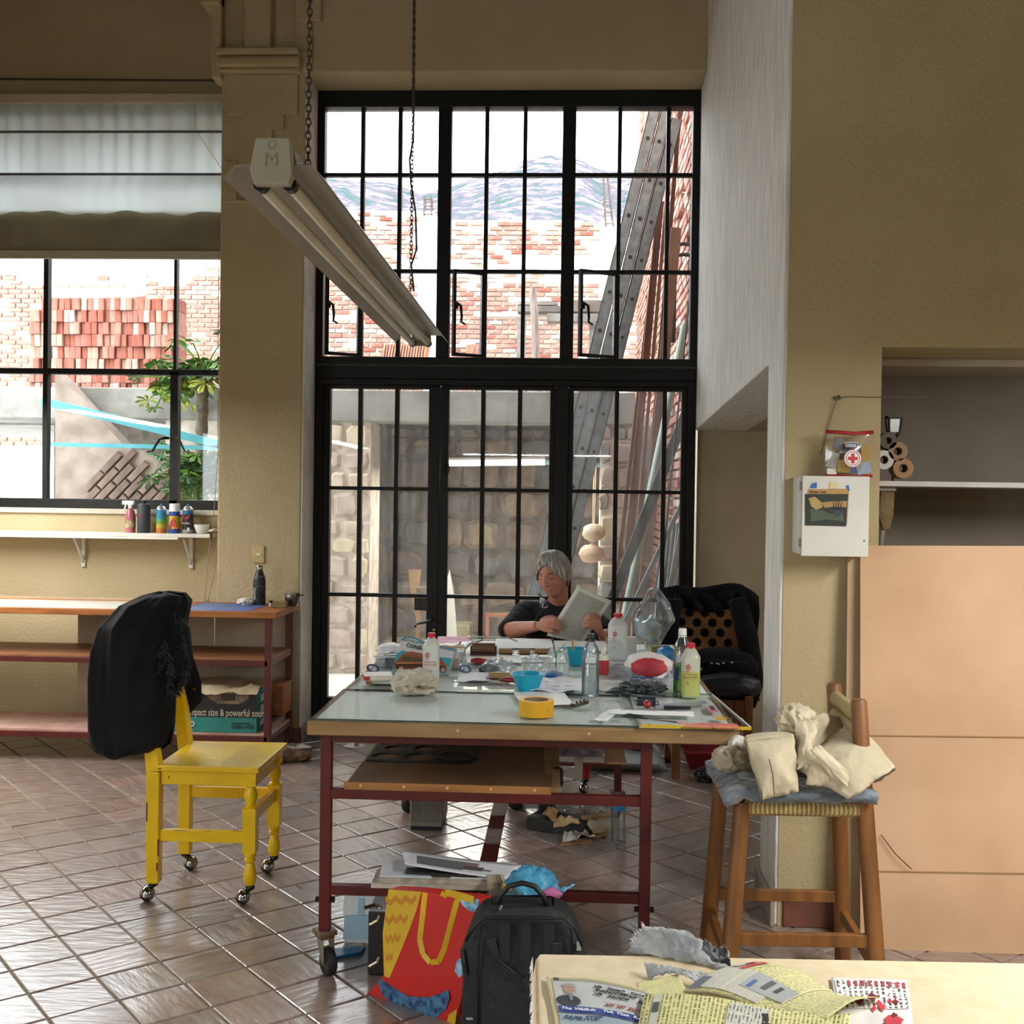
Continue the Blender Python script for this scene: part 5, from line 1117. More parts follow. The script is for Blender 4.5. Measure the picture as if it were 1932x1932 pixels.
pet_bottle('soda_bottle', 1286, 1308, 1186, 33, 'clear soda bottle with white cap and bright green drink', M('eceef0', .4), [(0, .012), (.72, 0), (.98, .02), (1, .06), (.93, .3), (.93, .4), (1, .5), (1, .62), (.85, .76), (.5, .85), (.42, .9)], gl)
c = at(1053, 1281, Z=ZB); r_ = .040
jar = thing('glass_jar', 'frosted glass jar with screw neck holding brushes behind the front blue bowl', 'jar', c)
MB().lathe([(0, 0), (r_*.9, 0), (r_, .006), (r_, .08), (r_*.93, .092), (r_*.84, .096), (r_*.84, .102), (r_*.88, .104), (r_*.84, .107), (r_*.88, .110), (r_*.84, .113), (r_*.82, .118)], c, 28).build('body', thin('frosted_glass', (.93, .96, .95), .1, .4, (.82, .86, .84), rough=.15), jar, smooth=40)
for (a_, b_, col, nm, lb) in ((((1048, 1235), (1042, 1201)), .003, '263a2c', 'paintbrush', 'dark thin paintbrush standing in the frosted glass jar'), (((1050, 1232), (1066, 1215)), .003, '3fae7d', 'paintbrush', 'green handled paintbrush leaning out of the frosted glass jar')):
    p, q = [at(*v, Y=c.y) for v in a_]; single(MB().tube([p+Vector((0, 0, -.05)), p, q], [.002, .003, .002], 8), nm, M(col, .4), lb, 'brush')
cyan = M('17a3c4', .35, '1398b8', 4)
def bowl(px, py, rimpx, hpx, label, z=ZB):
    c = at(px, py, Z=z); s = c.y/FPX; r = rimpx*s/2; h = hpx*s
    return single(MB().lathe([(0, .002), (r*.6, 0), (r*.62, .004), (r*.8, h*.5), (r*.95, h*.93), (r, h), (r*.96, h), (r*.92, h*.93), (r*.76, h*.5), (r*.58, .006), (0, .006)], c, 36), 'bowl', cyan, label, 'bowl', smooth=50), c
bowl(996, 1304, 63, 34, 'turquoise plastic bowl behind the yellow tape roll')
b2, c = bowl(1086, 1253, 52, 30, 'turquoise plastic bowl beyond the frosted jar')
single(MB().tube([c+Vector((-.01, 0, .01)), c+Vector((-.012, .0, .075)), c+Vector((-.015, 0, .1))], [.006, .004, .003], 8), 'wooden_spoon', M('c98a4a', .5), 'orange wooden stick standing in the far turquoise bowl', 'stick')
c = at(1011.5, 1349, Z=ZB); c.y += .0; rr = .0555
tape = thing('tape_roll', 'yellow masking tape roll lying near the table front', 'tape roll', c)
MB().ring([(rr*.73, 0), (rr, 0), (rr, .05), (rr*.73, .05)], c, 44).build('tape', M('dca81c', .55, 'd29c12', 12), tape, smooth=40)
MB().ring([(rr*.69, .001), (rr*.729, .001), (rr*.729, .049), (rr*.69, .049)], c, 44).build('core', M('8f7a58', .8), tape, smooth=40)
MB().prism([(-.62, .0), (-.5, .018), (-.42, .035), (-.33, .05), (-.95, .05), (-.95, 0)], lambda a_, b_, t: (c.x+math.sin(a_)*(rr+t), c.y-math.cos(a_)*(rr+t), c.z+b_), .0004, .001).build('loose_end', M('e3b32c', .55), tape)
text('1', M('9a7410', .6), tape, (c.x+.036, c.y-.0435, c.z+.02), (PI/2, 0, .7), .012)
# ---------------------------------------------------------------- rollers
tan_r = M('a5814d', .6, '8f6d3e', 9, .1)
wire_m = M('3b3a37', .4, metal=.6)
def brayer(px, py, wpx, label, m=tan_r, r=.014, knob=None, hdl=None, Z=ZB, name='ink_roller', rz=0, flip=1, fw=.03):
    c = at(px, py, Z=Z); s = c.y/FPX; w = wpx*s
    t = thing(name, label, 'roller', c); c = c+Vector((0, 0, .001)); m4 = Matrix.Translation(c) @ Matrix.Rotation(rz, 4, 'Z')
    T_ = lambda *p: m4 @ Vector(p)
    MB().tube([T_(-w/2, 0, r), T_(w/2, 0, r)], r, 18).build('roller', m, t, smooth=40)
    y_ = -flip*fw
    MB().tube([T_(-w/2-.008, 0, r), T_(-w/2-.008, y_, r*.8), T_(0, y_, r*.8), T_(w/2+.008, y_, r*.8), T_(w/2+.008, 0, r)], .0022, 6).tube([T_(-w/2-.01, 0, r), T_(w/2+.01, 0, r)], .002, 6).build('frame', wire_m, t)
    if knob: MB().blob(T_(0, y_-.014, .016), (.014, .016, .014), 1, .02).build('knob', M(knob, .35), t, smooth=True)
    if hdl: MB().tube([T_(0, y_, r*.8), T_(0, y_-.02, .01), T_(*hdl[0], .011), T_(*hdl[1], .010)], [.003, .006, .012, .009], 10).build('handle', M(hdl[2], .4), t, smooth=True)
    return t
brayer(954, 1236, 25, 'first small tan ink roller next to the big brown roller'); brayer(990, 1237, 21, 'middle small tan ink roller in the row of three', M('8f7148', .6, '7b5f3a', 9)); brayer(1021, 1236, 25, 'last small tan ink roller next to the frosted jar')
c = at(912, 1238, Z=ZB); bigr = thing('ink_roller', 'big dark brown ink roller on its stand beside the small rollers', 'roller', c)
MB().tube([c+Vector((-.05, .01, .034)), c+Vector((.05, .01, .034))], .024, 20).build('roller', M('6d4a3c', .5, '573a2e', 7), bigr, smooth=40)
MB().box(c.x-.052, c.x+.052, c.y-.016, c.y+.02, c.z+.002, c.z+.016).box(c.x-.056, c.x-.05, c.y-.012, c.y+.03, c.z+.002, c.z+.045).box(c.x+.05, c.x+.056, c.y-.012, c.y+.03, c.z+.002, c.z+.045).build('stand', M('3c1c18', .4), bigr, bevel=.002)
brayer(942, 1284, 40, 'long tan ink roller with red handle beside the front bowl', M('a48a60', .6, '8f744b', 9), r=.015, rz=.12, hdl=((.03, -.055), (.075, -.06), '9c2f2c'))
brayer(1219, 1333, 34, 'black rubber brayer with red knob on the inking slab', M('1d2a33', .45, '16212a', 8), r=.017, Z=SL, knob='9c2a30', fw=.04)
c = at(902, 1254, Z=ZB); single(MB().tube([c+Vector((-.03, 0, .015)), c+Vector((0, -.0, .017)), c+Vector((.04, .01, .012)), c+Vector((.065, .015, .01))], [.009, .014, .009, .004], 10), 'knife_handle', M('a32834', .35), 'red tool handle lying behind the long tan roller', 'tool', smooth=True)
c = at(911, 1269, Z=ZB); single(MB().tube([c+Vector((-.015, 0, .014)), c+Vector((.02, 0, .018)), c+Vector((.06, .03, .012))], [.014, .018, .01], 10), 'tool_handle', M('3d5c54', .4, '31504a', 9), 'dark green tool handle next to the long tan roller', 'tool', smooth=True)
c = at(945, 1250, Z=ZB); m4 = Matrix.Rotation(1.2, 4, 'Z') @ Matrix.Rotation(PI/2, 4, 'X')
sp_ = thing('spool', 'small wooden spool lying before the tan rollers', 'spool', c); MB().tube([c+Vector((-.02, .015, .0125)), c+Vector((.008, -.005, .0125))], .012, 16).build('wood', M('d8b891', .6), sp_, smooth=40); MB().tube([c+Vector((.0081, -.0051, .0125)), c+Vector((.0095, -.0062, .0125))], .0065, 12).build('hole', M('38302a', .7), sp_)
# ---------------------------------------------------------------- pouch with the car
pc = thing('pouch', 'printed zip pouch with a brown station wagon behind the milky bottle', 'pouch', at(795, 1288, Y=4.36))
YP2 = 4.36
def pz(px, py, d=0): return at(px, py, Y=YP2-d+ (1288-py)*.0009)
def pflat(pts, d, col, name, th=.0008, rough=.5):
    P = [pz(a_, b_, d) for a_, b_ in pts]; k_ = len(P); MB().add([tuple(p) for p in P]+[(p.x, p.y+th, p.z) for p in P], [tuple(range(k_)), tuple(range(2*k_-1, k_-1, -1))]+[(i, i+k_, (i+1) % k_+k_, (i+1) % k_) for i in range(k_)]).build(name, M(col, rough, None, 9), pc)
def pf(u, v):
    top = lerp(1203, 1224, u) if u < .45 else lerp(1212, 1226, (u-.45)/.55); xl_ = lerp(735, 760, v); xr_ = lerp(842, 862, v)
    p = pz(lerp(xl_, xr_, u), lerp(1287, top, v)); p.y -= .012*math.sin(PI*u)*math.sin(PI*v)*0; return p
MB().sheet(pf, 14, 8, .012).build('body', M('8fa0a3', .45, '84979b', 5), pc, smooth=40)
pflat([(757, 1209), (797, 1216), (797, 1238), (749, 1232)], .002, 'c8cac8', 'sky_print'); pflat([(797, 1216), (857, 1230), (853, 1243), (797, 1238)], .002, 'c8cac8', 'sky_print')
pflat([(749, 1232), (760, 1227), (775, 1231), (797, 1235), (800, 1262), (740, 1262)], .0025, '3f97a5', 'teal_print'); pflat([(797, 1236), (853, 1242), (848, 1256), (797, 1256)], .0025, '3f97a5', 'teal_print')
car = [(743, 1252), (749, 1246), (757, 1236), (764, 1233), (797, 1237), (830, 1241), (842, 1255), (842, 1265), (797, 1264), (744, 1262)]
pflat(car, .0035, '8e4f2a', 'car_print'); pflat([(756, 1246), (762, 1238), (776, 1240), (774, 1248)], .0042, '3f4a32', 'car_window'); pflat([(779, 1240), (796, 1242), (796, 1249), (777, 1248)], .0042, '4a4a30', 'car_window')
pflat([(746, 1253), (797, 1252), (838, 1257), (838, 1261), (797, 1260), (746, 1260)], .0042, '4a2a18', 'car_panel'); pflat([(748, 1250.5), (797, 1250), (797, 1251.3), (748, 1252)], .0045, 'c98f58', 'car_trim')
pflat([(764, 1232), (797, 1236), (797, 1233), (775, 1229)], .0042, 'a8452c', 'luggage_print')
for px, py in ((757, 1262), (836, 1264)):
    for r_, cc, d in ((.0125, '2c2420', .0045), (.009, 'cdb8a6', .0052), (.006, '7a4030', .0058), (.003, 'd8cabb', .0064)):
        p = pz(px, py, d); MB().lathe([(0, 0), (r_, 0), (r_, .0005), (0, .0006)], p, 18, Matrix.Rotation(PI/2, 4, 'X')).build('wheel_print', M(cc, .5), pc)
text('CONT', M('16171a', .5), pc, pz(766, 1220, .014), (PI/2, .2, 0), .021, bold=.03); text('AINS', M('16171a', .5), pc, pz(787, 1224, .014), (PI/2, .2, 0), .010, bold=.03)
MB().tube([pz(757, 1207), pz(766, 1201.5), pz(780, 1203), pz(797, 1210), pz(830, 1220), pz(862, 1226)], .004, 6).build('zip_edge', M('5d8fae', .4), pc)
# plastic boxes, books, clamps
clearb = thin('clear_box', (.95, .97, .99), .1, .22, (.86, .9, .95), rough=.1)
def tub(x0, x1, y0, y1, name, label, Y, d=.14):
    a_, b_ = at(x0, y1, Y=Y), at(x1, y0, Y=Y); zz = ZB; t = thing(name, label, 'container', ((a_.x+b_.x)/2, Y+d/2, zz)); h = b_.z-zz; w = .002
    m = MB().box(a_.x, b_.x, Y, Y+w, zz+.002, zz+h).box(a_.x, b_.x, Y+d-w, Y+d, zz+.002, zz+h).box(a_.x, a_.x+w, Y+w, Y+d-w, zz+.002, zz+h).box(b_.x-w, b_.x, Y+w, Y+d-w, zz+.002, zz+h).box(a_.x, b_.x, Y, Y+d, zz, zz+.002)
    m.build('walls', clearb, t); MB().box(a_.x-.006, b_.x+.006, Y-.006, Y+.0, zz+h-.006, zz+h).box(a_.x-.006, b_.x+.006, Y+d, Y+d+.006, zz+h-.006, zz+h).build('rim', M('dfe6ee', .3), t); return t, a_, b_, h
t, a_, b_, h = tub(708, 752, 1238, 1269, 'plastic_tub', 'clear plastic tub with white bag beside the door post', 4.52)
MB().box(a_.x+.035, b_.x-.01, 4.54, 4.63, ZB+.003, ZB+h*.75).build('contents', M('4c5658', .6, '2f3739', 10), t)
c = Vector(((a_.x+b_.x)/2+.01, 4.6, ZB+h+.002)); single(MB().blob(c+Vector((0, 0, .012)), (.06, .05, .026), 12, .35, 2, 3, flat=.011, sharp=True), 'white_bag', M('eef0f1', .5, 'dfe3e6', 12, .2), 'crumpled white plastic bag on the clear tub', 'bag', smooth=40)
t, a_, b_, h = tub(846, 873, 1228, 1271, 'plastic_tub', 'clear plastic tub with peach contents right behind the pouch', 4.5)
MB().box(a_.x+.005, b_.x-.02, 4.52, 4.6, ZB+.003, ZB+.04).build('contents', M('c99a7d', .6, 'd9c4a8', 9), t)
MB().box(a_.x+.005, a_.x+.02, 4.51, 4.53, ZB+.003, ZB+.09).build('yellow_card', M('cfa63f', .6), t)
blue = M('243f7f', .4)
for px, py, lb in ((703, 1263, 'navy clip beside the clear tub with the white bag'), (877, 1264, 'navy scissor rings beside the peach tub')):
    c = at(px, py+6, Z=ZB); single(MB().ring([(.012, 0), (.018, 0), (.018, .006), (.012, .006)], c+Vector((0, 0, .016)), 16, Matrix.Rotation(1.1, 4, 'X') @ Matrix.Rotation(.5, 4, 'Y') @ Matrix.Diagonal((1.5, .9, 1, 1))), 'clip' if px < 800 else 'scissors', blue, lb, 'clip' if px < 800 else 'scissors')
def book(x0, x1, py, th, rz, label, col, z=ZB, d=.12, spine=None):
    a_, b_ = at(x0, py, Z=z), at(x1, py, Z=z); w = b_.x-a_.x; t = thing('book', label, 'book', ((a_.x+b_.x)/2, a_.y+d/2, z)); m4 = Matrix.Translation(((a_.x+b_.x)/2, a_.y+d/2, z)) @ Matrix.Rotation(rz, 4, 'Z')
    MB().box(-w/2, w/2, -d/2, d/2, 0, th*.12, m4).box(-w/2, w/2, -d/2, d/2, th*.88, th, m4).build('cover', M(col, .5), t, bevel=.001)
    MB().box(-w/2+.003, w/2-.003, -d/2+.003, d/2-.003, th*.12, th*.88, m4).build('pages', M('e6e1d6', .8, 'd1cabd', 40, stretch=(1, 1, 20)), t)
    if spine: MB().box(-w/2-.0005, -w/2+.02, -d/2-.0006, d/2, th*.1, th*.9, m4).build('spine', M(spine, .5), t)
    return t
book(690, 772, 1291, .016, 0, 'grey black and tan spined book lying lowest by the crumpled paper', '4a4d4f', spine='a3672e')
book(681, 736, 1284, .018, .25, 'white book with red spine slanting on the lower book', 'd8d3ca', ZB+.018, .1, 'a8323a')
# crumpled papers and plastics
def crump(px, py, wpx, hpx, dep, m, name, label, cat, seed, sharp=True, amp=.4, Z=ZB, freq=1.9, kind=None):
    c = at(px, py, Z=Z); s = c.y/FPX; rx, rz_ = wpx*s/2, hpx*s/2
    mb = MB().blob(c+Vector((0, dep/2, rz_*.86)), (rx*.92, dep/2, rz_), seed, amp, freq, 4, flat=rz_*.84, sharp=sharp)
    return single(mb, name, m, label, cat, smooth=30)
crump(777, 1313, 86, 48, .12, M('cfc9b8', .8, 'b3ab97', 9, .3), 'crumpled_paper', 'crumpled beige paper bag before the milky bottle', 'paper', 23, amp=.5, freq=1.5)
film = thin('plastic_film', (.96, .98, .99), .12, .32, (.9, .93, .95), rough=.12, streak=(9, 9, 9))
crump(1008, 1272, 46, 34, .08, film, 'cling_film', 'crumpled clear film beside the frosted jar', 'film', 31, amp=.5)
crump(938, 1275, 60, 30, .12, thin('blue_film', (.92, .96, .99), .12, .5, (.9, .95, .98), rough=.1, streak=(9, 9, 9)), 'plastic_bag', 'flat pale plastic bag behind the long tan roller', 'bag', 33, amp=.4)
crump(1046, 1284, 36, 16, .06, M('2f78bd', .5, '235f9c', 9, .3), 'blue_rag', 'blue plastic rag between front bowl and frosted jar', 'rag', 35, amp=.35)
def papersheet(pts, z, col, name, label, cat='paper', lift=.0, curl=.006, c2=None, th=.0012, seed=1, lines=None):
    P = [at(px, py, Z=z) for px, py in pts]
    def f(u, v):
        p = lerp(lerp(P[0], P[1], u), lerp(P[3], P[2], u), v); p.z = z+.002+lift*v+curl*(.5+.5*mnoise.noise(Vector((u*3+seed, v*3, seed)))); return p
    o = single(MB().sheet(f, 10, 8, th), name, M(col, .7, c2 or col, 8, .05), label, cat, smooth=40)
    if lines:
        for k_ in range(lines[0]):
            v = .15+.7*k_/lines[0]; m = MB()
            for j in range(3):
                u0 = .12+.26*j; u1 = u0+.2*random.uniform(.6, 1)
                m.add([f(u0, v)+Vector((0, 0, .0006)), f(u1, v)+Vector((0, 0, .0006)), f(u1, v+.03)+Vector((0, 0, .0006)), f(u0, v+.03)+Vector((0, 0, .0006))], [(0, 1, 2, 3)])
            m.build('printed_line', M(lines[1], .7), o)
    return o
papersheet([(985, 1333), (1082, 1332), (1062, 1306), (968, 1308)], ZB, 'f0f1ee', 'paper_sheet', 'white paper sheet under the yellow tape roll', seed=3)
papersheet([(1000, 1309), (1098, 1311), (1100, 1284), (1022, 1284)], ZB, 'e8e9ee', 'paper_sheet', 'white printed papers beside the clear water bottle', seed=4, curl=.02, lines=(4, 'a9abb9'))
papersheet([(1130, 1309), (1196, 1305), (1170, 1285), (1130, 1284)], ZB, 'c9c8c4', 'paper_sheet', 'greyish papers right of the clear water bottle', seed=5, curl=.03, c2='8d8c88')
papersheet([(1118, 1360), (1144, 1363), (1176, 1338), (1150, 1341)], ZB, 'eceeed', 'note', 'small white note lying near the inking slab corner', seed=6, curl=.004, lines=(5, 'b9bcc2'))
papersheet([(1150, 1347), (1310, 1353), (1308, 1344), (1160, 1341)], SL, 'eef0ee', 'paper_strip', 'long white paper strip under the red knob brayer', 'strip', seed=7, curl=.002)
papersheet([(862, 1290), (925, 1288), (920, 1272), (868, 1275)], ZB, 'dcdce4', 'paper_sheet', 'loose pale papers behind the front glass plate', seed=8, curl=.015)
papersheet([(935, 1224), (1045, 1224), (1040, 1207), (936, 1205)], ZB, 'f3f4f2', 'paper_sheet', 'large white print sheet in front of the woman', seed=9, curl=.003, lines=(2, 'c9dbe6'))
papersheet([(1040, 1228), (1150, 1230), (1140, 1211), (1045, 1210)], ZB, 'f4f5f3', 'paper_sheet', 'blank white sheet beyond the far turquoise bowl', seed=10, curl=.003)
papersheet([(824, 1218), (884, 1216), (880, 1206), (826, 1206)], ZB+.04, 'd98fae', 'pink_print', 'pink print sheet at the far table corner', 'print', seed=11, curl=.02, c2='eab9cb')
papersheet([(822, 1234), (880, 1232), (876, 1222), (824, 1222)], ZB+.02, 'd9c56a', 'yellow_print', 'yellow print sheet below the pink print', 'print', seed=12, curl=.02, c2='e9e2b8')
papersheet([(880, 1252), (985, 1252), (980, 1238), (884, 1236)], ZB, 'e2e8e6', 'tracing_paper', 'pale tracing paper with yellow stain before the rollers', 'paper', seed=13, curl=.004)
papersheet([(890, 1252), (920, 1248), (918, 1241), (892, 1243)], ZB+.008, 'c9a02f', 'yellow_scrap', 'mustard paper scrap behind the red tool handle', 'scrap', seed=14, curl=.004)
lp_ = MB(); 
for dz in (0, .012): lp_.tube([at(858, 1228, Z=ZB+.02), at(872, 1207, Z=ZB+.03+dz), at(888, 1201, Z=ZB+.03+dz), at(960, 1204, Z=ZB+.03+dz), at(975, 1210, Z=ZB+.02)], .004, 6)
single(lp_, 'wire_rack', M('c9cccd', .25, metal=.8), 'bent silver wire rack in front of the glazed door', 'rack')
c = at(895, 1222, Z=ZB+.03); single(MB().bar(at(868, 1232, Z=ZB+.004), at(888, 1213, Z=ZB+.03), .01, .008).bar(at(893, 1212, Z=ZB+.03), at(908, 1207, Z=ZB+.04), .03, .006), 'clamp', M('2c3a42', .4), 'dark metal clamp at the wire rack', 'clamp')
# knives, tool, magnet
kd = M('20242a', .35)
def knife(p, q, label, tip=None, z=SL):
    a_, b_ = at(*p, Z=z+.002), at(*q, Z=z+.002); mid = lerp(a_, b_, .45); t = thing('palette_knife', label, 'knife', a_)
    MB().tube([a_+Vector((0, 0, .006)), lerp(a_, mid, .3)+Vector((0, 0, .009)), mid+Vector((0, 0, .007))], [.004, .008, .004], 8).build('handle', kd, t, smooth=True); MB().bar(mid+Vector((0, 0, .005)), b_+Vector((0, 0, .003)), .014, .001, w2=.024).build('blade', M('6c757c', .25, metal=.8), t)
    if tip: MB().blob(b_+Vector((-.005, 0, .004)), (.013, .012, .003), 3, .2).build('ink_dab', M(tip, .4), t, smooth=True)
knife((1143, 1309), (1246, 1317), 'black handled palette knife by the grey plastic', z=ZB+.006); knife((1172, 1354), (1288, 1366), 'black palette knife with pink tip at the slab front', 'd9808e')
c0 = at(1045, 1332, Z=ZB+.004); tl_ = thing('roller_tool', 'metal hand tool with notched head near the yellow tape', 'tool', c0)
p = at(1080, 1331, Z=ZB+.006); q = at(1107, 1324, Z=ZB+.012)
MB().tube([c0, p], .0025, 6).build('shaft', M('5d5a4c', .4, metal=.5), tl_)
MB().bar(p, q, .022, .012).build('head', M('6d6a5c', .35, '3a3831', 30, metal=.6), tl_, bevel=.002)
for k_ in range(3): MB().cbox(lerp(p, q, .3+.25*k_)+Vector((0, -.008, .006)), (.006, .012, .012), .1).build('tooth', M('45423a', .4, metal=.5), tl_)
a_, b_ = at(1253, 1339, Z=SL), at(1303, 1340, Z=SL); single(MB().box(a_.x, b_.x, a_.y, a_.y+.02, SL+.0012, SL+.012), 'magnet_bar', M('15161a', .4), 'black bar lying across the middle of the inking slab', 'bar', bevel=.002)
crump(1215, 1311, 84, 26, .1, M('5d6367', .5, '34393d', 9, .4), 'grey_plastic', 'crumpled dark grey plastic behind the inking slab', 'plastic', 41, amp=.5)
# far right heap: tray, meat-coloured loaf in bag, bags, tube
c = at(1230, 1294, Z=ZB); tray = thing('tray', 'white foam tray with blue edge before the red bundle', 'tray', c)
MB().add([c+Vector(p) for p in ((-.06, -.02, 0), (.06, -.02, 0), (.06, .1, 0), (-.06, .1, 0), (-.075, -.035, .035), (.075, -.035, .035), (.075, .115, .035), (-.075, .115, .035))], [(0, 3, 2, 1), (0, 1, 5, 4), (1, 2, 6, 5), (2, 3, 7, 6), (3, 0, 4, 7)]).build('foam', M('e9ebf4', .5), tray)
MB().bar(c+Vector((-.077, -.037, .035)), c+Vector((.0, -.037, .036)), .004, .004).build('blue_edge', M('4466b5', .5), tray)
rb = thing('bundle', 'red oval bundle wrapped in white paper on the foam tray', 'bundle', c+Vector((-.01, .03, .037)))
MB().blob(c+Vector((-.01, .05, .075)), (.088, .06, .042), 51, .16, 1.6, 4, flat=.036).build('wrapping', M('ebe5e2', .7, 'd9cfcb', 9, .3), rb, smooth=True)
MB().blob(c+Vector((-.012, -.002, .068)), (.066, .02, .034), 52, .12, 3, 4).build('red_core', M('b8303c', .7, 'd0545c', 14, .4), rb, smooth=True)
c2_ = at(1257, 1262, Z=ZB); single(MB().blob(c2_+Vector((.0, .03, .055)), (.035, .05, .032), 53, .35, 2, 3, sharp=True).blob(c2_+Vector((.0, .03, .02)), (.03, .04, .022), 54, .2, 2, 2, flat=.019), 'blue_bag', M('2f86c4', .45, '2670a8', 9, .2), 'bright blue plastic bag behind the red bundle', 'bag', smooth=40)
c3 = at(1247, 1246, Z=ZB); single(MB().cbox(c3+Vector((0, .02, .03)), (.07, .05, .06), .2), 'olive_box', M('7d6a22', .5), 'olive box under the big clear bag', 'box', bevel=.003)
# big clear bag
cb = at(1231, 1226, Z=ZB); s = cb.y/FPX
def bagf(u, v):
    t = 2*PI*u; K = [(0, 24), (20, 31), (45, 40), (60, 38), (75, 30), (90, 19), (103, 11), (108, 2)]
    h = v*108; 
    for (a_, r0), (b_, r1) in zip(K, K[1:]):
        if a_ <= h <= b_: r_ = lerp(r0, r1, (h-a_)/(b_-a_)); break
    n_ = 1+.22*mnoise.noise(Vector((math.cos(t)*1.6, math.sin(t)*1.6, v*2.2)))+.10*mnoise.noise(Vector((math.cos(t)*5, math.sin(t)*5, v*6)))
    cx = lerp(-4, 2, v)+6*math.sin(v*3); return cb+Vector(((cx+r_*n_*math.cos(t))*s, .06+r_*.8*n_*math.sin(t)*s, .02+h*s))
bgt = thing('plastic_bag', 'big clear plastic bag standing up behind the red bundle', 'bag', cb)
MB().sheet(bagf, 36, 22).build('film', thin('bag_film', (.95, .975, .985), .16, .16, (.88, .93, .95), rough=.1, streak=(14, 14, 14), edge=1.1), bgt, smooth=35)
MB().blob(cb+Vector((-.03, .06, .1)), (.045, .04, .05), 61, .3, 2, 3, sharp=True).build('inner_packets', M('a7c8d6', .4, 'dfe8ec', 9), bgt, smooth=40)
MB().bar(cb+Vector((-.035, .0, .11)), cb+Vector((.0, -.005, .06)), .006, .003).build('yellow_straw', M('d9d24a', .4), bgt)
MB().blob(cb+Vector((.01, .06, .075)), (.05, .04, .04), 62, .4, 2, 3, sharp=True).build('inner_packets', M('dfe6ea', .4, 'c3d0d8', 9), bgt, smooth=40)
MB().box(cb.x-.03, cb.x+.03, cb.y+.02, cb.y+.1, cb.z+.002, cb.z+.03).build('base_carton', M('d8d4c8', .6), bgt)
c = at(1192, 1240, Z=ZB); single(MB().box(c.x-.02, c.x+.02, c.y, c.y+.05, ZB, ZB+.085), 'white_carton', M('d9d8d4', .6), 'tall white carton right beside the far alcohol bottle', 'carton', bevel=.003)
# clear zip bag with paper
zb_ = thing('zip_bag', 'clear zip bag with white papers leaning by the glue tube', 'bag', at(1165, 1288, Z=ZB))
P = [at(1140, 1286, Y=4.28), at(1212, 1284, Y=4.28), at(1172, 1206, Y=4.36), at(1142, 1202, Y=4.36)]
MB().sheet(lambda u, v: lerp(lerp(P[0], P[1], u), lerp(P[3], P[2], u), v)+Vector((0, -.006*math.sin(PI*u)*math.sin(PI*v)+.004*mnoise.noise(Vector((u*4, v*4, 1))), 0)), 12, 12, .001).build('film', film, zb_, smooth=True)
P2 = [at(1140, 1285, Y=4.30), at(1205, 1284, Y=4.30), at(1186, 1268, Y=4.32), at(1150, 1250, Y=4.33)]
MB().sheet(lambda u, v: lerp(lerp(P2[0], P2[1], u), lerp(P2[3], P2[2], u), v), 6, 6, .002).build('papers', M('eceef6', .6), zb_)
c = at(1137, 1283, Z=ZB); gt = thing('glue_bottle', 'glue bottle with red label behind the clear water bottle', 'bottle', c)
MB().lathe([(0, 0), (.022, 0), (.023, .003), (.022, .035), (.0235, .08), (.018, .095), (.009, .1), (.006, .125), (0, .126)], c, 20, sq=.8).build('body', M('cfcabb', .4), gt, smooth=40)
MB().lathe([(.0225, .02), (.0236, .03), (.0242, .076), (.0225, .078)], c, 20, sq=.8).build('label', M('a3262c', .5), gt, smooth=40)
# ---------------------------------------------------------------- under the table
c = at(806, 1567, Z=0); ht = thing('heater', 'grey ribbed box heater standing under the table', 'heater', Vector((c.x+.01, c.y+.12, 0)))
hx0, hx1 = at(773, 1560, Y=c.y).x, at(834, 1560, Y=c.y).x
MB().box(hx0, hx1, c.y, c.y+.24, .016, .36).build('body', M('9c9a90', .5, '8d8b82', 5), ht, bevel=.006)
for i in range(17): MB().box(lerp(hx0+.006, hx1-.01, i/16), lerp(hx0+.006, hx1-.01, i/16)+.003, c.y-.003, c.y, .035, .34).build('rib', M('84827a', .5), ht)
MB().box(hx0+.004, hx1-.004, c.y+.004, c.y+.23, 0, .016).build('foot', M('1d1d1e', .6), ht)
MB().lathe([(.012, 0), (.014, .008), (0, .009)], (hx0, c.y+.06, .25), 14, Matrix.Rotation(-PI/2, 4, 'Y')).build('dial', M('1b1c1d', .5), ht)
# scrap pile
kr = M('a9895c', .85, '8f7148', 9, .1)
def scrap(pts, z, m, label, name='card_scrap', cat='card', curl=.02, seed=1, th=.002):
    P = [at(px, py, Z=z) for px, py in pts]
    def f(u, v):
        p = lerp(lerp(P[0], P[1], u), lerp(P[3], P[2], u), v); p.z = z+th+curl*abs(mnoise.noise(Vector((u*2.2+seed, v*2.2, seed*1.7)))); return p
    return single(MB().sheet(f, 8, 8, th), name, m, label, cat, smooth=40)
c = at(1060, 1575, Z=0)
single(MB().cbox((c.x-.005, c.y+.08, .028), (.28, .14, .055), -.42), 'flat_box', M('17181a', .5), 'flat black box under the card scraps on the floor', 'box', bevel=.003)
scrap([(1021, 1540), (1048, 1552), (1052, 1533), (1036, 1522)], .075, kr, 'tan card scrap sticking up behind the black box', seed=2, curl=.03)
scrap([(1044, 1563), (1096, 1556), (1086, 1546), (1050, 1545)], .06, M('c4a77c', .85, 'a98b60', 8), 'torn kraft paper draped over the black box', 'paper_scrap', 'paper', .03, 3)
scrap([(1062, 1590), (1096, 1584), (1090, 1562), (1066, 1566)], .012, M('dcd9d2', .8), 'white curved paper scrap in front of the black box', 'paper_scrap', 'paper', .05, 4)
scrap([(1088, 1578), (1124, 1586), (1100, 1565), (1086, 1566)], .012, M('cfcbc2', .8), 'narrow white paper scrap beside the curved one', 'paper_scrap', 'paper', .03, 5)
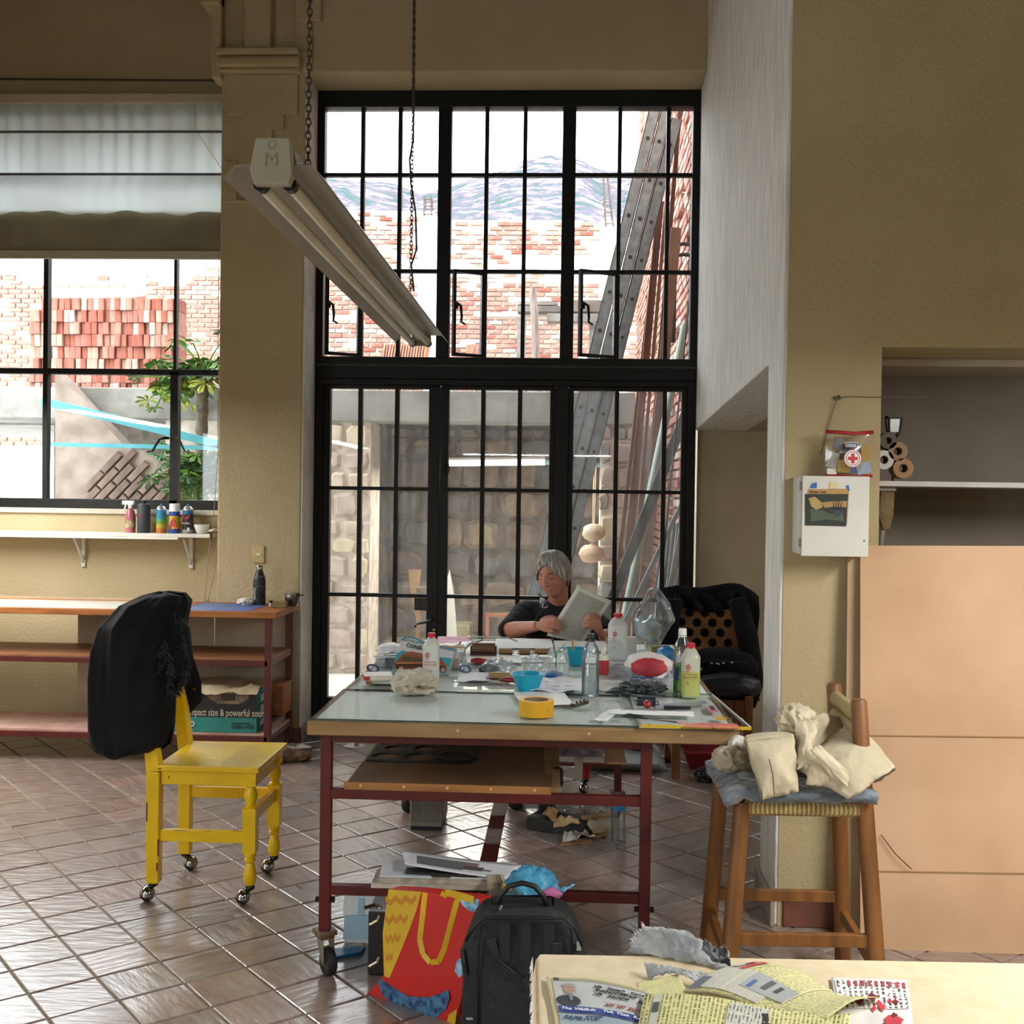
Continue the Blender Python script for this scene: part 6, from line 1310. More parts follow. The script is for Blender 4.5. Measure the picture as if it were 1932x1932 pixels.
scrap([(1056, 1598), (1120, 1592), (1115, 1584), (1060, 1588)], .0, kr, 'tan scrap flat on the tiles before the white scraps', 'paper_scrap', 'paper', .01, 6)
scrap([(1120, 1573), (1152, 1566), (1150, 1546), (1104, 1551)], .05, M('b8ab95', .8, 'a89a82', 9), 'beige board beside the clear floor bottle', 'card_scrap', 'card', .012, 7)
scrap([(1100, 1548), (1152, 1542), (1150, 1537), (1096, 1543)], .06, M('9c7d54', .8), 'wooden stick with black end on the scrap pile', 'stick', 'stick', .004, 8, .008)
scrap([(1118, 1584), (1144, 1580), (1148, 1571), (1120, 1575)], .0, M('8f7448', .85), 'olive brown scrap on the tiles beside the beige board', 'paper_scrap', 'paper', .02, 9)
crump(1075, 1539, 50, 22, .14, film, 'plastic_wrap', 'clear plastic wrap behind the scrap pile', 'wrap', 71, Z=.0, amp=.5); crump(1120, 1535, 48, 22, .14, film, 'plastic_wrap', 'second clear wrap next to the floor bottle', 'wrap', 72, Z=.0, amp=.5)
def fl_lab(t, c, r, h): MB().lathe([(r*1.005, h*.68), (r*1.01, h*.69), (r*1.01, h*.8), (r*1.005, h*.81)], c, 24).build('label', M('3f95c4', .5), t, smooth=40)
pet_bottle('water_bottle', 1166, 1590, 1497, 28, 'empty clear bottle with blue band standing on the floor tiles', thin('clear_cap', (.9, .92, .95), .1, .3), [(0, .012), (.72, 0), (.98, .02), (1, .06), (.94, .2), (1, .3), (.95, .45), (1, .6), (1, .8), (.8, .86), (.42, .9), (.4, .9)], fl_lab, z=.0)
# papers and plastic held on the rear rail under the table top
pl0, pl1 = at(1048, 1440, Y=4.6), at(1140, 1440, Y=4.6)
rs = MB().box(pl0.x-.06, LXb, 4.6, 5.29, .42, .43); single(rs, 'rear_shelf', M('8f6a48', .7), 'small rear shelf under the table carrying wrapped papers', 'shelf')
t = thing('paper_stack', 'plastic wrapped white papers on the rear shelf under the table', 'papers', (0, 4.7, .431))
MB().box(pl0.x-.05, pl1.x, 4.58, 5.0, .431, .452).build('papers', M('e3e1e6', .7, 'cfcdd6', 30, stretch=(1, 1, 12)), t)
MB().sheet(lambda u, v: (lerp(pl0.x-.05, pl1.x, u), 4.575+v*.35, -.001+.455+.05*abs(mnoise.noise(Vector((u*3, v*3, 4))))), 16, 10, .001).build('wrap', thin('lilac_film', (.93, .93, .98), .14, .5, (.86, .86, .93), rough=.12, streak=(8, 8, 8)), t, smooth=True)
a_ = at(1075, 1390, Y=4.3); single(MB().sheet(lambda u, v: (a_.x-.035+.075*u+.015*v, 4.32+.05*v+.02*math.sin(u*5), TZ-.05-.11*v*(1-.5*u)), 8, 8, .001), 'kraft_scrap', M('c4a566', .8, 'ab8c50', 9), 'torn kraft scrap hanging below the table top', 'paper', smooth=True)
a_ = at(1053, 1396, Y=4.5); single(MB().blob((a_.x, 4.5, TZ-.073), (.03, .04, .028), 5, .3, 2, 3), 'blue_scrap', M('2b6fa8', .5), 'blue plastic scrap tucked under the table top', 'plastic', smooth=True)
a_, b_ = at(1084, 1436, Y=4.57), at(1099, 1472, Y=4.57); single(MB().box(a_.x, b_.x, 4.572, 4.576, b_.z, .452), 'hanging_strip', M('b9b6b2', .7), 'grey paper strip hanging from the rear shelf', 'strip')
# gray boards and bags on the floor beyond the table
for i in range(3):
    a_, b_ = at(1150, 1452-i*4, Z=.02*i), at(1256-6*i, 1450-4*i, Z=.02*i)
    single(MB().box(a_.x-.15, b_.x, a_.y, a_.y+.55, .02*i+.001, .02*i+.012), 'grey_board', M(('8f9696', 'a3aaaa', '9aa1a2')[i], .7, None, 5), ('lowest', 'middle', 'topmost')[i]+' grey board in the flat stack behind the table legs', 'board')
c = at(1195, 1420, Z=.055); single(MB().blob(c+Vector((0, .15, .06)), (.1, .12, .065), 8, .3, 1.6, 3, flat=.058, sharp=True), 'white_sack', M('d8d3ca', .8, 'b9b3a8', 9, .4), 'white cloth sack lying on the grey boards', 'sack', smooth=40)
c = at(1262, 1424, Z=0); single(MB().blob(c+Vector((0, .3, .13)), (.12, .12, .14), 18, .25, 1.5, 3, flat=.128), 'printed_sack', M('d6d2cc', .7, '9c8a86', 5, .4), 'pale printed sack leaning behind the carved chair leg', 'sack', smooth=True)
# ================================================================ WOMAN READING
pw = thing('person', 'person in black apron with short grey hair reading a folded newspaper behind the table', 'person', (-.06, 5.95, .46))
skin = M('cc927c', .5, 'bb7d69', 7, .08, spec=.4)
HC = Vector((-.058, 5.80, at(1046, 1086, Y=5.78).z))
HR = (Matrix.Rotation(R(-26), 3, 'Z') @ Matrix.Rotation(R(12), 3, 'X') @ Matrix.Rotation(R(-4), 3, 'Y'))
def g(x, s): return math.exp(-(x/s)**2)
def headshape(n):
    """unit direction (face towards -Y) -> point of the head surface in metres"""
    x, y, z = n
    rx, ry, rz = .074, .094, .118
    p = Vector((x*rx, y*ry, z*rz))
    if z < 0:
        k = -z; p.x *= 1-.30*k**1.3
        if y < 0: p.y *= 1-.10*k
        else: p.y *= 1-.42*k
    if z > .2 and y < 0: p.y *= 1-.10*(z-.2)
    if y < -.05:
        fx, fz = p.x, p.z; w = min(1, (-y-.05)/.35); d = 0
        d -= .010*(g(fx-.031, .016)+g(fx+.031, .016))*g(fz-.008, .013)
        d += .0055*g(fz-.028, .009)*g(abs(fx)-.028, .022)
        d += .004*(g(fx-.031, .011)+g(fx+.031, .011))*g(fz-.006, .0065)
        nz_ = max(0, min(1, (.020-fz)/.045)); 
        d += (.010+.014*nz_)*g(fx, .0085+.004*nz_)*(1 if -.028 < fz < .022 else g(min(abs(fz+.028), abs(fz-.022)), .006))
        d += .006*g(abs(fx)-.011, .006)*g(fz+.026, .007)
        d += .006*g(fx, .022)*g(fz+.051, .0045)+.0065*g(fx, .019)*g(fz+.062, .005)-.005*g(fx, .026)*g(fz+.0565, .0022)
        d -= .003*g(abs(fx)-.03, .008)*g(fz+.055, .012)
        d += .008*g(fx, .02)*g(fz+.09, .014)-.003*g(fx, .02)*g(fz+.074, .005)
        d += .005*(g(abs(fx)-.04, .018))*g(fz+.022, .02)
        p += Vector((x*.25, y, 0)).normalized()*d*w
    return p
def H(p): return HC+HR @ Vector(p)
body = MB()
bm = bmesh.new(); bmesh.ops.create_icosphere(bm, subdivisions=6, radius=1)
body.add([H(headshape(v.co)) for v in bm.verts], [tuple(v.index for v in f.verts) for f in bm.faces]); bm.free()
for e in (-1, 1):
    bm = bmesh.new(); bmesh.ops.create_icosphere(bm, subdivisions=3, radius=1)
    body.add([H((e*(.071+.010*v.co.x*1.0+.004*v.co.y), .012+.019*v.co.y, -.004+.030*v.co.z-.002)) for v in bm.verts], [tuple(v.index for v in f.verts) for f in bm.faces]); bm.free()
NB = Vector((-.035, 5.90, .935))
body.tube([H((0, .022, -.03)), H((0, .03, -.075)), lerp(H((0, .03, -.1)), NB, .6), NB, NB+Vector((0, .01, -.06))], [.05, .05, .052, .06, .085], 20)
# torso and limbs (the arms' joints)
SR, SLd = Vector((-.20, 5.90, .885)), Vector((.135, 5.90, .855))          # shoulders (her right, her left)
ER, EL = Vector((-.285, 5.74, at(970, 1205, Y=5.70).z+.035)), Vector((.235, 5.78, .80))
WR, WL = at(1014, 1181, Y=5.555), at(1137, 1201, Y=5.60)
body.tube([(-.03, 5.95, .46), (-.03, 5.97, .58), (-.035, 5.95, .74), (-.035, 5.92, .86), (-.035, 5.91, .93)], [.155, .14, .15, .15, .08], 22, flat=.7, up=(1, 0, 0))
body.tube([(-.03, 5.91, .90), SR, lerp(SR, ER, .5), ER, lerp(ER, WR, .25), lerp(ER, WR, .7), WR], [.06, .056, .047, .041, .041, .031, .025], 16)
body.tube([(-.03, 5.91, .88), SLd, lerp(SLd, EL, .5), EL, lerp(EL, WL, .3), lerp(EL, WL, .75), WL], [.06, .056, .047, .041, .04, .03, .025], 16)
for e, hx in ((-1, -.19), (1, -.045)):
    body.tube([(hx+e*.0, 5.95, .53), (hx-.02, 5.62, .55), (hx-.03, 5.50, .5), (hx-.03, 5.53, .3), (hx-.03, 5.56, .1), (hx-.03, 5.55, .05)], [.085, .07, .058, .052, .038, .034], 14)
    body.tube([(hx-.03, 5.59, .04), (hx-.03, 5.50, .038), (hx-.03, 5.41, .028)], [.034, .036, .025], 10)
def finger(pts, r0, r1, n=10):
    P = [Vector(p) for p in pts]; k = len(P); body.tube([P[0]]+P[1:]+[P[-1]+(P[-1]-P[-2]).normalized()*r1*.7], [lerp(r0, r1, i/(k-1)) for i in range(k)]+[r1*.45], n)
def palm(w, ks, th=.013):
    """palm from wrist w to the knuckles ks"""
    for k in ks: body.tube([w, lerp(w, k, .5), k], [.017, th, .0105], 10)
    for a_, b_ in zip(ks, ks[1:]): body.tube([lerp(w, a_, .55), lerp(a_, b_, .5)], [th, .0105], 8); body.tube([a_, b_], .0095, 8)
YH = 5.535
RK = [at(1036, 1168, Y=YH), at(1035.5, 1175, Y=YH-.008), at(1033, 1182, Y=YH-.008), at(1030, 1189.5, Y=YH)]
palm(WR, RK)
NAILS = []
for k_, mid, tip in ((RK[0], (1048, 1168), (1057, 1174)), (RK[1], (1049, 1176), (1059.5, 1182)), (RK[2], (1047, 1183.5), (1057, 1188.5)), (RK[3], (1042, 1191.5), (1050.5, 1195))):
    m_, t_ = at(*mid, Y=YH-.016), at(*tip, Y=YH-.002); finger([k_, m_, lerp(m_, t_, .6)+Vector((0, -.003, 0)), t_], .0098, .0074); NAILS.append((m_, t_))
finger([lerp(WR, RK[0], .3)+Vector((0, .01, .01)), at(1030, 1166, Y=YH+.03), at(1042, 1164, Y=YH+.045), at(1052, 1167, Y=YH+.047)], .013, .009)
LK = [at(1122, 1164.5, Y=YH), at(1126.5, 1170, Y=YH-.01), at(1126, 1178, Y=YH-.01), at(1122.5, 1186, Y=YH)]
palm(WL, LK)
for k_, mid, tip in ((LK[0], (1112, 1161.5), (1105, 1165)), (LK[1], (1112, 1165.5), (1102, 1169.5)), (LK[2], (1111, 1173), (1100.5, 1175.5)), (LK[3], (1110, 1180.5), (1101, 1182))):
    m_, t_ = at(*mid, Y=YH-.018), at(*tip, Y=YH-.003); finger([k_, m_, lerp(m_, t_, .6)+Vector((0, -.003, 0)), t_], .0098, .0074); NAILS.append((m_, t_))
finger([lerp(WL, LK[0], .3)+Vector((0, .012, .01)), at(1128, 1163, Y=YH+.035), at(1118, 1158, Y=YH+.05), at(1108, 1158, Y=YH+.052)], .013, .009)
bo = body.build('body', skin, pw, smooth=True, label='skin of the person, face bent over the newspaper')
rm = bo.modifiers.new('one_surface', 'REMESH'); rm.mode = 'VOXEL'; rm.voxel_size = .0032; rm.use_smooth_shade = True
sm_ = bo.modifiers.new('soften', 'SMOOTH'); sm_.factor = .5; sm_.iterations = 2
nl = MB()
for m_, t_ in NAILS:
    d = (t_-m_).normalized(); c = t_+Vector((0, -.0058, .002)); nl.sheet(lambda u, v: c+d*(.006*(v-.35))+Vector((0, .0012*(2*u-1)**2, 0))+Vector((0, 0, 1)).cross(d).cross(d)*-1*(.0038*(2*u-1)), 4, 2)
nl.build('nails', M('d3a091', .3), pw)
# face details
def fpt(x, z, off=.0006):
    """point on the face front at head coordinates x, z"""
    n = Vector((x/.074, 0, z/.118)); 
    if z < 0: n.x /= 1-.30*min(1, -n.z)**1.3
    yy = 1-n.x**2-n.z**2; n.y = -math.sqrt(max(.02, yy)); n.normalize(); p = headshape(n); 
    return H(p+Vector((0, -off, 0)))
dark = M('3a2a26', .6); brow = M('5f514a', .8); lipm = M('a3564e', .45)
for e in (-1, 1):
    MB().tube([fpt(e*(.031+dx), .004-.0028*math.cos(dx*90), .0009) for dx in (-.013, -.009, -.004, 0, .004, .009, .013)], [.0006, .0013, .0016, .0017, .0016, .0013, .0006], 6).build('lashes', dark, pw)
    MB().tube([fpt(e*(.031+dx), .0275+.004*math.cos(dx*60), .0012) for dx in (-.018, -.01, 0, .01, .018)], [.001, .0019, .0022, .0018, .0008], 6).build('eyebrow', brow, pw)
MB().tube([fpt(x, -.0565-.25*x*x*10*.1, .0004) for x in (-.022, -.014, -.006, 0, .006, .014, .022)], [.0007, .0019, .0024, .0022, .0024, .0019, .0007], 6).build('lips', lipm, pw)
MB().tube([fpt(x, -.0567, .0018) for x in (-.021, -.01, 0, .01, .021)], .0006, 5).build('mouth_line', dark, pw)
# hair: locks laid over the skull
def hair_mat():
    m, t, n, l, b = nt('grey_hair'); uv = n.new('ShaderNodeTexCoord'); mp = n.new('ShaderNodeMapping'); mp.inputs['Scale'].default_value = (60, 3, 1); l.new(uv.outputs['UV'], mp.inputs[0])
    nz = n.new('ShaderNodeTexNoise'); nz.inputs['Scale'].default_value = 1; nz.inputs['Detail'].default_value = 4; l.new(mp.outputs[0], nz.inputs[0])
    r = n.new('ShaderNodeValToRGB'); r.color_ramp.elements[0].position = .36; r.color_ramp.elements[1].position = .64; r.color_ramp.elements[0].color = lin('4a443d'); r.color_ramp.elements[1].color = lin('cfcac2'); l.new(nz.outputs[0], r.inputs[0]); l.new(r.outputs[0], b.inputs['Base Color'])
    b.inputs['Roughness'].default_value = .45; bp = n.new('ShaderNodeBump'); bp.inputs['Strength'].default_value = .6; bp.inputs['Distance'].default_value = .004; l.new(nz.outputs[0], bp.inputs['Height']); l.new(bp.outputs[0], b.inputs['Normal']); return m
def sph(az, el): return Vector((math.sin(az)*math.cos(el), -math.cos(az)*math.cos(el), math.sin(el)))
def hairline(az):
    a = abs(az)
    K = [(0, .62), (.35, .50), (.75, .16), (1.05, -.08), (1.35, -.22), (1.62, -.12), (1.8, -.45), (2.3, -.62), (3.15, -.66)]
    for (p, e0), (q, e1) in zip(K, K[1:]):
        if p <= a <= q: return lerp(e0, e1, (a-p)/(q-p))
    return -.66
def hairf(u, v):
    az = lerp(-PI, PI, u); e0 = hairline(az); el = lerp(PI/2-.02, e0, v)
    part = math.exp(-((az-.1)/.35)**2)*0
    lift = .004+.013*math.sin(PI*min(1, v*1.05))**.7+.0022*mnoise.noise(Vector((az*9, v*2, 3)))+.0015*mnoise.noise(Vector((az*24, v*2, 7)))
    groove = .006*g(az+.12, .10)*max(0, 1-v*1.1)
    n = sph(az, el); return H(headshape(n)+n*(lift-groove+.004*(v > .97)))
hm = hair_mat()
MB().sheet(hairf, 150, 30, .004).build('hair', hm, pw, smooth=True, label='short grey hair swept back from a parting')
lk = MB(); rnd = random.Random(2)
for k in range(130):
    az = rnd.uniform(-1.9, 1.9); e0 = hairline(az); v0 = rnd.uniform(.0, .35); P = []
    for i in range(7):
        v = lerp(v0, rnd.uniform(.92, 1.04) if i == 6 else 1.0, i/6); el = lerp(PI/2-.05, e0, v); a2 = az+(.12*(v-v0))*(1 if az > -.1 else -1); n = sph(a2, el)
        P.append(H(headshape(n)+n*(.006+.0145*math.sin(PI*min(1, v*1.03))**.7)))
    lk.tube(P, [.0006, .0016, .002, .002, .0018, .0014, .0004], 4)
lk.build('hair_locks', hm, pw, smooth=True, kind='stuff')
# clothes: tee shirt, apron, trousers, shoes
tee = M('14161b', .85, '1c1f26', 12, .35)
def tor(u, v):
    K = [(.955, 5.905, -.035, .06, .056), (.935, 5.905, -.035, .10, .075), (.905, 5.91, -.035, .175, .09), (.86, 5.915, -.033, .20, .105), (.78, 5.93, -.033, .178, .118), (.68, 5.945, -.03, .172, .125), (.58, 5.955, -.03, .172, .12), (.5, 5.955, -.03, .178, .135)]
    k = v*(len(K)-1); i = min(int(k), len(K)-2); q = k-i; z, cy, cx, rx, ry = [lerp(a_, b_, q) for a_, b_ in zip(K[i], K[i+1])]
    t = 2*PI*u; n_ = 1+.05*mnoise.noise(Vector((math.cos(t)*2, math.sin(t)*2, v*5)))+.03*mnoise.noise(Vector((math.cos(t)*5, math.sin(t)*5, v*9)))
    ct, st_ = math.cos(t), math.sin(t); e = .8
    return (cx+rx*n_*math.copysign(abs(ct)**e, ct), cy+ry*n_*math.copysign(abs(st_)**e, st_), z-.02*math.cos(t)*(.3 if z > .84 else .1))
MB().sheet(tor, 48, 30, -.004).build('tee_shirt', tee, pw, smooth=True)
def sleeve(S_, E_, W_, end):
    P = [lerp(Vector((-.03, 5.91, .88)), S_, .62), S_+Vector((0, 0, .004)), lerp(S_, E_, .35), lerp(S_, E_, .7), E_, lerp(E_, W_, end)]
    Rr = [.07, .07, .064, .058, .053, .05]; pts = []; rs = []
    for i in range(len(P)-1):
        for j in range(6):
            t = j/6; pts.append(lerp(P[i], P[i+1], t)); rs.append(lerp(Rr[i], Rr[i+1], t)*(1+.07*mnoise.noise(Vector((i*6+j, S_.x*9, 0))*.7)))
    pts.append(P[-1]); rs.append(Rr[-1]); mb = MB().tube(pts, rs, 18, caps=False); return mb
sleeve(SR, ER, WR, .06).build('sleeve', tee, pw, smooth=True); sleeve(SLd, EL, WL, .45).build('sleeve', tee, pw, smooth=True)
MB().ring([(.0525, -.004), (.058, -.004), (.058, .004), (.0525, .004)], (NB.x, NB.y-.002, NB.z+.018), 28, Matrix.Rotation(.15, 4, 'X')).build('collar', tee, pw, smooth=True)
apr = M('101216', .8, '17191e', 10, .2)
def apf(u, v):
    x = lerp(-.12, .10, u)*lerp(.72, 1.0, v); z = lerp(.868, .52, v); d = -.118-.02*math.sin(PI*v)+abs(x+.03)**2*1.2; return (-.025+x, 5.925+d, z+.006*math.sin(u*9))
MB().sheet(apf, 16, 20, .003).build('apron', apr, pw, smooth=True)
wh = M('e3e6ea', .35)
p = at(1023, 1131, Y=5.80); MB().cbox(p, (.024, .008, .017), 0, -.4, .3).build('strap_buckle', wh, pw, bevel=.003)
q = at(1027, 1143, Y=5.79); MB().tube([at(1024, 1138, Y=5.795), at(1025, 1141, Y=5.79), at(1022, 1145, Y=5.788), at(1027, 1147, Y=5.786), at(1033, 1145, Y=5.787), at(1031, 1142.5, Y=5.788)], .0026, 6).build('strap_hook', wh, pw)
MB().tube([at(1021, 1128, Y=5.82), at(1018, 1121, Y=5.87)], .008, 8, flat=.3).build('strap', apr, pw)
MB().tube([at(1025, 1147, Y=5.79), at(1012, 1165, Y=5.79), at(1003, 1185, Y=5.785)], .0012, 5).build('apron_seam', M('5d6166', .7), pw)
for px, py, c_, w_ in ((1033, 1164, '8fb6bd', .020), (1039, 1163, 'e3e6e8', .016), (1021, 1171, 'd9dcdf', .014), (1028, 1167, '4d7f8a', .010)):
    p = at(px, py, Y=5.782); MB().blob(p, (w_/2, .0015, .006), px, .3).build('chest_print', M(c_, .6), pw, smooth=True)
tro = M('1d2028', .85, '262a33', 12, .2)
for hx in (-.19, -.045):
    MB().tube([(hx, 5.97, .54), (hx-.02, 5.62, .558), (hx-.03, 5.495, .505), (hx-.03, 5.525, .3), (hx-.03, 5.555, .1), (hx-.03, 5.555, .07)], [.1, .08, .07, .062, .055, .055], 14).build('trouser_leg', tro, pw, smooth=True)
    MB().tube([(hx-.03, 5.605, .05), (hx-.03, 5.56, .052), (hx-.03, 5.48, .046), (hx-.03, 5.395, .032), (hx-.03, 5.385, .03)], [.02, .046, .044, .032, .012], 12).build('shoe', M('1a1a1c', .6), pw, smooth=True)
# the folded newspaper she holds
np_ = thing('newspaper', 'folded newspaper held up by the woman with both hands', 'newspaper', at(1090, 1160, Y=5.58))
YN = 5.56
Q = [at(1031, 1199, Y=YN), at(1100, 1214, Y=YN-.0), at(1154, 1134, Y=YN+.045), at(1091.5, 1103, Y=YN+.05)]
def npf(k, ins=0.0):
    def f(u, v):
        u2, v2 = lerp(ins, 1-ins*.9, u), lerp(ins*.4, 1-ins*.8, v); p = lerp(lerp(Q[0], Q[1], u2), lerp(Q[3], Q[2], u2), v2)
        return p+Vector((0, .008*k-.018*math.sin(PI*u2)*(.4+.6*v2)-.004*math.sin(u2*9+v2*3), .0))
    return f
newsw = M('eeede6', .8, 'e4e3da', 14); newsg = M('bdbeb4', .8, 'adaea4', 60, lo=.3, hi=.7)
for k in range(3):
    MB().sheet(npf(k*.35+.0), 14, 14, .0012).build('page', newsw, np_, smooth=True)
o = npf(0, .11); MB().sheet(lambda u, v: o(u, v)+Vector((0, -.0016, 0)), 14, 14).build('printed_block', newsg, np_, smooth=True)
# her chair
rc = thing('chair', 'red painted wooden chair on casters that the woman sits on', 'chair', (-.06, 5.95, 0))
redc = M('a51d1f', .45, '8a1416', 7, .15)
MB().box(-.30, .15, 5.73, 6.17, .43, .455).build('seat', redc, rc, bevel=.005)
for x in (-.27, .12):
    for y in (5.76, 6.14):
        MB().tube([(x, y, .075), (x, y, .11), (x, y, .2), (x, y, .22), (x, y, .42)], [.018, .024, .026, .021, .022], 12).build('leg', redc, rc, smooth=40)
        caster_ball(rc, (x, y, .07), -.01, -.012, .025)
    MB().bar((x, 6.14, .45), (x, 6.2, .86), .04, .04, up=(0, 1, 0)).build('back_post', redc, rc, bevel=.003)
for z in (.6, .75): MB().bar((-.25, 6.165+(z-.5)*.12, z), (.10, 6.165+(z-.5)*.12, z), .018, .05).build('back_slat', redc, rc, bevel=.003)
for y in (5.76, 6.14): MB().box(-.25, .10, y-.01, y+.01, .24, .27).build('stretcher', redc, rc)
# ================================================================ CARVED CHAIR IN THE PASSAGE
wood_c = M('8a5a30', .6, '6d4522', 8, .15, stretch=(3, 3, .8))
cc = thing('carved_chair', 'wooden chair with star cut back and leather sling seat in the passage', 'chair', (.80, 6.3, 0))
for x in (.605, .985):
    MB().box(x-.022, x+.022, 6.08, 6.125, 0, .45).build('leg', wood_c, cc, bevel=.003)
    MB().bar((x, 6.5, 0), (x, 6.5, .45), .045, .045).bar((x, 6.5, .45), (x, 6.58, .96), .045, .04, up=(0, 1, 0)).build('back_post', wood_c, cc, bevel=.003)
    MB().box(x-.016, x+.016, 6.12, 6.48, .12, .15).box(x-.016, x+.016, 6.12, 6.48, .38, .42).build('side_rail', wood_c, cc)
MB().box(.625, .965, 6.085, 6.115, .36, .41).build('front_rail', wood_c, cc, bevel=.003)
lea = M('6e3a22', .45, '522815', 9, .2)
for i in range(6): MB().sheet(lambda u, v: (lerp(.63+.056*i, .63+.056*i+.05, u), lerp(6.07, 6.5, v), .425-.03*math.sin(PI*v)+.006*math.sin(u*PI)), 4, 8, .004).box(.63+.056*i, .63+.056*i+.05, 6.068, 6.074, .34, .425).build('leather_strap', lea, cc)
cu = bpy.data.curves.new('lattice', 'CURVE'); cu.dimensions = '2D'; cu.fill_mode = 'BOTH'; cu.extrude = .006
def _poly(pts):
    s = cu.splines.new('POLY'); s.points.add(len(pts)-1); s.use_cyclic_u = True
    for k_, (a_, b_) in enumerate(pts): s.points[k_].co = (a_, b_, 0, 1)
_poly([(-.19, -.16), (.19, -.16), (.19, .12), (.13, .15), (0, .165), (-.13, .15), (-.19, .12)])
for j in range(4):
    for i in range(-2, 3):
        hx, hy = i*.088+(.044 if j % 2 else 0), .055-j*.056
        if abs(hx) > .165: continue
        _poly([((.03 if k_ % 2 == 0 else .0215)*math.cos(-k_*PI/8+.2)+hx, (.03 if k_ % 2 == 0 else .0215)*math.sin(-k_*PI/8+.2)+hy) for k_ in range(16)])
tmp = bpy.data.objects.new('t', cu); COL.objects.link(tmp); me = bpy.data.meshes.new_from_object(tmp.evaluated_get(bpy.context.evaluated_depsgraph_get())); bpy.data.objects.remove(tmp)
me.materials.clear(); me.materials.append(M('a5733f', .55, '8c5d30', 9, .1)); o = bpy.data.objects.new('star_lattice', me); COL.objects.link(o); o.parent = cc; o.location = Vector((.80, 6.535, .79))-cc.location; o.rotation_euler = (PI/2-.12, 0, 0)
MB().box(.63, .97, 6.575, 6.585, .6, .95).build('dark_backing', M('0e0e0f', .8), cc)
def pts3(L, Y): return [at(a_, b_, Y=Y) for a_, b_ in L]
# black coat over its back
ct = thing('coat', 'black coat hanging over the carved chair back', 'coat', (.82, 6.6, .35))
def coatf(u, v):
    x = lerp(.535, 1.10, u); e = abs(u-.5)*2
    top = 1.015-.03*math.sin(PI*u*1.3)**2-.05*e**4
    if v < .3: t = v/.3; return (x, lerp(6.72, 6.60, t)+.02*mnoise.noise(Vector((u*4, v*3, 1))), lerp(top-.3, top, t)+.0)
    t = (v-.3)/.7; low = .36+.0*u
    hole = .43 if e > .70 else lerp(.90, .85, (1-e))
    z = lerp(top, hole if e < .70 else low, t); fold = .03*math.sin(u*34+2*math.sin(v*5))*t+.02*mnoise.noise(Vector((u*6, v*5, 2)))
    return (x+.015*mnoise.noise(Vector((u*2, v*6, 7))), 6.535-.06*t*(e > .66)-.02*t+fold, z)
MB().sheet(coatf, 60, 26, .008).build('body', blk, ct, smooth=True)
for L, rr in ((((1268, 1130), (1262, 1200), (1272, 1290)), (.06, .05, .03)), (((1390, 1130), (1410, 1200), (1425, 1290), (1420, 1335)), (.05, .06, .05, .015))):
    MB().tube(pts3(L, 6.42), rr, 14, flat=.7).build('sleeve', blk, ct, smooth=True)
MB().cbox(at(1412, 1252, Y=6.35), (.03, .003, .026), 0, 0, .5).build('care_tag', M('8d9092', .6), ct)
# black shoulder bag on its seat
bg_ = thing('shoulder_bag', 'black nylon shoulder bag sitting on the carved chair seat', 'bag', (.86, 6.2, .42))
nyl = M('12141a', .5, '1b1f28', 9, .3)
MB().blob((.855, 6.27, .58), (.20, .11, .11), 3, .13, 1.6, 4).build('upper_body', blk2, bg_, smooth=True)
MB().blob((.885, 6.16, .492), (.185, .09, .075), 6, .14, 1.8, 4, flat=.07).build('front_pocket', nyl, bg_, smooth=True)
MB().tube(pts3([(1318, 1250), (1345, 1246), (1380, 1248), (1412, 1252)], 6.12), .006, 6).build('zip', M('2a2c30', .4), bg_)
for px, py, w_ in ((1343, 1251, .012), (1354, 1252, .02), (1365, 1251, .012), (1381, 1250, .014)): MB().cbox(at(px, py, Y=6.095), (w_, .003, .008), 0, 0, .3).build('print_mark', M('c9cbcf', .5), bg_)
MB().cbox(at(1323, 1262, Y=6.08), (.012, .004, .014), 0, 0, .5).build('buckle', chrome, bg_)
MB().tube(pts3([(1326, 1232), (1335, 1248), (1340, 1262)], 6.1), .006, 6).tube(pts3([(1384, 1230), (1374, 1250)], 6.12), .005, 6).build('strap', blk2, bg_)
c = at(1322, 1452, Z=0); bn = thing('bin', 'dark red plastic bin lying low behind the carved chair leg', 'bin', c)
MB().add([c+Vector(p) for p in ((-.06, 0, .001), (.10, 0, .001), (.10, .16, .001), (-.06, .16, .001), (-.09, -.02, .10), (.13, -.02, .10), (.13, .2, .10), (-.09, .2, .10))], [(0, 3, 2, 1), (0, 1, 5, 4), (1, 2, 6, 5), (2, 3, 7, 6), (3, 0, 4, 7)]).build('tub', M('8f1f2c', .5), bn)
MB().box(c.x-.097, c.x+.137, c.y-.027, c.y-.015, c.z+.088, c.z+.101).build('rim', M('a52836', .5), bn)
crump(1345, 1478, 60, 26, .14, M('17191b', .35, '3b3f43', 9, .3), 'black_bag', 'crumpled black plastic bag on the floor by the red bin', 'bag', 81, Z=0)
c = at(1330, 1430, Z=0); single(MB().box(c.x, c.x+.3, c.y+.2, c.y+.4, .0, .22), 'storage_box', M('9aa39a', .6, '858e85', 5), 'pale grey green box on the passage floor', 'box', bevel=.008)
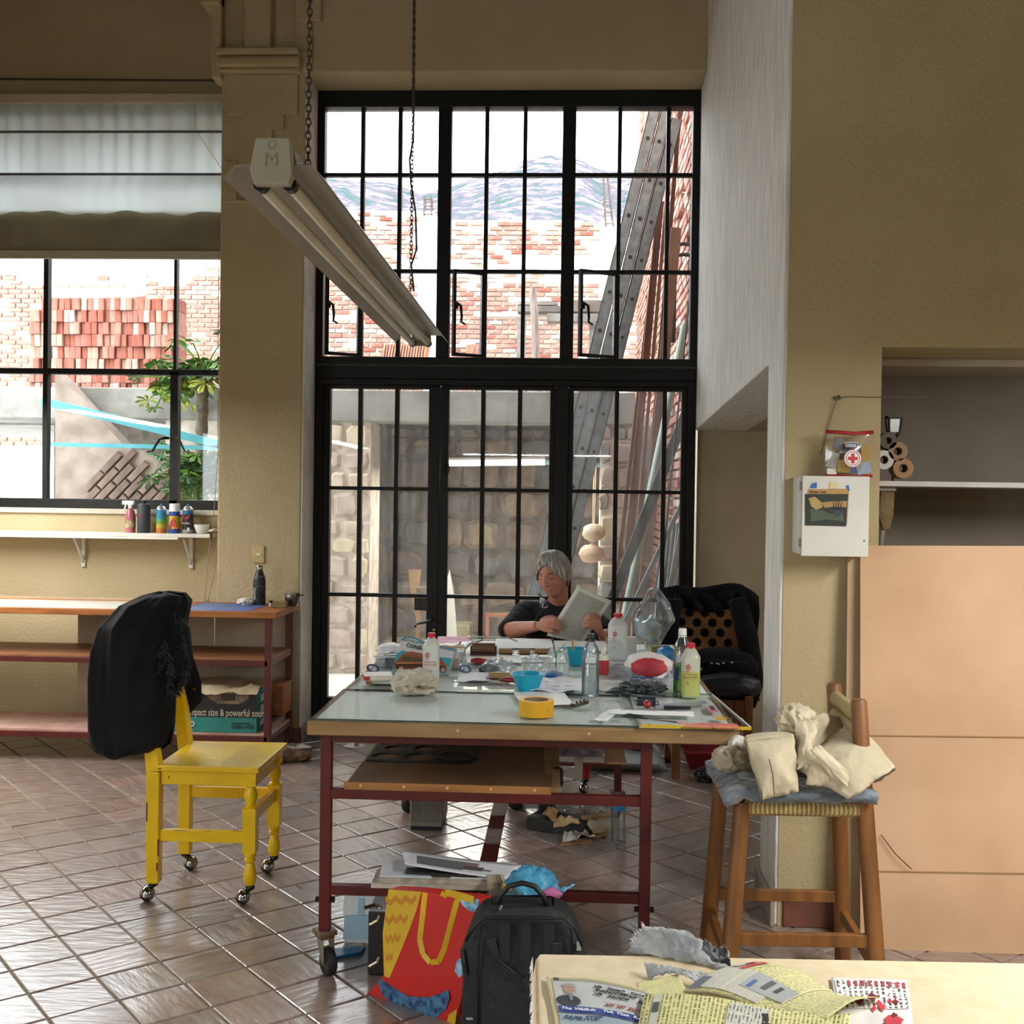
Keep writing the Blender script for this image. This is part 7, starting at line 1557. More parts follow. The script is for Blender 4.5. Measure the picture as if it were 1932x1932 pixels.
# ================================================================ STOOL WITH CLOTHES
pine = M('855626', .5, '5f3916', 5, .15, stretch=(5, 5, .6), lo=.35, hi=.7)
stl = thing('bar_stool', 'tall pine stool with woven straw seat and short back', 'stool', (.69, 3.42, 0))
ZT_ = .65
LEG = {'nl': ((.463, 3.2, 0), (.512, 3.25, ZT_-.01)), 'nr': ((.90, 3.2, 0), (.857, 3.26, ZT_)), 'fl': ((.468, 3.66, 0), (.503, 3.6, ZT_-.01)), 'fr': ((.905, 3.66, 0), (.866, 3.6, ZT_))}
for k, (p, q) in LEG.items():
    p, q = Vector(p), Vector(q)
    if k[1] == 'r':
        top = Vector((q.x-.018, q.y+.012, .935 if k == 'nr' else .925)); MB().tube([p, q, top-Vector((0, 0, .008)), top], [.026, .0245, .0235, .018], 14).build('back_post', pine, stl, smooth=40)
    else: MB().tube([p, q], [.026, .0245], 14).build('leg', pine, stl, smooth=40)
def lp3(k, z): p, q = LEG[k]; return lerp(Vector(p), Vector(q), z/ZT_)
for a_, b_, z in (('nl', 'nr', .265), ('fl', 'fr', .245), ('fl', 'nl', .19), ('fr', 'nr', .19)): MB().bar(lp3(a_, z), lp3(b_, z), .02, .036).build('rung', pine, stl, bevel=.002)
for z in (ZT_-.025,):
    for a_, b_ in (('nl', 'nr'), ('fl', 'fr'), ('fl', 'nl'), ('fr', 'nr')): MB().bar(lp3(a_, z), lp3(b_, z), .022, .022).build('seat_rail', pine, stl)
def straw_mat():
    m, t, n, l, b_ = nt('woven_straw'); tc = n.new('ShaderNodeTexCoord'); w = n.new('ShaderNodeTexWave'); w.inputs['Scale'].default_value = 34; w.inputs['Distortion'].default_value = 2.5; w.inputs['Detail'].default_value = 3; w.inputs['Detail Scale'].default_value = 3
    l.new(tc.outputs['UV'], w.inputs[0]); r = n.new('ShaderNodeValToRGB'); r.color_ramp.elements[0].color = lin('8f7338'); r.color_ramp.elements[1].color = lin('dcc88a'); l.new(w.outputs['Fac'], r.inputs[0]); l.new(r.outputs[0], b_.inputs['Base Color']); b_.inputs['Roughness'].default_value = .7
    bp = n.new('ShaderNodeBump'); bp.inputs['Strength'].default_value = .7; bp.inputs['Distance'].default_value = .004; l.new(w.outputs['Fac'], bp.inputs['Height']); l.new(bp.outputs[0], b_.inputs['Normal']); return m
straw = straw_mat()
def seatf(u, v):
    K = [(.0, -.022), (-.012, -.012), (-.012, .012), (.0, .024), (.08, .012), (.175, .006)]
    k = v*(len(K)-1); i = min(int(k), len(K)-2); q = k-i; d, z = [lerp(a_, b_, q) for a_, b_ in zip(K[i], K[i+1])]
    s4 = u*4; e = int(min(s4, 3.999)); f = s4-e; C4 = [(.52, 3.245), (.85, 3.255), (.855, 3.6), (.515, 3.6)]
    a_, b_ = Vector(C4[e]), Vector(C4[(e+1) % 4]); cen = Vector((.685, 3.425)); p = lerp(a_, b_, f); p = p+(cen-p)*(d/.175); return (p.x, p.y, ZT_-.025+z)
MB().sheet(seatf, 64, 10).build('straw_seat', straw, stl, smooth=True)
for k in range(46):
    pass
for z in (.885, .835):
    a_, b_ = Vector((.846, 3.285, z)), Vector((.850, 3.60, z-.005)); c_ = (a_+b_)/2
    MB().sheet(lambda u, v: lerp(a_, b_, u)+Vector((.018*math.cos(2*PI*v), 0, .026*math.sin(2*PI*v)*(1-.15*math.sin(PI*u)))), 24, 12).build('straw_slat', straw, stl, smooth=True)
tw_ = thing('towel', 'fluffy blue grey towel lying on the straw stool seat', 'towel', (.69, 3.42, ZT_))
twm = M('76808a', .95, '5e6872', 26, .8, sheen=.4)
def towf(u, v):
    x = lerp(.45, .88, u); y = lerp(3.2, 3.62, v); z = ZT_+.036+.014*mnoise.noise(Vector((u*4, v*4, 3)))+.006*mnoise.noise(Vector((u*14, v*14, 3)))
    e = min(u, 1-u)*.43; ey = v*.42; dr = 0
    if ey < .02: dr += (.02-ey)*.4
    if u < .12: dr += (.12-u)*.25*(1-v*.4)
    return (x, y-.004*(ey < .02), z-dr)
MB().sheet(towf, 44, 40, .028).build('cloth', twm, tw_, smooth=True)
MB().tube([at(1366, 1500, Y=3.3), at(1374, 1490, Y=3.28)], .007, 6).build('hanging_loop', M('17181a', .7), tw_)
linen = M('cbbfa4', .85, 'b7aa8d', 6, .25, bscale=40)
linen_shade = M('a3977c', .85, '8f846a', 6, .25)  # darker copy of the linen: shade painted on inner brim and pouch side
def quilt(cs, name, m, par, bulge=.03, nu=18, nv=14, seed=1, am=.012, th=.004):
    """cloth patch spanned by four pixel corners with their own depths: (px, py, Y)"""
    P = [at(a_, b_, Y=y) for a_, b_, y in cs]
    def f(u, v):
        p = lerp(lerp(P[0], P[1], u), lerp(P[3], P[2], u), v); n_ = mnoise.noise(Vector((u*2.6+seed, v*2.6, seed)))+.5*mnoise.noise(Vector((u*7+seed, v*7, seed)))
        return p+Vector((am*.5*n_, -bulge*math.sin(PI*u)*math.sin(PI*v)-am*n_, bulge*.4*math.sin(PI*u)*math.sin(PI*v)))
    return MB().sheet(f, nu, nv, th).build(name, m, par, smooth=True)
ht_ = thing('sun_hat', 'beige cloth sun hat with wide brim and neck flap on the stool', 'hat', (.78, 3.4, .69))
quilt([(1500, 1448, 3.22), (1600, 1508, 3.14), (1690, 1446, 3.16), (1610, 1355, 3.42)], 'brim', linen, ht_, .05, seed=2)
quilt([(1500, 1448, 3.23), (1612, 1356, 3.5), (1555, 1345, 3.46), (1500, 1362, 3.35)], 'brim', linen, ht_, .035, seed=5)
quilt([(1590, 1480, 3.25), (1690, 1447, 3.2), (1660, 1470, 3.42), (1610, 1486, 3.35)], 'inner_brim', linen_shade, ht_, -.01, seed=3)
quilt([(1528, 1415, 3.17), (1545, 1405, 3.18), (1602, 1460, 3.15), (1598, 1486, 3.14)], 'chin_flap', linen, ht_, .006, seed=4, th=.003, am=.003)
quilt([(1520, 1480, 3.18), (1590, 1492, 3.17), (1560, 1430, 3.2), (1525, 1420, 3.2)], 'lower_fold', linen, ht_, .02, seed=6)
MB().blob(at(1505, 1362, Y=3.36)+Vector((0, .02, .0)), (.055, .06, .045), 13, .35, 1.7, 4, sharp=True).build('crown', linen, ht_, smooth=50)
MB().blob(at(1560, 1430, Y=3.42), (.105, .09, .07), 15, .2, 1.6, 4, flat=.068).build('crown_inside', linen, ht_, smooth=True)
quilt([(1502, 1452, 3.19), (1530, 1440, 3.18), (1540, 1362, 3.3), (1500, 1356, 3.32)], 'gathered_band', linen, ht_, .02, seed=12, am=.016)
cp = thing('cloth_pouch', 'boxy beige cloth pouch with a centre seam on the stool front', 'pouch', at(1455, 1500, Y=3.2))
quilt([(1440, 1510, 3.15), (1508, 1493, 3.17), (1498, 1388, 3.24), (1404, 1396, 3.24)], 'front', linen, cp, .032, seed=8)
quilt([(1404, 1396, 3.24), (1498, 1388, 3.24), (1490, 1378, 3.36), (1412, 1384, 3.36)], 'top', linen, cp, .02, seed=9)
quilt([(1440, 1510, 3.15), (1404, 1396, 3.24), (1412, 1386, 3.36), (1425, 1480, 3.3)], 'side', linen_shade, cp, .01, seed=10)
MB().tube([at(1451, 1432, Y=3.145), at(1458, 1462, Y=3.135), at(1461, 1500, Y=3.142)], .0015, 5).build('seam', M('5d543f', .8), cp)
bb_ = at(1378, 1432, Y=3.36); single(MB().blob(bb_, (.05, .055, .036), 17, .3, 1.7, 4, flat=.035, sharp=True), 'cloth_bundle', M('bdb29e', .9, 'a59a84', 6, .3), 'small beige cloth bundle at the stool corner by the table', 'bundle', smooth=50)
c = at(1395, 1410, Y=3.42); single(MB().blob(c, (.03, .03, .03), 19, .45, 2, 3, sharp=True), 'paper_ball', M('e2dfd8', .7, 'c5c1b8', 14, .3), 'crumpled white paper between stool clothes and table corner', 'paper', smooth=40)
# ================================================================ FACING WALL
cbn = thing('wall_cabinet', 'white wall cabinet with a clipping taped on its door', 'cabinet', at(1570, 1050, Y=3.9))
a_, b_ = at(1512, 1049, Y=3.88), at(1640, 899, Y=3.88)
wht = M('d8d6cd', .45, 'cbc9bf', 3)
MB().box(a_.x-.004, b_.x, 3.897, yq-.0005, a_.z+.006, b_.z-.002).build('body', wht, cbn, bevel=.002); MB().box(a_.x, b_.x+.002, 3.88, 3.896, a_.z, b_.z).build('door', wht, cbn, bevel=.002)
for z in (a_.z+.03, b_.z-.05): MB().box(a_.x-.007, a_.x+.001, 3.89, 3.9, z, z+.03).build('hinge', M('8f8d85', .4), cbn)
MB().lathe([(.004, 0), (.003, .003), (0, .004)], (b_.x-.012, 3.88, a_.z+.055), 8, Matrix.Rotation(PI/2, 4, 'X')).build('knob', M('a3a198', .4), cbn)
cl_ = thing('clipping', 'magazine clipping with dark green picture taped to the cabinet', 'clipping', at(1560, 990, Y=3.878))
def cpoly(pts, d, col, name, par=cl_): MB().prism([(at(p, q, Y=3.879).x, at(p, q, Y=3.879).z) for p, q in pts], lambda x, z, t: (x, t, z), 3.8785-d, 3.8790-d*.4).build(name, M(col, .6, None, 30), par)
cpoly([(1524, 923), (1602, 922), (1598, 990), (1521, 992)], .0004, 'b98f55', 'paper')
cpoly([(1519, 932), (1600, 932), (1596, 993), (1519, 991)], .0012, '262d24', 'picture')
cpoly([(1525, 940), (1537, 937), (1548, 946), (1552, 957), (1540, 962), (1530, 955)], .0018, 'b59a5e', 'printed_face'); cpoly([(1548, 948), (1566, 946), (1598, 945), (1597, 957), (1575, 956), (1556, 958)], .0018, 'a98a52', 'printed_arm')
cpoly([(1528, 960), (1550, 962), (1566, 970), (1590, 968), (1592, 984), (1560, 980), (1530, 984)], .0018, '4b5a48', 'printed_grass')
cpoly([(1571, 962), (1585, 960), (1587, 974), (1574, 975)], .0022, '39414a', 'printed_hand')
for k in range(4): cpoly([(1571+4*k, 962), (1573+4*k, 962), (1574+5*k, 944+abs(k-1.5)*2), (1572.5+5*k, 944+abs(k-1.5)*2)], .0022, '1d2320', 'printed_finger')
text('Stress Test', M('3b2f1d', .7), cl_, at(1527, 930, Y=3.8765), FACE, .0125)
for pts, col, nm, lb in (([(1528, 921), (1532, 912), (1541, 910), (1541, 921)], '2a6bb0', 'tape_strip', 'blue tape strip over the clipping corner nearest the cabinet hinge'), ([(1596, 916), (1601, 915), (1603, 926), (1600, 926)], '2a6bb0', 'tape_strip', 'folded blue tape strip at the far clipping corner'), ([(1566, 909), (1579, 910), (1581, 922), (1564, 921)], 'd9cf96', 'sticky_note', 'small pale yellow note above the clipping')):
    single(MB().prism([(at(p, q, Y=3.879).x, at(p, q, Y=3.879).z) for p, q in pts], lambda x, z, t: (x, t, z), 3.8772, 3.8798), nm, M(col, .6), lb, 'tape' if 'tape' in nm else 'note')
# first aid bag
yb_ = 3.955
fa = thing('first_aid_bag', 'clear first aid bag with red trim and a red cross on the cabinet', 'bag', at(1600, 897, Y=yb_))
f0, f1 = at(1555, 896, Y=yb_), at(1645, 816, Y=yb_)
MB().sheet(lambda u, v: (lerp(f0.x, f1.x, u), yb_-.012-.026*math.sin(PI*u)*(.4+.6*math.sin(PI*v)), lerp(f0.z, f1.z, v)+.003*math.sin(u*8)), 16, 14).build('film', thin('bag_film2', (.97, .97, .96), .09, .12, (.9, .88, .84), rough=.1), fa, smooth=True)
rdz = M('a9242c', .5)
MB().tube([(f0.x, yb_-.015, f1.z), (lerp(f0.x, f1.x, .3), yb_-.02, f1.z-.002), (lerp(f0.x, f1.x, .6), yb_-.02, f1.z-.006), (f1.x, yb_-.015, f1.z-.0)], .0065, 8).build('zip_trim', rdz, fa, smooth=True)
MB().tube([(f0.x, yb_-.014, f0.z), (f1.x, yb_-.014, f0.z-.002)], .005, 8).build('base_trim', rdz, fa, smooth=True)
def fitem(x0, x1, y0, y1, col, nm, ang=0, d=.004, c2=None):
    p, q = at(x0, y1, Y=yb_), at(x1, y0, Y=yb_); c_ = (p+q)/2; MB().cbox((c_.x, yb_+d-.012, c_.z), (q.x-p.x, .012, q.z-p.z), 0, 0, ang).build(nm, M(col, .5, c2, 14), fa, bevel=.001)
fitem(1560, 1580, 853, 883, 'c9c5bb', 'packet', .3); fitem(1572, 1588, 826, 848, '8f9096', 'packet', .2); fitem(1588, 1622, 838, 866, '3d3a4d', 'packet', 0); fitem(1622, 1642, 842, 890, 'd0a623', 'yellow_bottle', 0, .006, 'b98d1a'); fitem(1578, 1602, 868, 892, 'c9a93c', 'packet', .06, -.004); fitem(1598, 1615, 876, 893, '2f4fa0', 'packet', 0, -.002); fitem(1612, 1640, 872, 894, 'c4c9cf', 'packet', -.25, -.006, '7d8da3'); fitem(1558, 1576, 884, 895, 'dcdad5', 'packet', 0, -.002); fitem(1576, 1600, 848, 872, '2d2c30', 'packet', -.5, .008)
p = at(1609, 865, Y=yb_-.045); rx90 = Matrix.Rotation(PI/2, 4, 'X')
MB().lathe([(0, 0), (.0305, 0), (.0305, .0006), (0, .0007)], p, 32, rx90).build('emblem_disc', M('eceae6', .4), fa)
MB().ring([(.0215, 0), (.0235, 0), (.0235, .001), (.0215, .001)], p+Vector((0, -.0003, 0)), 32, rx90).ring([(.0285, 0), (.0305, 0), (.0305, .001), (.0285, .001)], p+Vector((0, -.0003, 0)), 32, rx90).build('emblem_ring', M('b3262e', .4), fa)
MB().box(p.x-.0165, p.x+.0165, p.y-.0016, p.y-.0006, p.z-.0055, p.z+.0055).box(p.x-.0055, p.x+.0055, p.y-.0017, p.y-.0007, p.z-.0165, p.z+.0165).build('red_cross', M('c4161f', .4), fa)
p = at(1607, 839, Y=yb_-.042); MB().cbox(p, (.042, .001, .016)).build('label', M('e2e0e0', .4), fa, bevel=.0004); MB().cbox(p+Vector((0, -.0006, 0)), (.038, .001, .012)).build('label', M('2c3566', .4), fa); text('selecta', M('e8e6e6', .4), fa, p+Vector((-.017, -.0015, -.004)), FACE, .0115, bold=.02)
hk = at(1580, 751, Y=yq-.012); hk_ = thing('hook_cord', 'thin cord tied to a wall hook above the first aid bag', 'cord', hk)
MB().tube([(hk.x, yq+.002, hk.z), hk, hk+Vector((.006, -.006, .006))], .005, 6).build('hook', M('2b2a28', .5), hk_)
MB().tube([hk, at(1572, 772, Y=yq-.01), at(1562, 805, Y=yq-.008), at(1552, 845, Y=yq-.006), at(1548, 858, Y=yq-.006)], .0017, 5).tube([hk, at(1600, 748, Y=yq-.01), at(1640, 749, Y=yq-.01), at(1700, 749, Y=yq-.02), at(1900, 752, Y=yq-.02)], .0014, 5).blob(hk, (.012, .006, .008), 3, .5, 3, 2).build('strand', M('6d6350', .8), hk_)
# supply recess
YR = yf+.32
zsh = at(1680, 908, Y=yf+.1).z
rsf = MB().box(ox0-.03, 2.295, yf+.05, yf+.6, zsh-.018, zsh); single(rsf, 'recess_shelf', M('bdb9b2', .6), 'pale shelf in the wall recess carrying tape rolls', 'shelf')
for k, (px, py, r_, col, lb) in enumerate(((1664, 868, .034, 'c9c6c0', 'white edged tape roll at the recess corner'), (1672, 832, .030, '3b2a1c', 'small dark tape roll on top of the recess pile'), (1690, 852, .034, '8f6a35', 'brown tape roll in the middle of the recess pile'), (1700, 884, .036, '9c6a2d', 'orange brown tape roll low in the recess pile'))):
    c = at(px, py, Y=yf+.14); c.z = max(c.z, zsh+r_+.001)
    t = thing('tape_roll', lb, 'tape roll', c); m4 = Matrix.Rotation(PI/2, 4, 'X')
    MB().ring([(r_*.45, -.03), (r_, -.03), (r_, .03), (r_*.45, .03)], c, 28, m4).build('tape', M(col, .5), t, smooth=40); MB().ring([(r_*.38, -.029), (r_*.44, -.029), (r_*.44, .029), (r_*.38, .029)], c, 24, m4).build('core', M('6b5332', .8), t, smooth=40)
p = at(1684, 800, Y=yf+.2); ln_ = thing('lantern', 'small black wire lantern at the back of the recess shelf', 'lantern', (p.x, p.y, zsh))
MB().box(p.x-.02, p.x+.03, p.y-.02, p.y+.03, p.z+.02, p.z+.03).build('lid', M('131415', .5), ln_)
for dx, dy in ((-.018, -.018), (.028, -.018), (-.018, .028), (.028, .028)): MB().tube([(p.x+dx, p.y+dy, p.z+.02), (p.x+dx*.8, p.y+dy*.8, p.z-.03), (p.x+.005+dx*.2, p.y+.005+dy*.2, p.z-.06), (p.x+.005, p.y+.005, zsh)], .003, 5).build('wire', M('131415', .5), ln_)
MB().box(p.x-.012, p.x+.022, p.y-.012, p.y+.022, p.z-.03, p.z+.018).build('glass', M('8f938f', .2), ln_)
p0 = at(1672, 922, Y=yf+.1); br_ = thing('paste_brush', 'wide worn brush hanging below the recess shelf', 'brush', p0)
MB().prism([(at(a_, b_, Y=yf+.1).x, at(a_, b_, Y=yf+.1).z) for a_, b_ in ((1660, 926), (1686, 928), (1684, 972), (1676, 1000), (1664, 1000), (1656, 972))], lambda x, z, t: (x, t, z), yf+.085, yf+.11).build('bristles', M('7f6a4a', .95, '5d4c34', 16, .8), br_, bevel=.004)
MB().box(p0.x-.03, p0.x+.03, yf+.082, yf+.113, zsh-.034, zsh-.0185).build('ferrule', M('8d8676', .5), br_); q = at(1665, 1005, Y=yf+.1); MB().tube([q+Vector((0, 0, .01)), q+Vector((-.004, 0, -.05))], [.01, .006], 8).build('handle', M('8f8a7a', .6), br_)
# cardboard leaning on the wall
cardm = M('c9a583', .8, 'bb9775', 3, .1)
k1 = thing('cardboard', 'tall pinkish cardboard sheet leaning on the wall behind the stool', 'cardboard', at(1680, 1755, Z=0))
a_ = at(1627, 1030, Y=3.93)
MB().add([(a_.x, 3.955, a_.z), (1.75, 3.955, a_.z+.01), (1.78, 3.84, 0), (a_.x-.005, 3.84, 0), (a_.x, 3.962, a_.z), (1.75, 3.962, a_.z+.01), (1.78, 3.848, 0), (a_.x-.005, 3.848, 0)], [(0, 1, 2, 3), (7, 6, 5, 4), (0, 4, 5, 1), (1, 5, 6, 2), (2, 6, 7, 3), (3, 7, 4, 0)]).build('sheet', cardm, k1)
for py in (1390, 1640):
    z = at(1650, py, Y=3.88).z; y = lerp(3.84, 3.955, z/a_.z); MB().bar((a_.x+.01, y-.001, z), (1.76, y-.001, z+.01), .006, .003).build('crease', M('a78560', .85), k1)
MB().tube([at(1662, 1575, Y=3.86), at(1690, 1612, Y=3.85), at(1720, 1640, Y=3.845)], .002, 4).build('slit', M('6d5640', .9), k1)
k2 = MB().add([(a_.x-.035, 3.985, a_.z-.0), (1.5, 3.985, a_.z-.02), (1.5, 3.90, 0), (a_.x-.045, 3.90, 0), (a_.x-.035, 3.993, a_.z-.0), (1.5, 3.993, a_.z-.02), (1.5, 3.908, 0), (a_.x-.045, 3.908, 0)], [(0, 1, 2, 3), (7, 6, 5, 4), (0, 4, 5, 1), (1, 5, 6, 2), (2, 6, 7, 3), (3, 7, 4, 0)])
single(k2, 'cardboard', M('b39a76', .85, 'a58c68', 3), 'duller cardboard sheet standing behind the pinkish one', 'cardboard')
# ================================================================ BAGS AND STACKS AT THE TABLE FOOT
YT_ = 3.36
tt = thing('tote_bag', 'red tote bag with yellow straps, zigzag panel and navy flower print', 'bag', at(790, 1905, Z=0))
def tp(px, py, d=0): 
    return at(px, py, Y=3.37-(px-693)*.00105-d+max(0, 1884-py)*.0003)
def tpoly(pts, d, col, name, c2=None, sc=9):
    P = [tp(a_, b_, d) for a_, b_ in pts]; k_ = len(P); MB().add([tuple(p) for p in P]+[(p.x, p.y+.001, p.z) for p in P], [tuple(range(k_)), tuple(range(2*k_-1, k_-1, -1))]+[(i, i+k_, (i+1) % k_+k_, (i+1) % k_) for i in range(k_)]).build(name, M(col, .45, c2, sc), tt)
OUT = [(733, 1678), (795, 1682), (850, 1690), (905, 1696), (900, 1760), (880, 1840), (862, 1920), (855, 1942), (780, 1926), (693, 1884), (724, 1842), (722, 1760)]
red = M('cf2a22', .4, 'b9231d', 4)
fr0 = [tp(a_, b_) for a_, b_ in OUT]; k_ = len(fr0); zmin = min(p.z for p in fr0)
bk0 = [Vector((p.x+.03, p.y+.10*(1 if p.z < .25 else .35), max(p.z, .001))) for p in fr0]; fr0 = [Vector((p.x, p.y, max(p.z, .001))) for p in fr0]
MB().add([tuple(p) for p in fr0+bk0], [tuple(range(k_)), tuple(range(2*k_-1, k_-1, -1))]+[(i, i+k_, (i+1) % k_+k_, (i+1) % k_) for i in range(k_)]).build('body', red, tt)
tpoly([(733, 1678), (795, 1683), (785, 1720), (768, 1765), (752, 1805), (735, 1845), (725, 1842), (722, 1760)], .002, 'dcb52c', 'zigzag_panel')
for r in range(4):
    y0 = 1690+36*r; w_ = 56-14*r; n_ = 6; top = []; bot = []
    for i in range(n_+1):
        x = 727+(w_ if r else 58)*i/n_; yy = y0+(9 if i % 2 else 0)-i*.4; top.append((x, yy)); bot.append((x, yy+11))
    tpoly(top+bot[::-1], .0028, 'c98a1e', 'zigzag')
tpoly([(712, 1850), (722, 1849), (740, 1862), (770, 1880), (810, 1882), (846, 1868), (848, 1884), (840, 1905), (822, 1920), (780, 1912), (745, 1898), (722, 1878)], .002, '1c2f5c', 'flower_panel', '4f86ad', 55)
rnd = random.Random(9); fl_ = MB()
for k in range(60):
    px, py = rnd.uniform(718, 842), rnd.uniform(1856, 1916)
    if py < 1852+.32*abs(px-715)*(px < 770) or py > 1884+.28*(px-722) or (px > 770 and py < 1886-.2*(px-810)) or (px > 825 and py > 1915): continue
    a2 = rnd.uniform(0, 6.28)
    for e in (0, 2.1, 4.2): c0 = tp(px, py, .003); fl_.tube([c0, c0+Vector((.006*math.cos(a2+e), 0, .006*math.sin(a2+e))), c0+Vector((.009*math.cos(a2+e+.5), 0, .009*math.sin(a2+e+.5)))], .0007, 3)
fl_.build('flower_lines', M('6fa3c9', .5), tt, kind='stuff')
tpoly([(866, 1694), (904, 1697), (901, 1722), (885, 1718), (872, 1708)], .002, '2f7fb5', 'blue_paisley', 'a9d0e3', 70)
tpoly([(862, 1812), (884, 1800), (880, 1832), (866, 1845), (858, 1832)], .002, '3c78b5', 'blue_paisley', 'a9d0e3', 70)
tpoly([(846, 1915), (862, 1904), (858, 1940), (842, 1935)], .002, 'd8b02a', 'yellow_dot')
yst = M('dcb826', .5, 'cfa51c', 9)
def strap(L, w, name, par, m, y, th=.002):
    P = [Vector(tp(a_, b_, y)) for a_, b_ in L]; mb = MB()
    for p, q in zip(P, P[1:]): mb.bar(p, q, w, th, up=(0, 1, 0))
    mb.build(name, m, par)
strap([(802, 1684), (797, 1730), (792, 1772), (798, 1800), (812, 1816), (828, 1814), (838, 1790), (850, 1745), (862, 1700), (868, 1690)], .016, 'strap', tt, yst, .006)
strap([(836, 1692), (840, 1684), (856, 1687), (885, 1695), (893, 1698)], .02, 'strap', tt, yst, .012)
# backpack
YK = 3.03
bp_ = thing('backpack', 'black doctor style backpack with top handle leaning before the tote', 'backpack', at(985, 1932, Z=0))
KX = lambda px, py, Y=YK: at(px, py, Y=Y)
bkm = M('15171a', .7, '1d2024', 40, .25)
def bkf(u, v):
    K = [(1945, 872, 1108), (1900, 868, 1112), (1850, 872, 1110), (1810, 866, 1106), (1770, 880, 1096), (1738, 892, 1082), (1722, 905, 1062), (1716, 925, 1045)]
    k = v*(len(K)-1); i = min(int(k), len(K)-2); q = k-i; py, xa, xb_ = [lerp(a_, b_, q) for a_, b_ in zip(K[i], K[i+1])]
    t = 2*PI*u; ct, st_ = math.cos(t), math.sin(t); e = .45; cx, hw = (xa+xb_)/2, (xb_-xa)/2; d = lerp(.085, .05, v**2)
    p = KX(cx+hw*math.copysign(abs(ct)**e, ct), py); return Vector((p.x, YK+.06+d*math.copysign(abs(st_)**e, st_)+.004*mnoise.noise(Vector((ct*3, st_*3, v*5))), max(p.z, .002)))
MB().sheet(bkf, 64, 30).build('body', bkm, bp_, smooth=True)
tpn = MB(); a_, b_ = KX(925, 1716), KX(1045, 1716); tpn.box(a_.x, b_.x, YK+.012, YK+.108, a_.z-.02, a_.z+.001); tpn.build('top_panel', bkm, bp_, bevel=.006)
pip = M('0b0c0d', .5)
def line(L, r_, name, m=pip, dy=-.022, n=6): MB().tube([KX(a_, b_, YK+dy) for a_, b_ in L], r_, n).build(name, m, bp_, smooth=True)
line([(878, 1775), (900, 1742), (915, 1732), (985, 1731), (1065, 1733), (1085, 1752), (1098, 1785)], .004, 'piping'); line([(902, 1932), (902, 1800), (905, 1748), (918, 1738), (1060, 1740), (1078, 1752), (1080, 1800)], .003, 'piping', dy=-.027)
line([(937, 1716), (944, 1690), (960, 1672), (985, 1666), (1008, 1672), (1025, 1690), (1034, 1716)], .0075, 'handle', dy=.04, n=10)
line([(924, 1775), (932, 1795), (941, 1812), (965, 1832), (990, 1848)], .0035, 'shoulder_strap', dy=-.03)
MB().bar(KX(926, 1772, YK-.03), KX(938, 1806, YK-.032), .026, .006, up=(0, 1, 0), w2=.016).build('leather_tab', M('1e1f22', .35), bp_, bevel=.002); MB().bar(KX(990, 1845, YK-.03), KX(1002, 1868, YK-.032), .02, .006, up=(0, 1, 0)).build('leather_tab', M('1e1f22', .35), bp_, bevel=.002)
MB().lathe([(.005, 0), (.005, .003), (0, .004)], KX(1001, 1857, YK-.035), 10, rx90).build('stud', chrome, bp_); MB().cbox(KX(1052, 1790, YK-.03), (.026, .006, .034)).build('leather_tab', M('1e1f22', .4), bp_, bevel=.003)
for px in (952, 992, 1036): MB().cbox(KX(px, 1775, YK-.026), (.028, .003, .11)).build('panel_fold', M('1a1c1f', .7), bp_, bevel=.001)
MB().cbox(KX(945, 1712, YK-.0), (.006, .004, .014), 0, 0, .4).build('zip_pull', chrome, bp_); MB().cbox(KX(1092, 1785, YK-.01), (.012, .004, .022)).build('buckle', M('b9b9b5', .3), bp_); MB().cbox(KX(886, 1922, YK-.02), (.018, .003, .005)).build('brand_tag', M('a9abad', .4), bp_)
MB().tube([KX(872, 1790, YK), KX(876, 1815, YK-.01), KX(880, 1840, YK-.01)], .006, 6).build('side_strap', pip, bp_)
# stack of prints and boards resting on the lower rails
zr = zl_+.0085
def flat_board(pts, z, th, m, label, name='board', cat='board'):
    P = [at(a_, b_, Z=z+th) for a_, b_ in pts]; return single(MB().prism([(p.x, p.y) for p in P], lambda x, y, t: (x, y, t), z, z+th), name, m, label, cat)
grey_c = M('bdb6a8', .8, 'aaa395', 12)
flat_board([(700, 1668), (955, 1674), (940, 1645), (712, 1640)], zr, .012, grey_c, 'thick grey card at the bottom of the print stack on the rails')
flat_board([(713, 1657), (950, 1664), (925, 1640), (717, 1636)], zr+.013, .014, M('8d8679', .8, 'b5ad9d', 30), 'brownish board bundle in the print stack on the rails')
flat_board([(716, 1652), (815, 1655), (790, 1622), (722, 1624)], zr+.028, .004, M('d5dade', .3, 'bcc4ca', 8), 'glass sheet corner in the print stack on the rails', 'glass_sheet', 'sheet')
flat_board([(850, 1655), (984, 1660), (975, 1627), (870, 1625)], zr+.028, .003, M('d9dae0', .7), 'white print sheet poking out behind the centre bar', 'print', 'print')
pr = thing('print', 'curled white print with dark drawing on top of the rail stack', 'print', at(840, 1640, Z=zr+.04))
PP = [at(764, 1638, Z=zr+.05), at(955, 1658, Z=zr+.035), at(985, 1632, Z=zr+.035), at(760, 1612, Z=zr+.05)]
prf = lambda u, v: lerp(lerp(PP[0], PP[1], u), lerp(PP[3], PP[2], u), v)+Vector((0, 0, .014*(1-u)**2-.004*math.sin(PI*v)))
MB().sheet(prf, 14, 8, .002).build('paper', M('e1e2ea', .6), pr, smooth=True)
def on(u0, u1, v0, v1, col, nm): MB().sheet(lambda u, v: prf(lerp(u0, u1, u), lerp(v0, v1, v))+Vector((0, 0, .0012)), 8, 5).build(nm, M(col, .6, None, 30), pr)
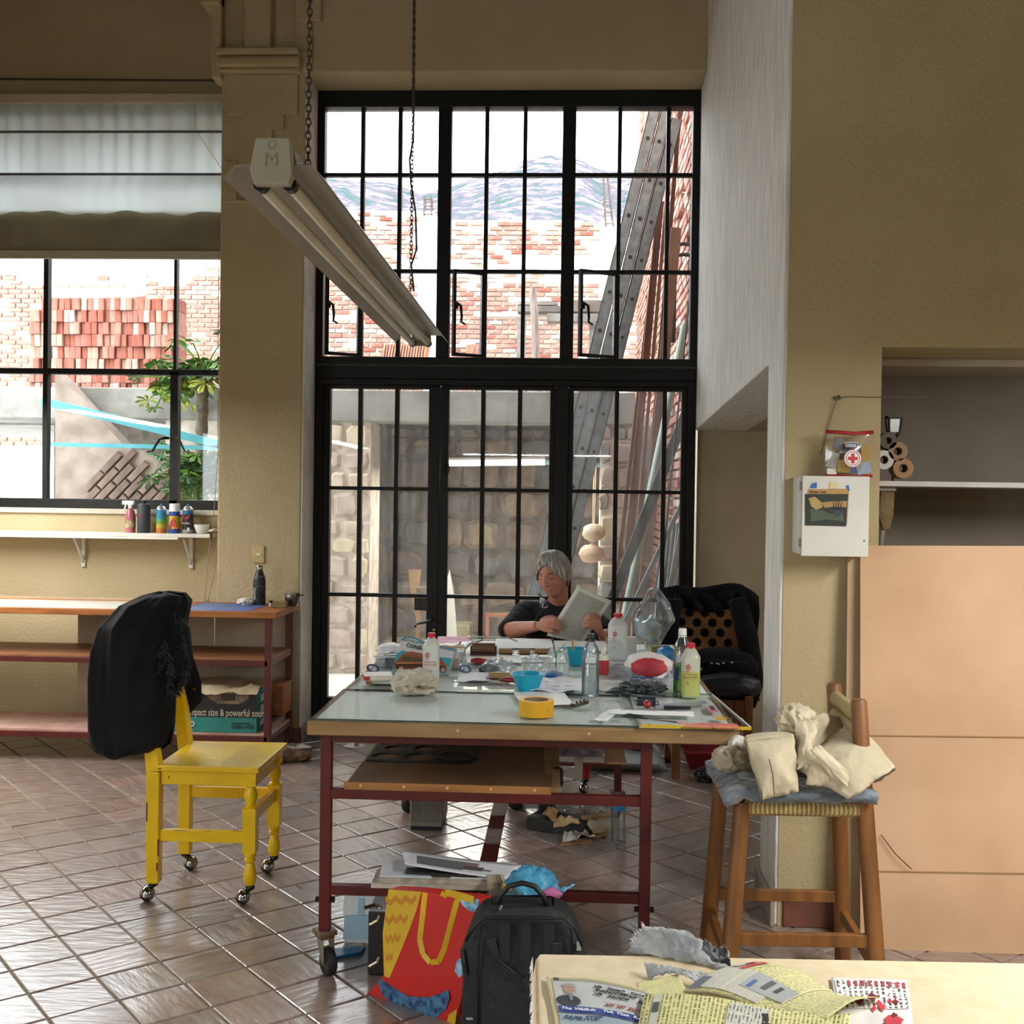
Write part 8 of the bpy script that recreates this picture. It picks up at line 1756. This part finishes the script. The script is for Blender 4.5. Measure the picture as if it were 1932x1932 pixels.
on(.12, .55, .25, .8, '6d7172', 'grey_image'); on(.5, .72, .35, .6, '55514f', 'grey_image'); on(.42, .66, .62, .8, '8a6f6c', 'pink_image'); on(.66, .8, .4, .5, '7b7d80', 'grey_image')
flat_board([(764, 1645), (900, 1652), (880, 1640), (768, 1636)], zr+.034, .006, M('1d1e20', .6), 'black folder under the curled white print', 'folder', 'folder')
for i, (dx, col) in enumerate(((0, 'b3a78e'), (8, 'a89c80'), (17, '8d826d'), (24, 'c4bba8'))):
    flat_board([(925+dx, 1672), (933+dx, 1672), (926+dx, 1650), (918+dx, 1650)], zr+.013, .03, M(col, .8), ('first', 'second', 'third', 'fourth')[i]+' card edge upright beside the centre bar counting from the bar', 'card', 'card')
px_ = thing('acrylic_sheet', 'pale blue and white clear panel leaning under the lower rail', 'panel', at(690, 1770, Y=3.75))
for (y0, y1, col) in ((1690, 1726, 'e9edf0'), (1726, 1772, 'a9c9da')):
    MB().prism([(at(a_, b_, Y=3.75).x, at(a_, b_, Y=3.75).z) for a_, b_ in ((650, y0), (740, y0+2), (738, y1), (647, y1))], lambda x, z, t: (x, t, z), 3.75, 3.754).build('face', M(col, .15, None, 4, spec=.7), px_)
MB().bar(at(682, 1694, Y=3.748), at(680, 1726, Y=3.748), .02, .002, up=(0, 1, 0)).build('blue_stroke', M('a5cde0', .3), px_)
MB().box(at(650, 1700, Y=3.75).x, at(740, 1700, Y=3.75).x, 3.7545, 3.76, 0, at(690, 1690, Y=3.75).z).build('backing', M('cfd6da', .3), px_)
flat_board([(614, 1808), (680, 1796), (690, 1785), (625, 1790)], .0, .012, M('1f5f8f', .4, '184d75', 5), 'flat blue board on the tiles by the front table caster')
kb = thing('metal_case', 'black case with metal corners behind the tote bag', 'case', at(715, 1860, Z=0))
a_, b_ = at(693, 1862, Y=3.5), at(760, 1765, Y=3.5)
MB().box(a_.x, b_.x+.05, 3.5, 3.72, .001, .20).build('shell', M('1a1a1c', .5), kb, bevel=.004); MB().box(a_.x+.002, b_.x+.048, 3.503, 3.718, .2, .206).build('lid', M('8f979d', .5), kb)
for z in (.03, .16): MB().tube([(a_.x+.006, 3.497, z), (a_.x+.03, 3.496, z+.015), (a_.x+.036, 3.497, z+.03)], .005, 6).build('corner', M('b5a98f', .35, metal=.6), kb)
MB().tube([(a_.x-.01, 3.49, .215), (a_.x+.02, 3.5, .222), (a_.x+.04, 3.51, .21)], .006, 6).build('latch', chrome, kb)
cx_ = thing('supply_box', 'open dark box of supplies behind the backpack', 'box', at(1000, 1720, Z=.0))
a_, b_ = at(926, 1700, Y=3.26), at(1060, 1660, Y=3.26)
MB().box(a_.x, b_.x, 3.26, 3.27, .001, .24).box(a_.x, b_.x, 3.46, 3.47, .001, .24).box(a_.x, a_.x+.01, 3.27, 3.46, .001, .24).box(b_.x-.01, b_.x, 3.27, 3.46, .001, .24).box(a_.x, b_.x, 3.27, 3.46, .001, .16).build('walls', M('2a2a2c', .7), cx_)
c = at(1008, 1692, Y=3.3); bl_m = M('4f9fc4', .5, '3a86ab', 7, .3)
single(MB().blob(c+Vector((-.01, .06, -.0)), (.075, .06, .06), 91, .35, 1.7, 4, sharp=True), 'blue_bag', bl_m, 'crumpled light blue plastic bag bulging above the backpack', 'bag', smooth=50)
w_ = MB().sheet(lambda u, v: lerp(lerp(at(1030, 1712, Y=3.3), at(1084, 1668, Y=3.3), u), lerp(at(1022, 1690, Y=3.32), at(1060, 1676, Y=3.32), u), v)+Vector((0, .012*mnoise.noise(Vector((u*5, v*5, 2))), 0)), 12, 8, .002); single(w_, 'blue_film', M('6fb3d9', .4, '8fc4e0', 7), 'pointed light blue plastic film sticking out behind the backpack', 'film', smooth=True)
c = at(1040, 1688, Y=3.29); single(MB().blob(c, (.03, .012, .018), 92, .3, 2, 3), 'pink_rag', M('c46f9c', .5, 'a8548a', 9), 'pink scrap in the light blue plastic', 'scrap', smooth=True)
c = at(956, 1674, Y=3.3); single(MB().cbox(c, (.028, .02, .012), .2, 0, .3), 'yellow_stopper', M('d9b72a', .4), 'small yellow stopper above the backpack handle', 'stopper', bevel=.002)
a_ = at(950, 1710, Y=3.24); single(MB().prism([(.07*math.cos(t)-.0, .09*math.sin(t)) for t in [k*PI/12 for k in range(13)]], lambda x, z, t: (a_.x+x, t, a_.z-.03+z), 3.24, 3.246), 'clear_disc', thin('amber_film', (.85, .86, .76), .12, .2), 'clear greenish half disc behind the backpack handle', 'disc')
a_ = at(868, 1700, Y=3.5); single(MB().blob(at(905, 1700, Y=3.3), (.03, .03, .02), 93, .3, 2, 3), 'ochre_rag', M('a07d2c', .8), 'ochre rag peeking out between tote and backpack', 'rag', smooth=True)
# ================================================================ FOREGROUND TABLE WITH NEWSPAPERS
ZF = .75
A0, A1, A2 = at(1010, 1803, Z=ZF), at(1692, 1816, Z=ZF), at(1026, 1934, Z=ZF)
ex = (A1-A0).normalized(); ey = (A2-A0); ey = (ey-ex*ey.dot(ex)).normalized()
ft = thing('paper_table', 'cream paper covered table in the front corner', 'table', A0+ex*.6+ey*.45-Vector((0, 0, ZF)))
def fq(s, t, z=ZF): p = A0+ex*s+ey*t; return Vector((p.x, p.y, z))
crm = M('e3d2b0', .7, 'd8c6a2', 30, .05)
MB().add([fq(.005, .004, ZF-.03), fq(1.25, .004, ZF-.03), fq(1.25, .9, ZF-.03), fq(.005, .9, ZF-.03), fq(.005, .004, ZF-.003), fq(1.25, .004, ZF-.003), fq(1.25, .9, ZF-.003), fq(.005, .9, ZF-.003)], [(0, 3, 2, 1), (4, 5, 6, 7), (0, 1, 5, 4), (1, 2, 6, 5), (2, 3, 7, 6), (3, 0, 4, 7)]).build('top', M('8f7a58', .6), ft)
for s, t in ((.05, .05), (1.2, .05), (.05, .85), (1.2, .85)): p = fq(s, t, 0); MB().box(p.x-.02, p.x+.02, p.y-.02, p.y+.02, 0, ZF-.031).build('leg', M('6d5a40', .6), ft)
cv = single(MB().sheet(lambda u, v: fq(-.004+1.26*u, -.002+.9*v, ZF+.0+.0*u-(.05*max(0, .006-u)/.006)), 200, 6, .0015), 'paper_cover', crm, 'cream paper cover on the front corner table', 'paper')
rnd = random.Random(3); te = MB()
for i in range(60):
    t0 = i*.012; te.add([fq(-.004, t0, ZF-.001), fq(-.004, t0+.012, ZF-.001), fq(-.006-rnd.random()*.004, t0+.012, ZF-.006-rnd.random()*.01), fq(-.006-rnd.random()*.004, t0, ZF-.006-rnd.random()*.01)], [(0, 1, 2, 3)])
te.build('torn_edge', M('efe9dc', .8), cv)
def news_mat(name, paper, ink, cols, rows, rot=0, c_head=None):
    def rec(n, l, uv):
        mp = n.new('ShaderNodeMapping'); mp.inputs['Rotation'].default_value = (0, 0, rot); l.new(uv, mp.inputs[0])
        b_ = n.new('ShaderNodeTexBrick'); b_.inputs['Scale'].default_value = 1; b_.inputs['Brick Width'].default_value = 1/cols; b_.inputs['Row Height'].default_value = 1/rows; b_.inputs['Mortar Size'].default_value = .28/rows; b_.inputs['Mortar Smooth'].default_value = .3; b_.offset = 0; b_.squash = 1
        b_.inputs['Color1'].default_value = lin(ink); b_.inputs['Color2'].default_value = lin(ink); b_.inputs['Mortar'].default_value = lin(paper); l.new(mp.outputs[0], b_.inputs[0])
        nz = n.new('ShaderNodeTexNoise'); nz.inputs['Scale'].default_value = 1; mq = n.new('ShaderNodeMapping'); mq.inputs['Rotation'].default_value = (0, 0, rot); mq.inputs['Scale'].default_value = (cols*9, rows*1.0, 1); l.new(uv, mq.inputs[0]); l.new(mq.outputs[0], nz.inputs[0])
        r = n.new('ShaderNodeValToRGB'); r.color_ramp.elements[0].position = .45; r.color_ramp.elements[1].position = .58; r.color_ramp.elements[0].color = (0, 0, 0, 1); l.new(nz.outputs[0], r.inputs[0])
        mx = n.new('ShaderNodeMix'); mx.data_type = 'RGBA'; l.new(r.outputs[0], mx.inputs[0]); l.new(b_.outputs[0], mx.inputs[6]); mx.inputs[7].default_value = lin(paper); return mx.outputs[2]
    return ramp_uv(name, rec)
nm1 = news_mat('news_fine', 'dcd79c', '8a886c', 5, 46); nm2 = news_mat('news_cols', 'd9d592', '6d6a4c', 2.3, 48, PI/2); nm3 = news_mat('news_grey', 'd2d0c2', '9a9a94', 7, 40)
def sheet_on(cs, z, m, label, bump, seed, nu=24, nv=18, name='newspaper'):
    P = [at(a_, b_, Z=z) for a_, b_ in cs]
    def f(u, v):
        p = lerp(lerp(P[0], P[1], u), lerp(P[3], P[2], u), v); p.z = z+bump(u, v)+.003*(1+mnoise.noise(Vector((u*3+seed, v*3, seed)))); return p
    t = thing(name, label, 'newspaper', f(.5, .5)); MB().sheet(f, nu, nv, .0008).build('page', m, t, smooth=True); return t, f
def printp(t, f, u0, u1, v0, v1, col, nm, d=.0012, m=None): MB().sheet(lambda u, v: Vector(f(lerp(u0, u1, u), lerp(v0, v1, v)))+Vector((0, 0, d)), 10, 6).build(nm, m or M(col, .7, None, 20), t, smooth=True)
def ptext(t, f, s, u, v, size, col, bold=.0, sx=1.0, d=.002):
    o = Vector(f(u, v)); du = (Vector(f(u+.02, v))-o).normalized(); dv = (Vector(f(u, v+.02))-o).normalized(); nn = du.cross(dv).normalized()
    if nn.z < 0: nn = -nn
    dv = nn.cross(du); text(s, M(col, .7), t, o+nn*d, Matrix((du, dv, nn)).transposed().to_euler(), size, bold=bold, sx=sx)
# page with the blue banner: u to the right, v up the page
t, f = sheet_on([(1056, 1978), (1222, 2000), (1248, 1884), (1030, 1846)], ZF+.004, M('dcd2a4', .8, 'cfc595', 14), 'newspaper page with a blue banner and a man in a suit', lambda u, v: .01*math.sin(PI*u)*v, 3)
printp(t, f, .05, .93, .05, .93, 'c3c6c6', 'advert_ground'); printp(t, f, .06, .93, .45, .55, '3a4f96', 'blue_banner', .0022); printp(t, f, .06, .93, .05, .43, '9fb3bd', 'lower_advert', .0018); printp(t, f, .06, .93, .93, .97, 'a9a788', 'folio_line', .0016); printp(t, f, .06, .11, .93, .97, '3b3c40', 'folio_box', .0022)
def pline(s_, u, v, size, col, d=.003, bold=.02, end=.93):
    w = (Vector(f(1, v))-Vector(f(0, v))).length; ws = s_.split(' ')
    for x in ws:
        if u < end: ptext(t, f, x, u, v, size, col, bold, 1.0, d)
        u += (len(x)*.56+.3)*size/w
pline('The Walk-In Tub That Keeps You Safe', .085, .478, .0098, 'dfe4ee', .0045)
for k, x in enumerate(("Life Doesn't Come With", 'GUARANTEES, but', 'Life Insurance Can')): pline(x, .42, .845-.055*k, .0082, '26282c')
pline('877 397 8206', .52, .60, .0085, 'a3504c'); pline('SAFE STEP', .10, .36, .012, '43587a', .004)
printp(t, f, .5, .85, .655, .66, '9a9c9e', 'thin_rule', .002)
for (uu, vv, ru, rv, col, d) in ((.17, .62, .12, .075, '3a3c42', .0022), (.19, .79, .052, .075, 'b5917c', .0026), (.185, .84, .055, .035, 'a9a096', .003), (.20, .665, .02, .05, '8a8694', .003)):
    MB().sheet(lambda u, v: Vector(f(uu+ru*math.cos(2*PI*u)*v, vv+rv*math.sin(2*PI*u)*v))+Vector((0, 0, d)), 20, 3).build('man_picture', M(col, .7), t)
t2, f2 = sheet_on([(1212, 1893), (1300, 1878), (1278, 1850), (1200, 1866)], ZF+.006, nm1, 'small yellowish newspaper corner between rag and banner page', lambda u, v: .006*v, 5)
t3, f3 = sheet_on([(1290, 1873), (1560, 1932), (1664, 1893), (1440, 1822)], ZF+.008, nm1, 'slanted newspaper with grey adverts and red strips', lambda u, v: .016*math.sin(PI*v)*(1-u*.3)+.008*math.sin(u*7), 8)
printp(t3, f3, .03, .5, .05, .45, 'b9bab6', 'grey_advert', .0015, nm3); printp(t3, f3, .04, .12, .5, .9, 'd2d2cc', 'white_advert', .0015); printp(t3, f3, .16, .20, .42, .78, 'c94a50', 'red_strip', .002); printp(t3, f3, .10, .13, .60, .85, 'cf6066', 'red_strip', .002); printp(t3, f3, .30, .62, .18, .46, 'adb1b2', 'grey_advert', .0022); printp(t3, f3, .42, .46, .25, .42, '5f635f', 'dark_block', .003); printp(t3, f3, .50, .53, .28, .40, '4b4f4d', 'dark_block', .003); printp(t3, f3, .34, .37, .20, .32, '5f72a8', 'blue_block', .003); printp(t3, f3, .02, .09, .0, .2, '6d7680', 'slate_corner', .003)
printp(t3, f3, .235, .242, .05, .95, 'e6e3c2', 'fold_line', .0025); printp(t3, f3, .62, .628, .05, .95, 'e6e3c2', 'fold_line', .0025)
t4, f4 = sheet_on([(1194, 1985), (1588, 1996), (1606, 1914), (1216, 1880)], ZF+.016, nm2, 'yellowish newspaper with upright columns lying frontmost', lambda u, v: .006*math.sin(u*6), 11)
printp(t4, f4, .05, .09, .1, .96, 'c9c9bd', 'side_box', .0015); printp(t4, f4, .055, .085, .62, .8, '4a4b46', 'dark_label', .0025); printp(t4, f4, .42, .62, .05, .93, 'bfbfb5', 'grey_column', .0015, news_mat('news_cols2', 'cbcbbf', '6c6c66', 2, 11, PI/2))
o = Vector(f4(.645, .35)); text('773-975-0815', M('35362f', .7), t4, o+Vector((0, 0, .004)), (0, 0, PI/2-.12), .012, bold=.04)
t5, f5 = sheet_on([(1592, 1990), (1730, 1990), (1712, 1852), (1568, 1847)], ZF+.003, M('ece9e6', .7, 'e2dedb', 12), 'white printed sheet with red ink splashes at the table edge', lambda u, v: 0, 14, name='ink_test_sheet')
pr_m = news_mat('list_print', 'ece9e6', '4a4346', 1.6, 13, PI/2); printp(t5, f5, .04, .98, .55, .95, '', 'printed_list', .0012, pr_m)
for k in range(9): printp(t5, f5, .2+.09*k, .24+.09*k, .86, .94, 'b5444c', 'red_print', .002)
rnd = random.Random(6)
for k in range(16):
    uu, vv, rr = rnd.uniform(.25, .95), rnd.uniform(.25, .72), rnd.uniform(.015, .06); MB().sheet(lambda u, v: Vector(f5(uu+rr*math.cos(2*PI*u)*v*(1+.4*math.sin(u*19)), vv+rr*math.sin(2*PI*u)*v*(1+.3*math.cos(u*23))))+Vector((0, 0, .0026)), 16, 2).build('ink_splash', M('d8404e' if k % 4 else '7d2033', .5), t5)
# grey rag
rg = thing('rag', 'fluffy grey and white rag with black end on the cream paper', 'rag', at(1285, 1830, Z=ZF))
ragw = M('b3b6b8', .95, '85888b', 30, .8, sheen=.4); ragd = M('6f7072', .95, '1d1e20', 22, .8, lo=.4, hi=.6)
def ragf(u, v):
    p = lerp(lerp(at(1188, 1800, Z=ZF), at(1382, 1836, Z=ZF), u), lerp(at(1225, 1768, Z=ZF+.0), at(1372, 1800, Z=ZF), u), v); p.z = ZF+.006+.03*math.sin(PI*v)**.7*math.sin(PI*min(1, u*1.1+.12))**.5+.010*mnoise.noise(Vector((u*5, v*4, 1)))+.004*mnoise.noise(Vector((u*20, v*20, 1))); return p
MB().sheet(ragf, 60, 30, .006).build('cloth', ragw, rg, smooth=True)
MB().sheet(lambda u, v: Vector(ragf(.72+.27*u, .2+.79*v))+Vector((0, 0, .003+.003*mnoise.noise(Vector((u*9, v*9, 4))))), 24, 20, .003).build('black_end', ragd, rg, smooth=True)
MB().sheet(lambda u, v: lerp(lerp(at(1222, 1846, Z=ZF+.004), at(1330, 1862, Z=ZF+.004), u), lerp(at(1216, 1815, Z=ZF+.02), at(1345, 1838, Z=ZF+.02), u), v)+Vector((0, 0, .018*math.sin(PI*u)*(1-v)+.004*mnoise.noise(Vector((u*14, v*9, 2))))), 40, 16, .004).build('lower_fold', M('9da0a2', .95, 'c4c6c7', 26, .8), rg, smooth=True)
fz = MB(); rnd = random.Random(8)
for k in range(260):
    u = rnd.random(); b_ = Vector(ragf(rnd.choice((0.0, .02, u)), rnd.choice((.99, 1.0, u)))); d = Vector((rnd.uniform(-1, .3), rnd.uniform(-.3, 1), rnd.uniform(-.2, 1))).normalized()*rnd.uniform(.004, .012); s_ = d.orthogonal().normalized()*.0006; fz.add([b_-s_, b_+s_, b_+d], [(0, 1, 2)])
fz.build('frayed_fibres', M('d8dadb', .9), rg, kind='stuff')
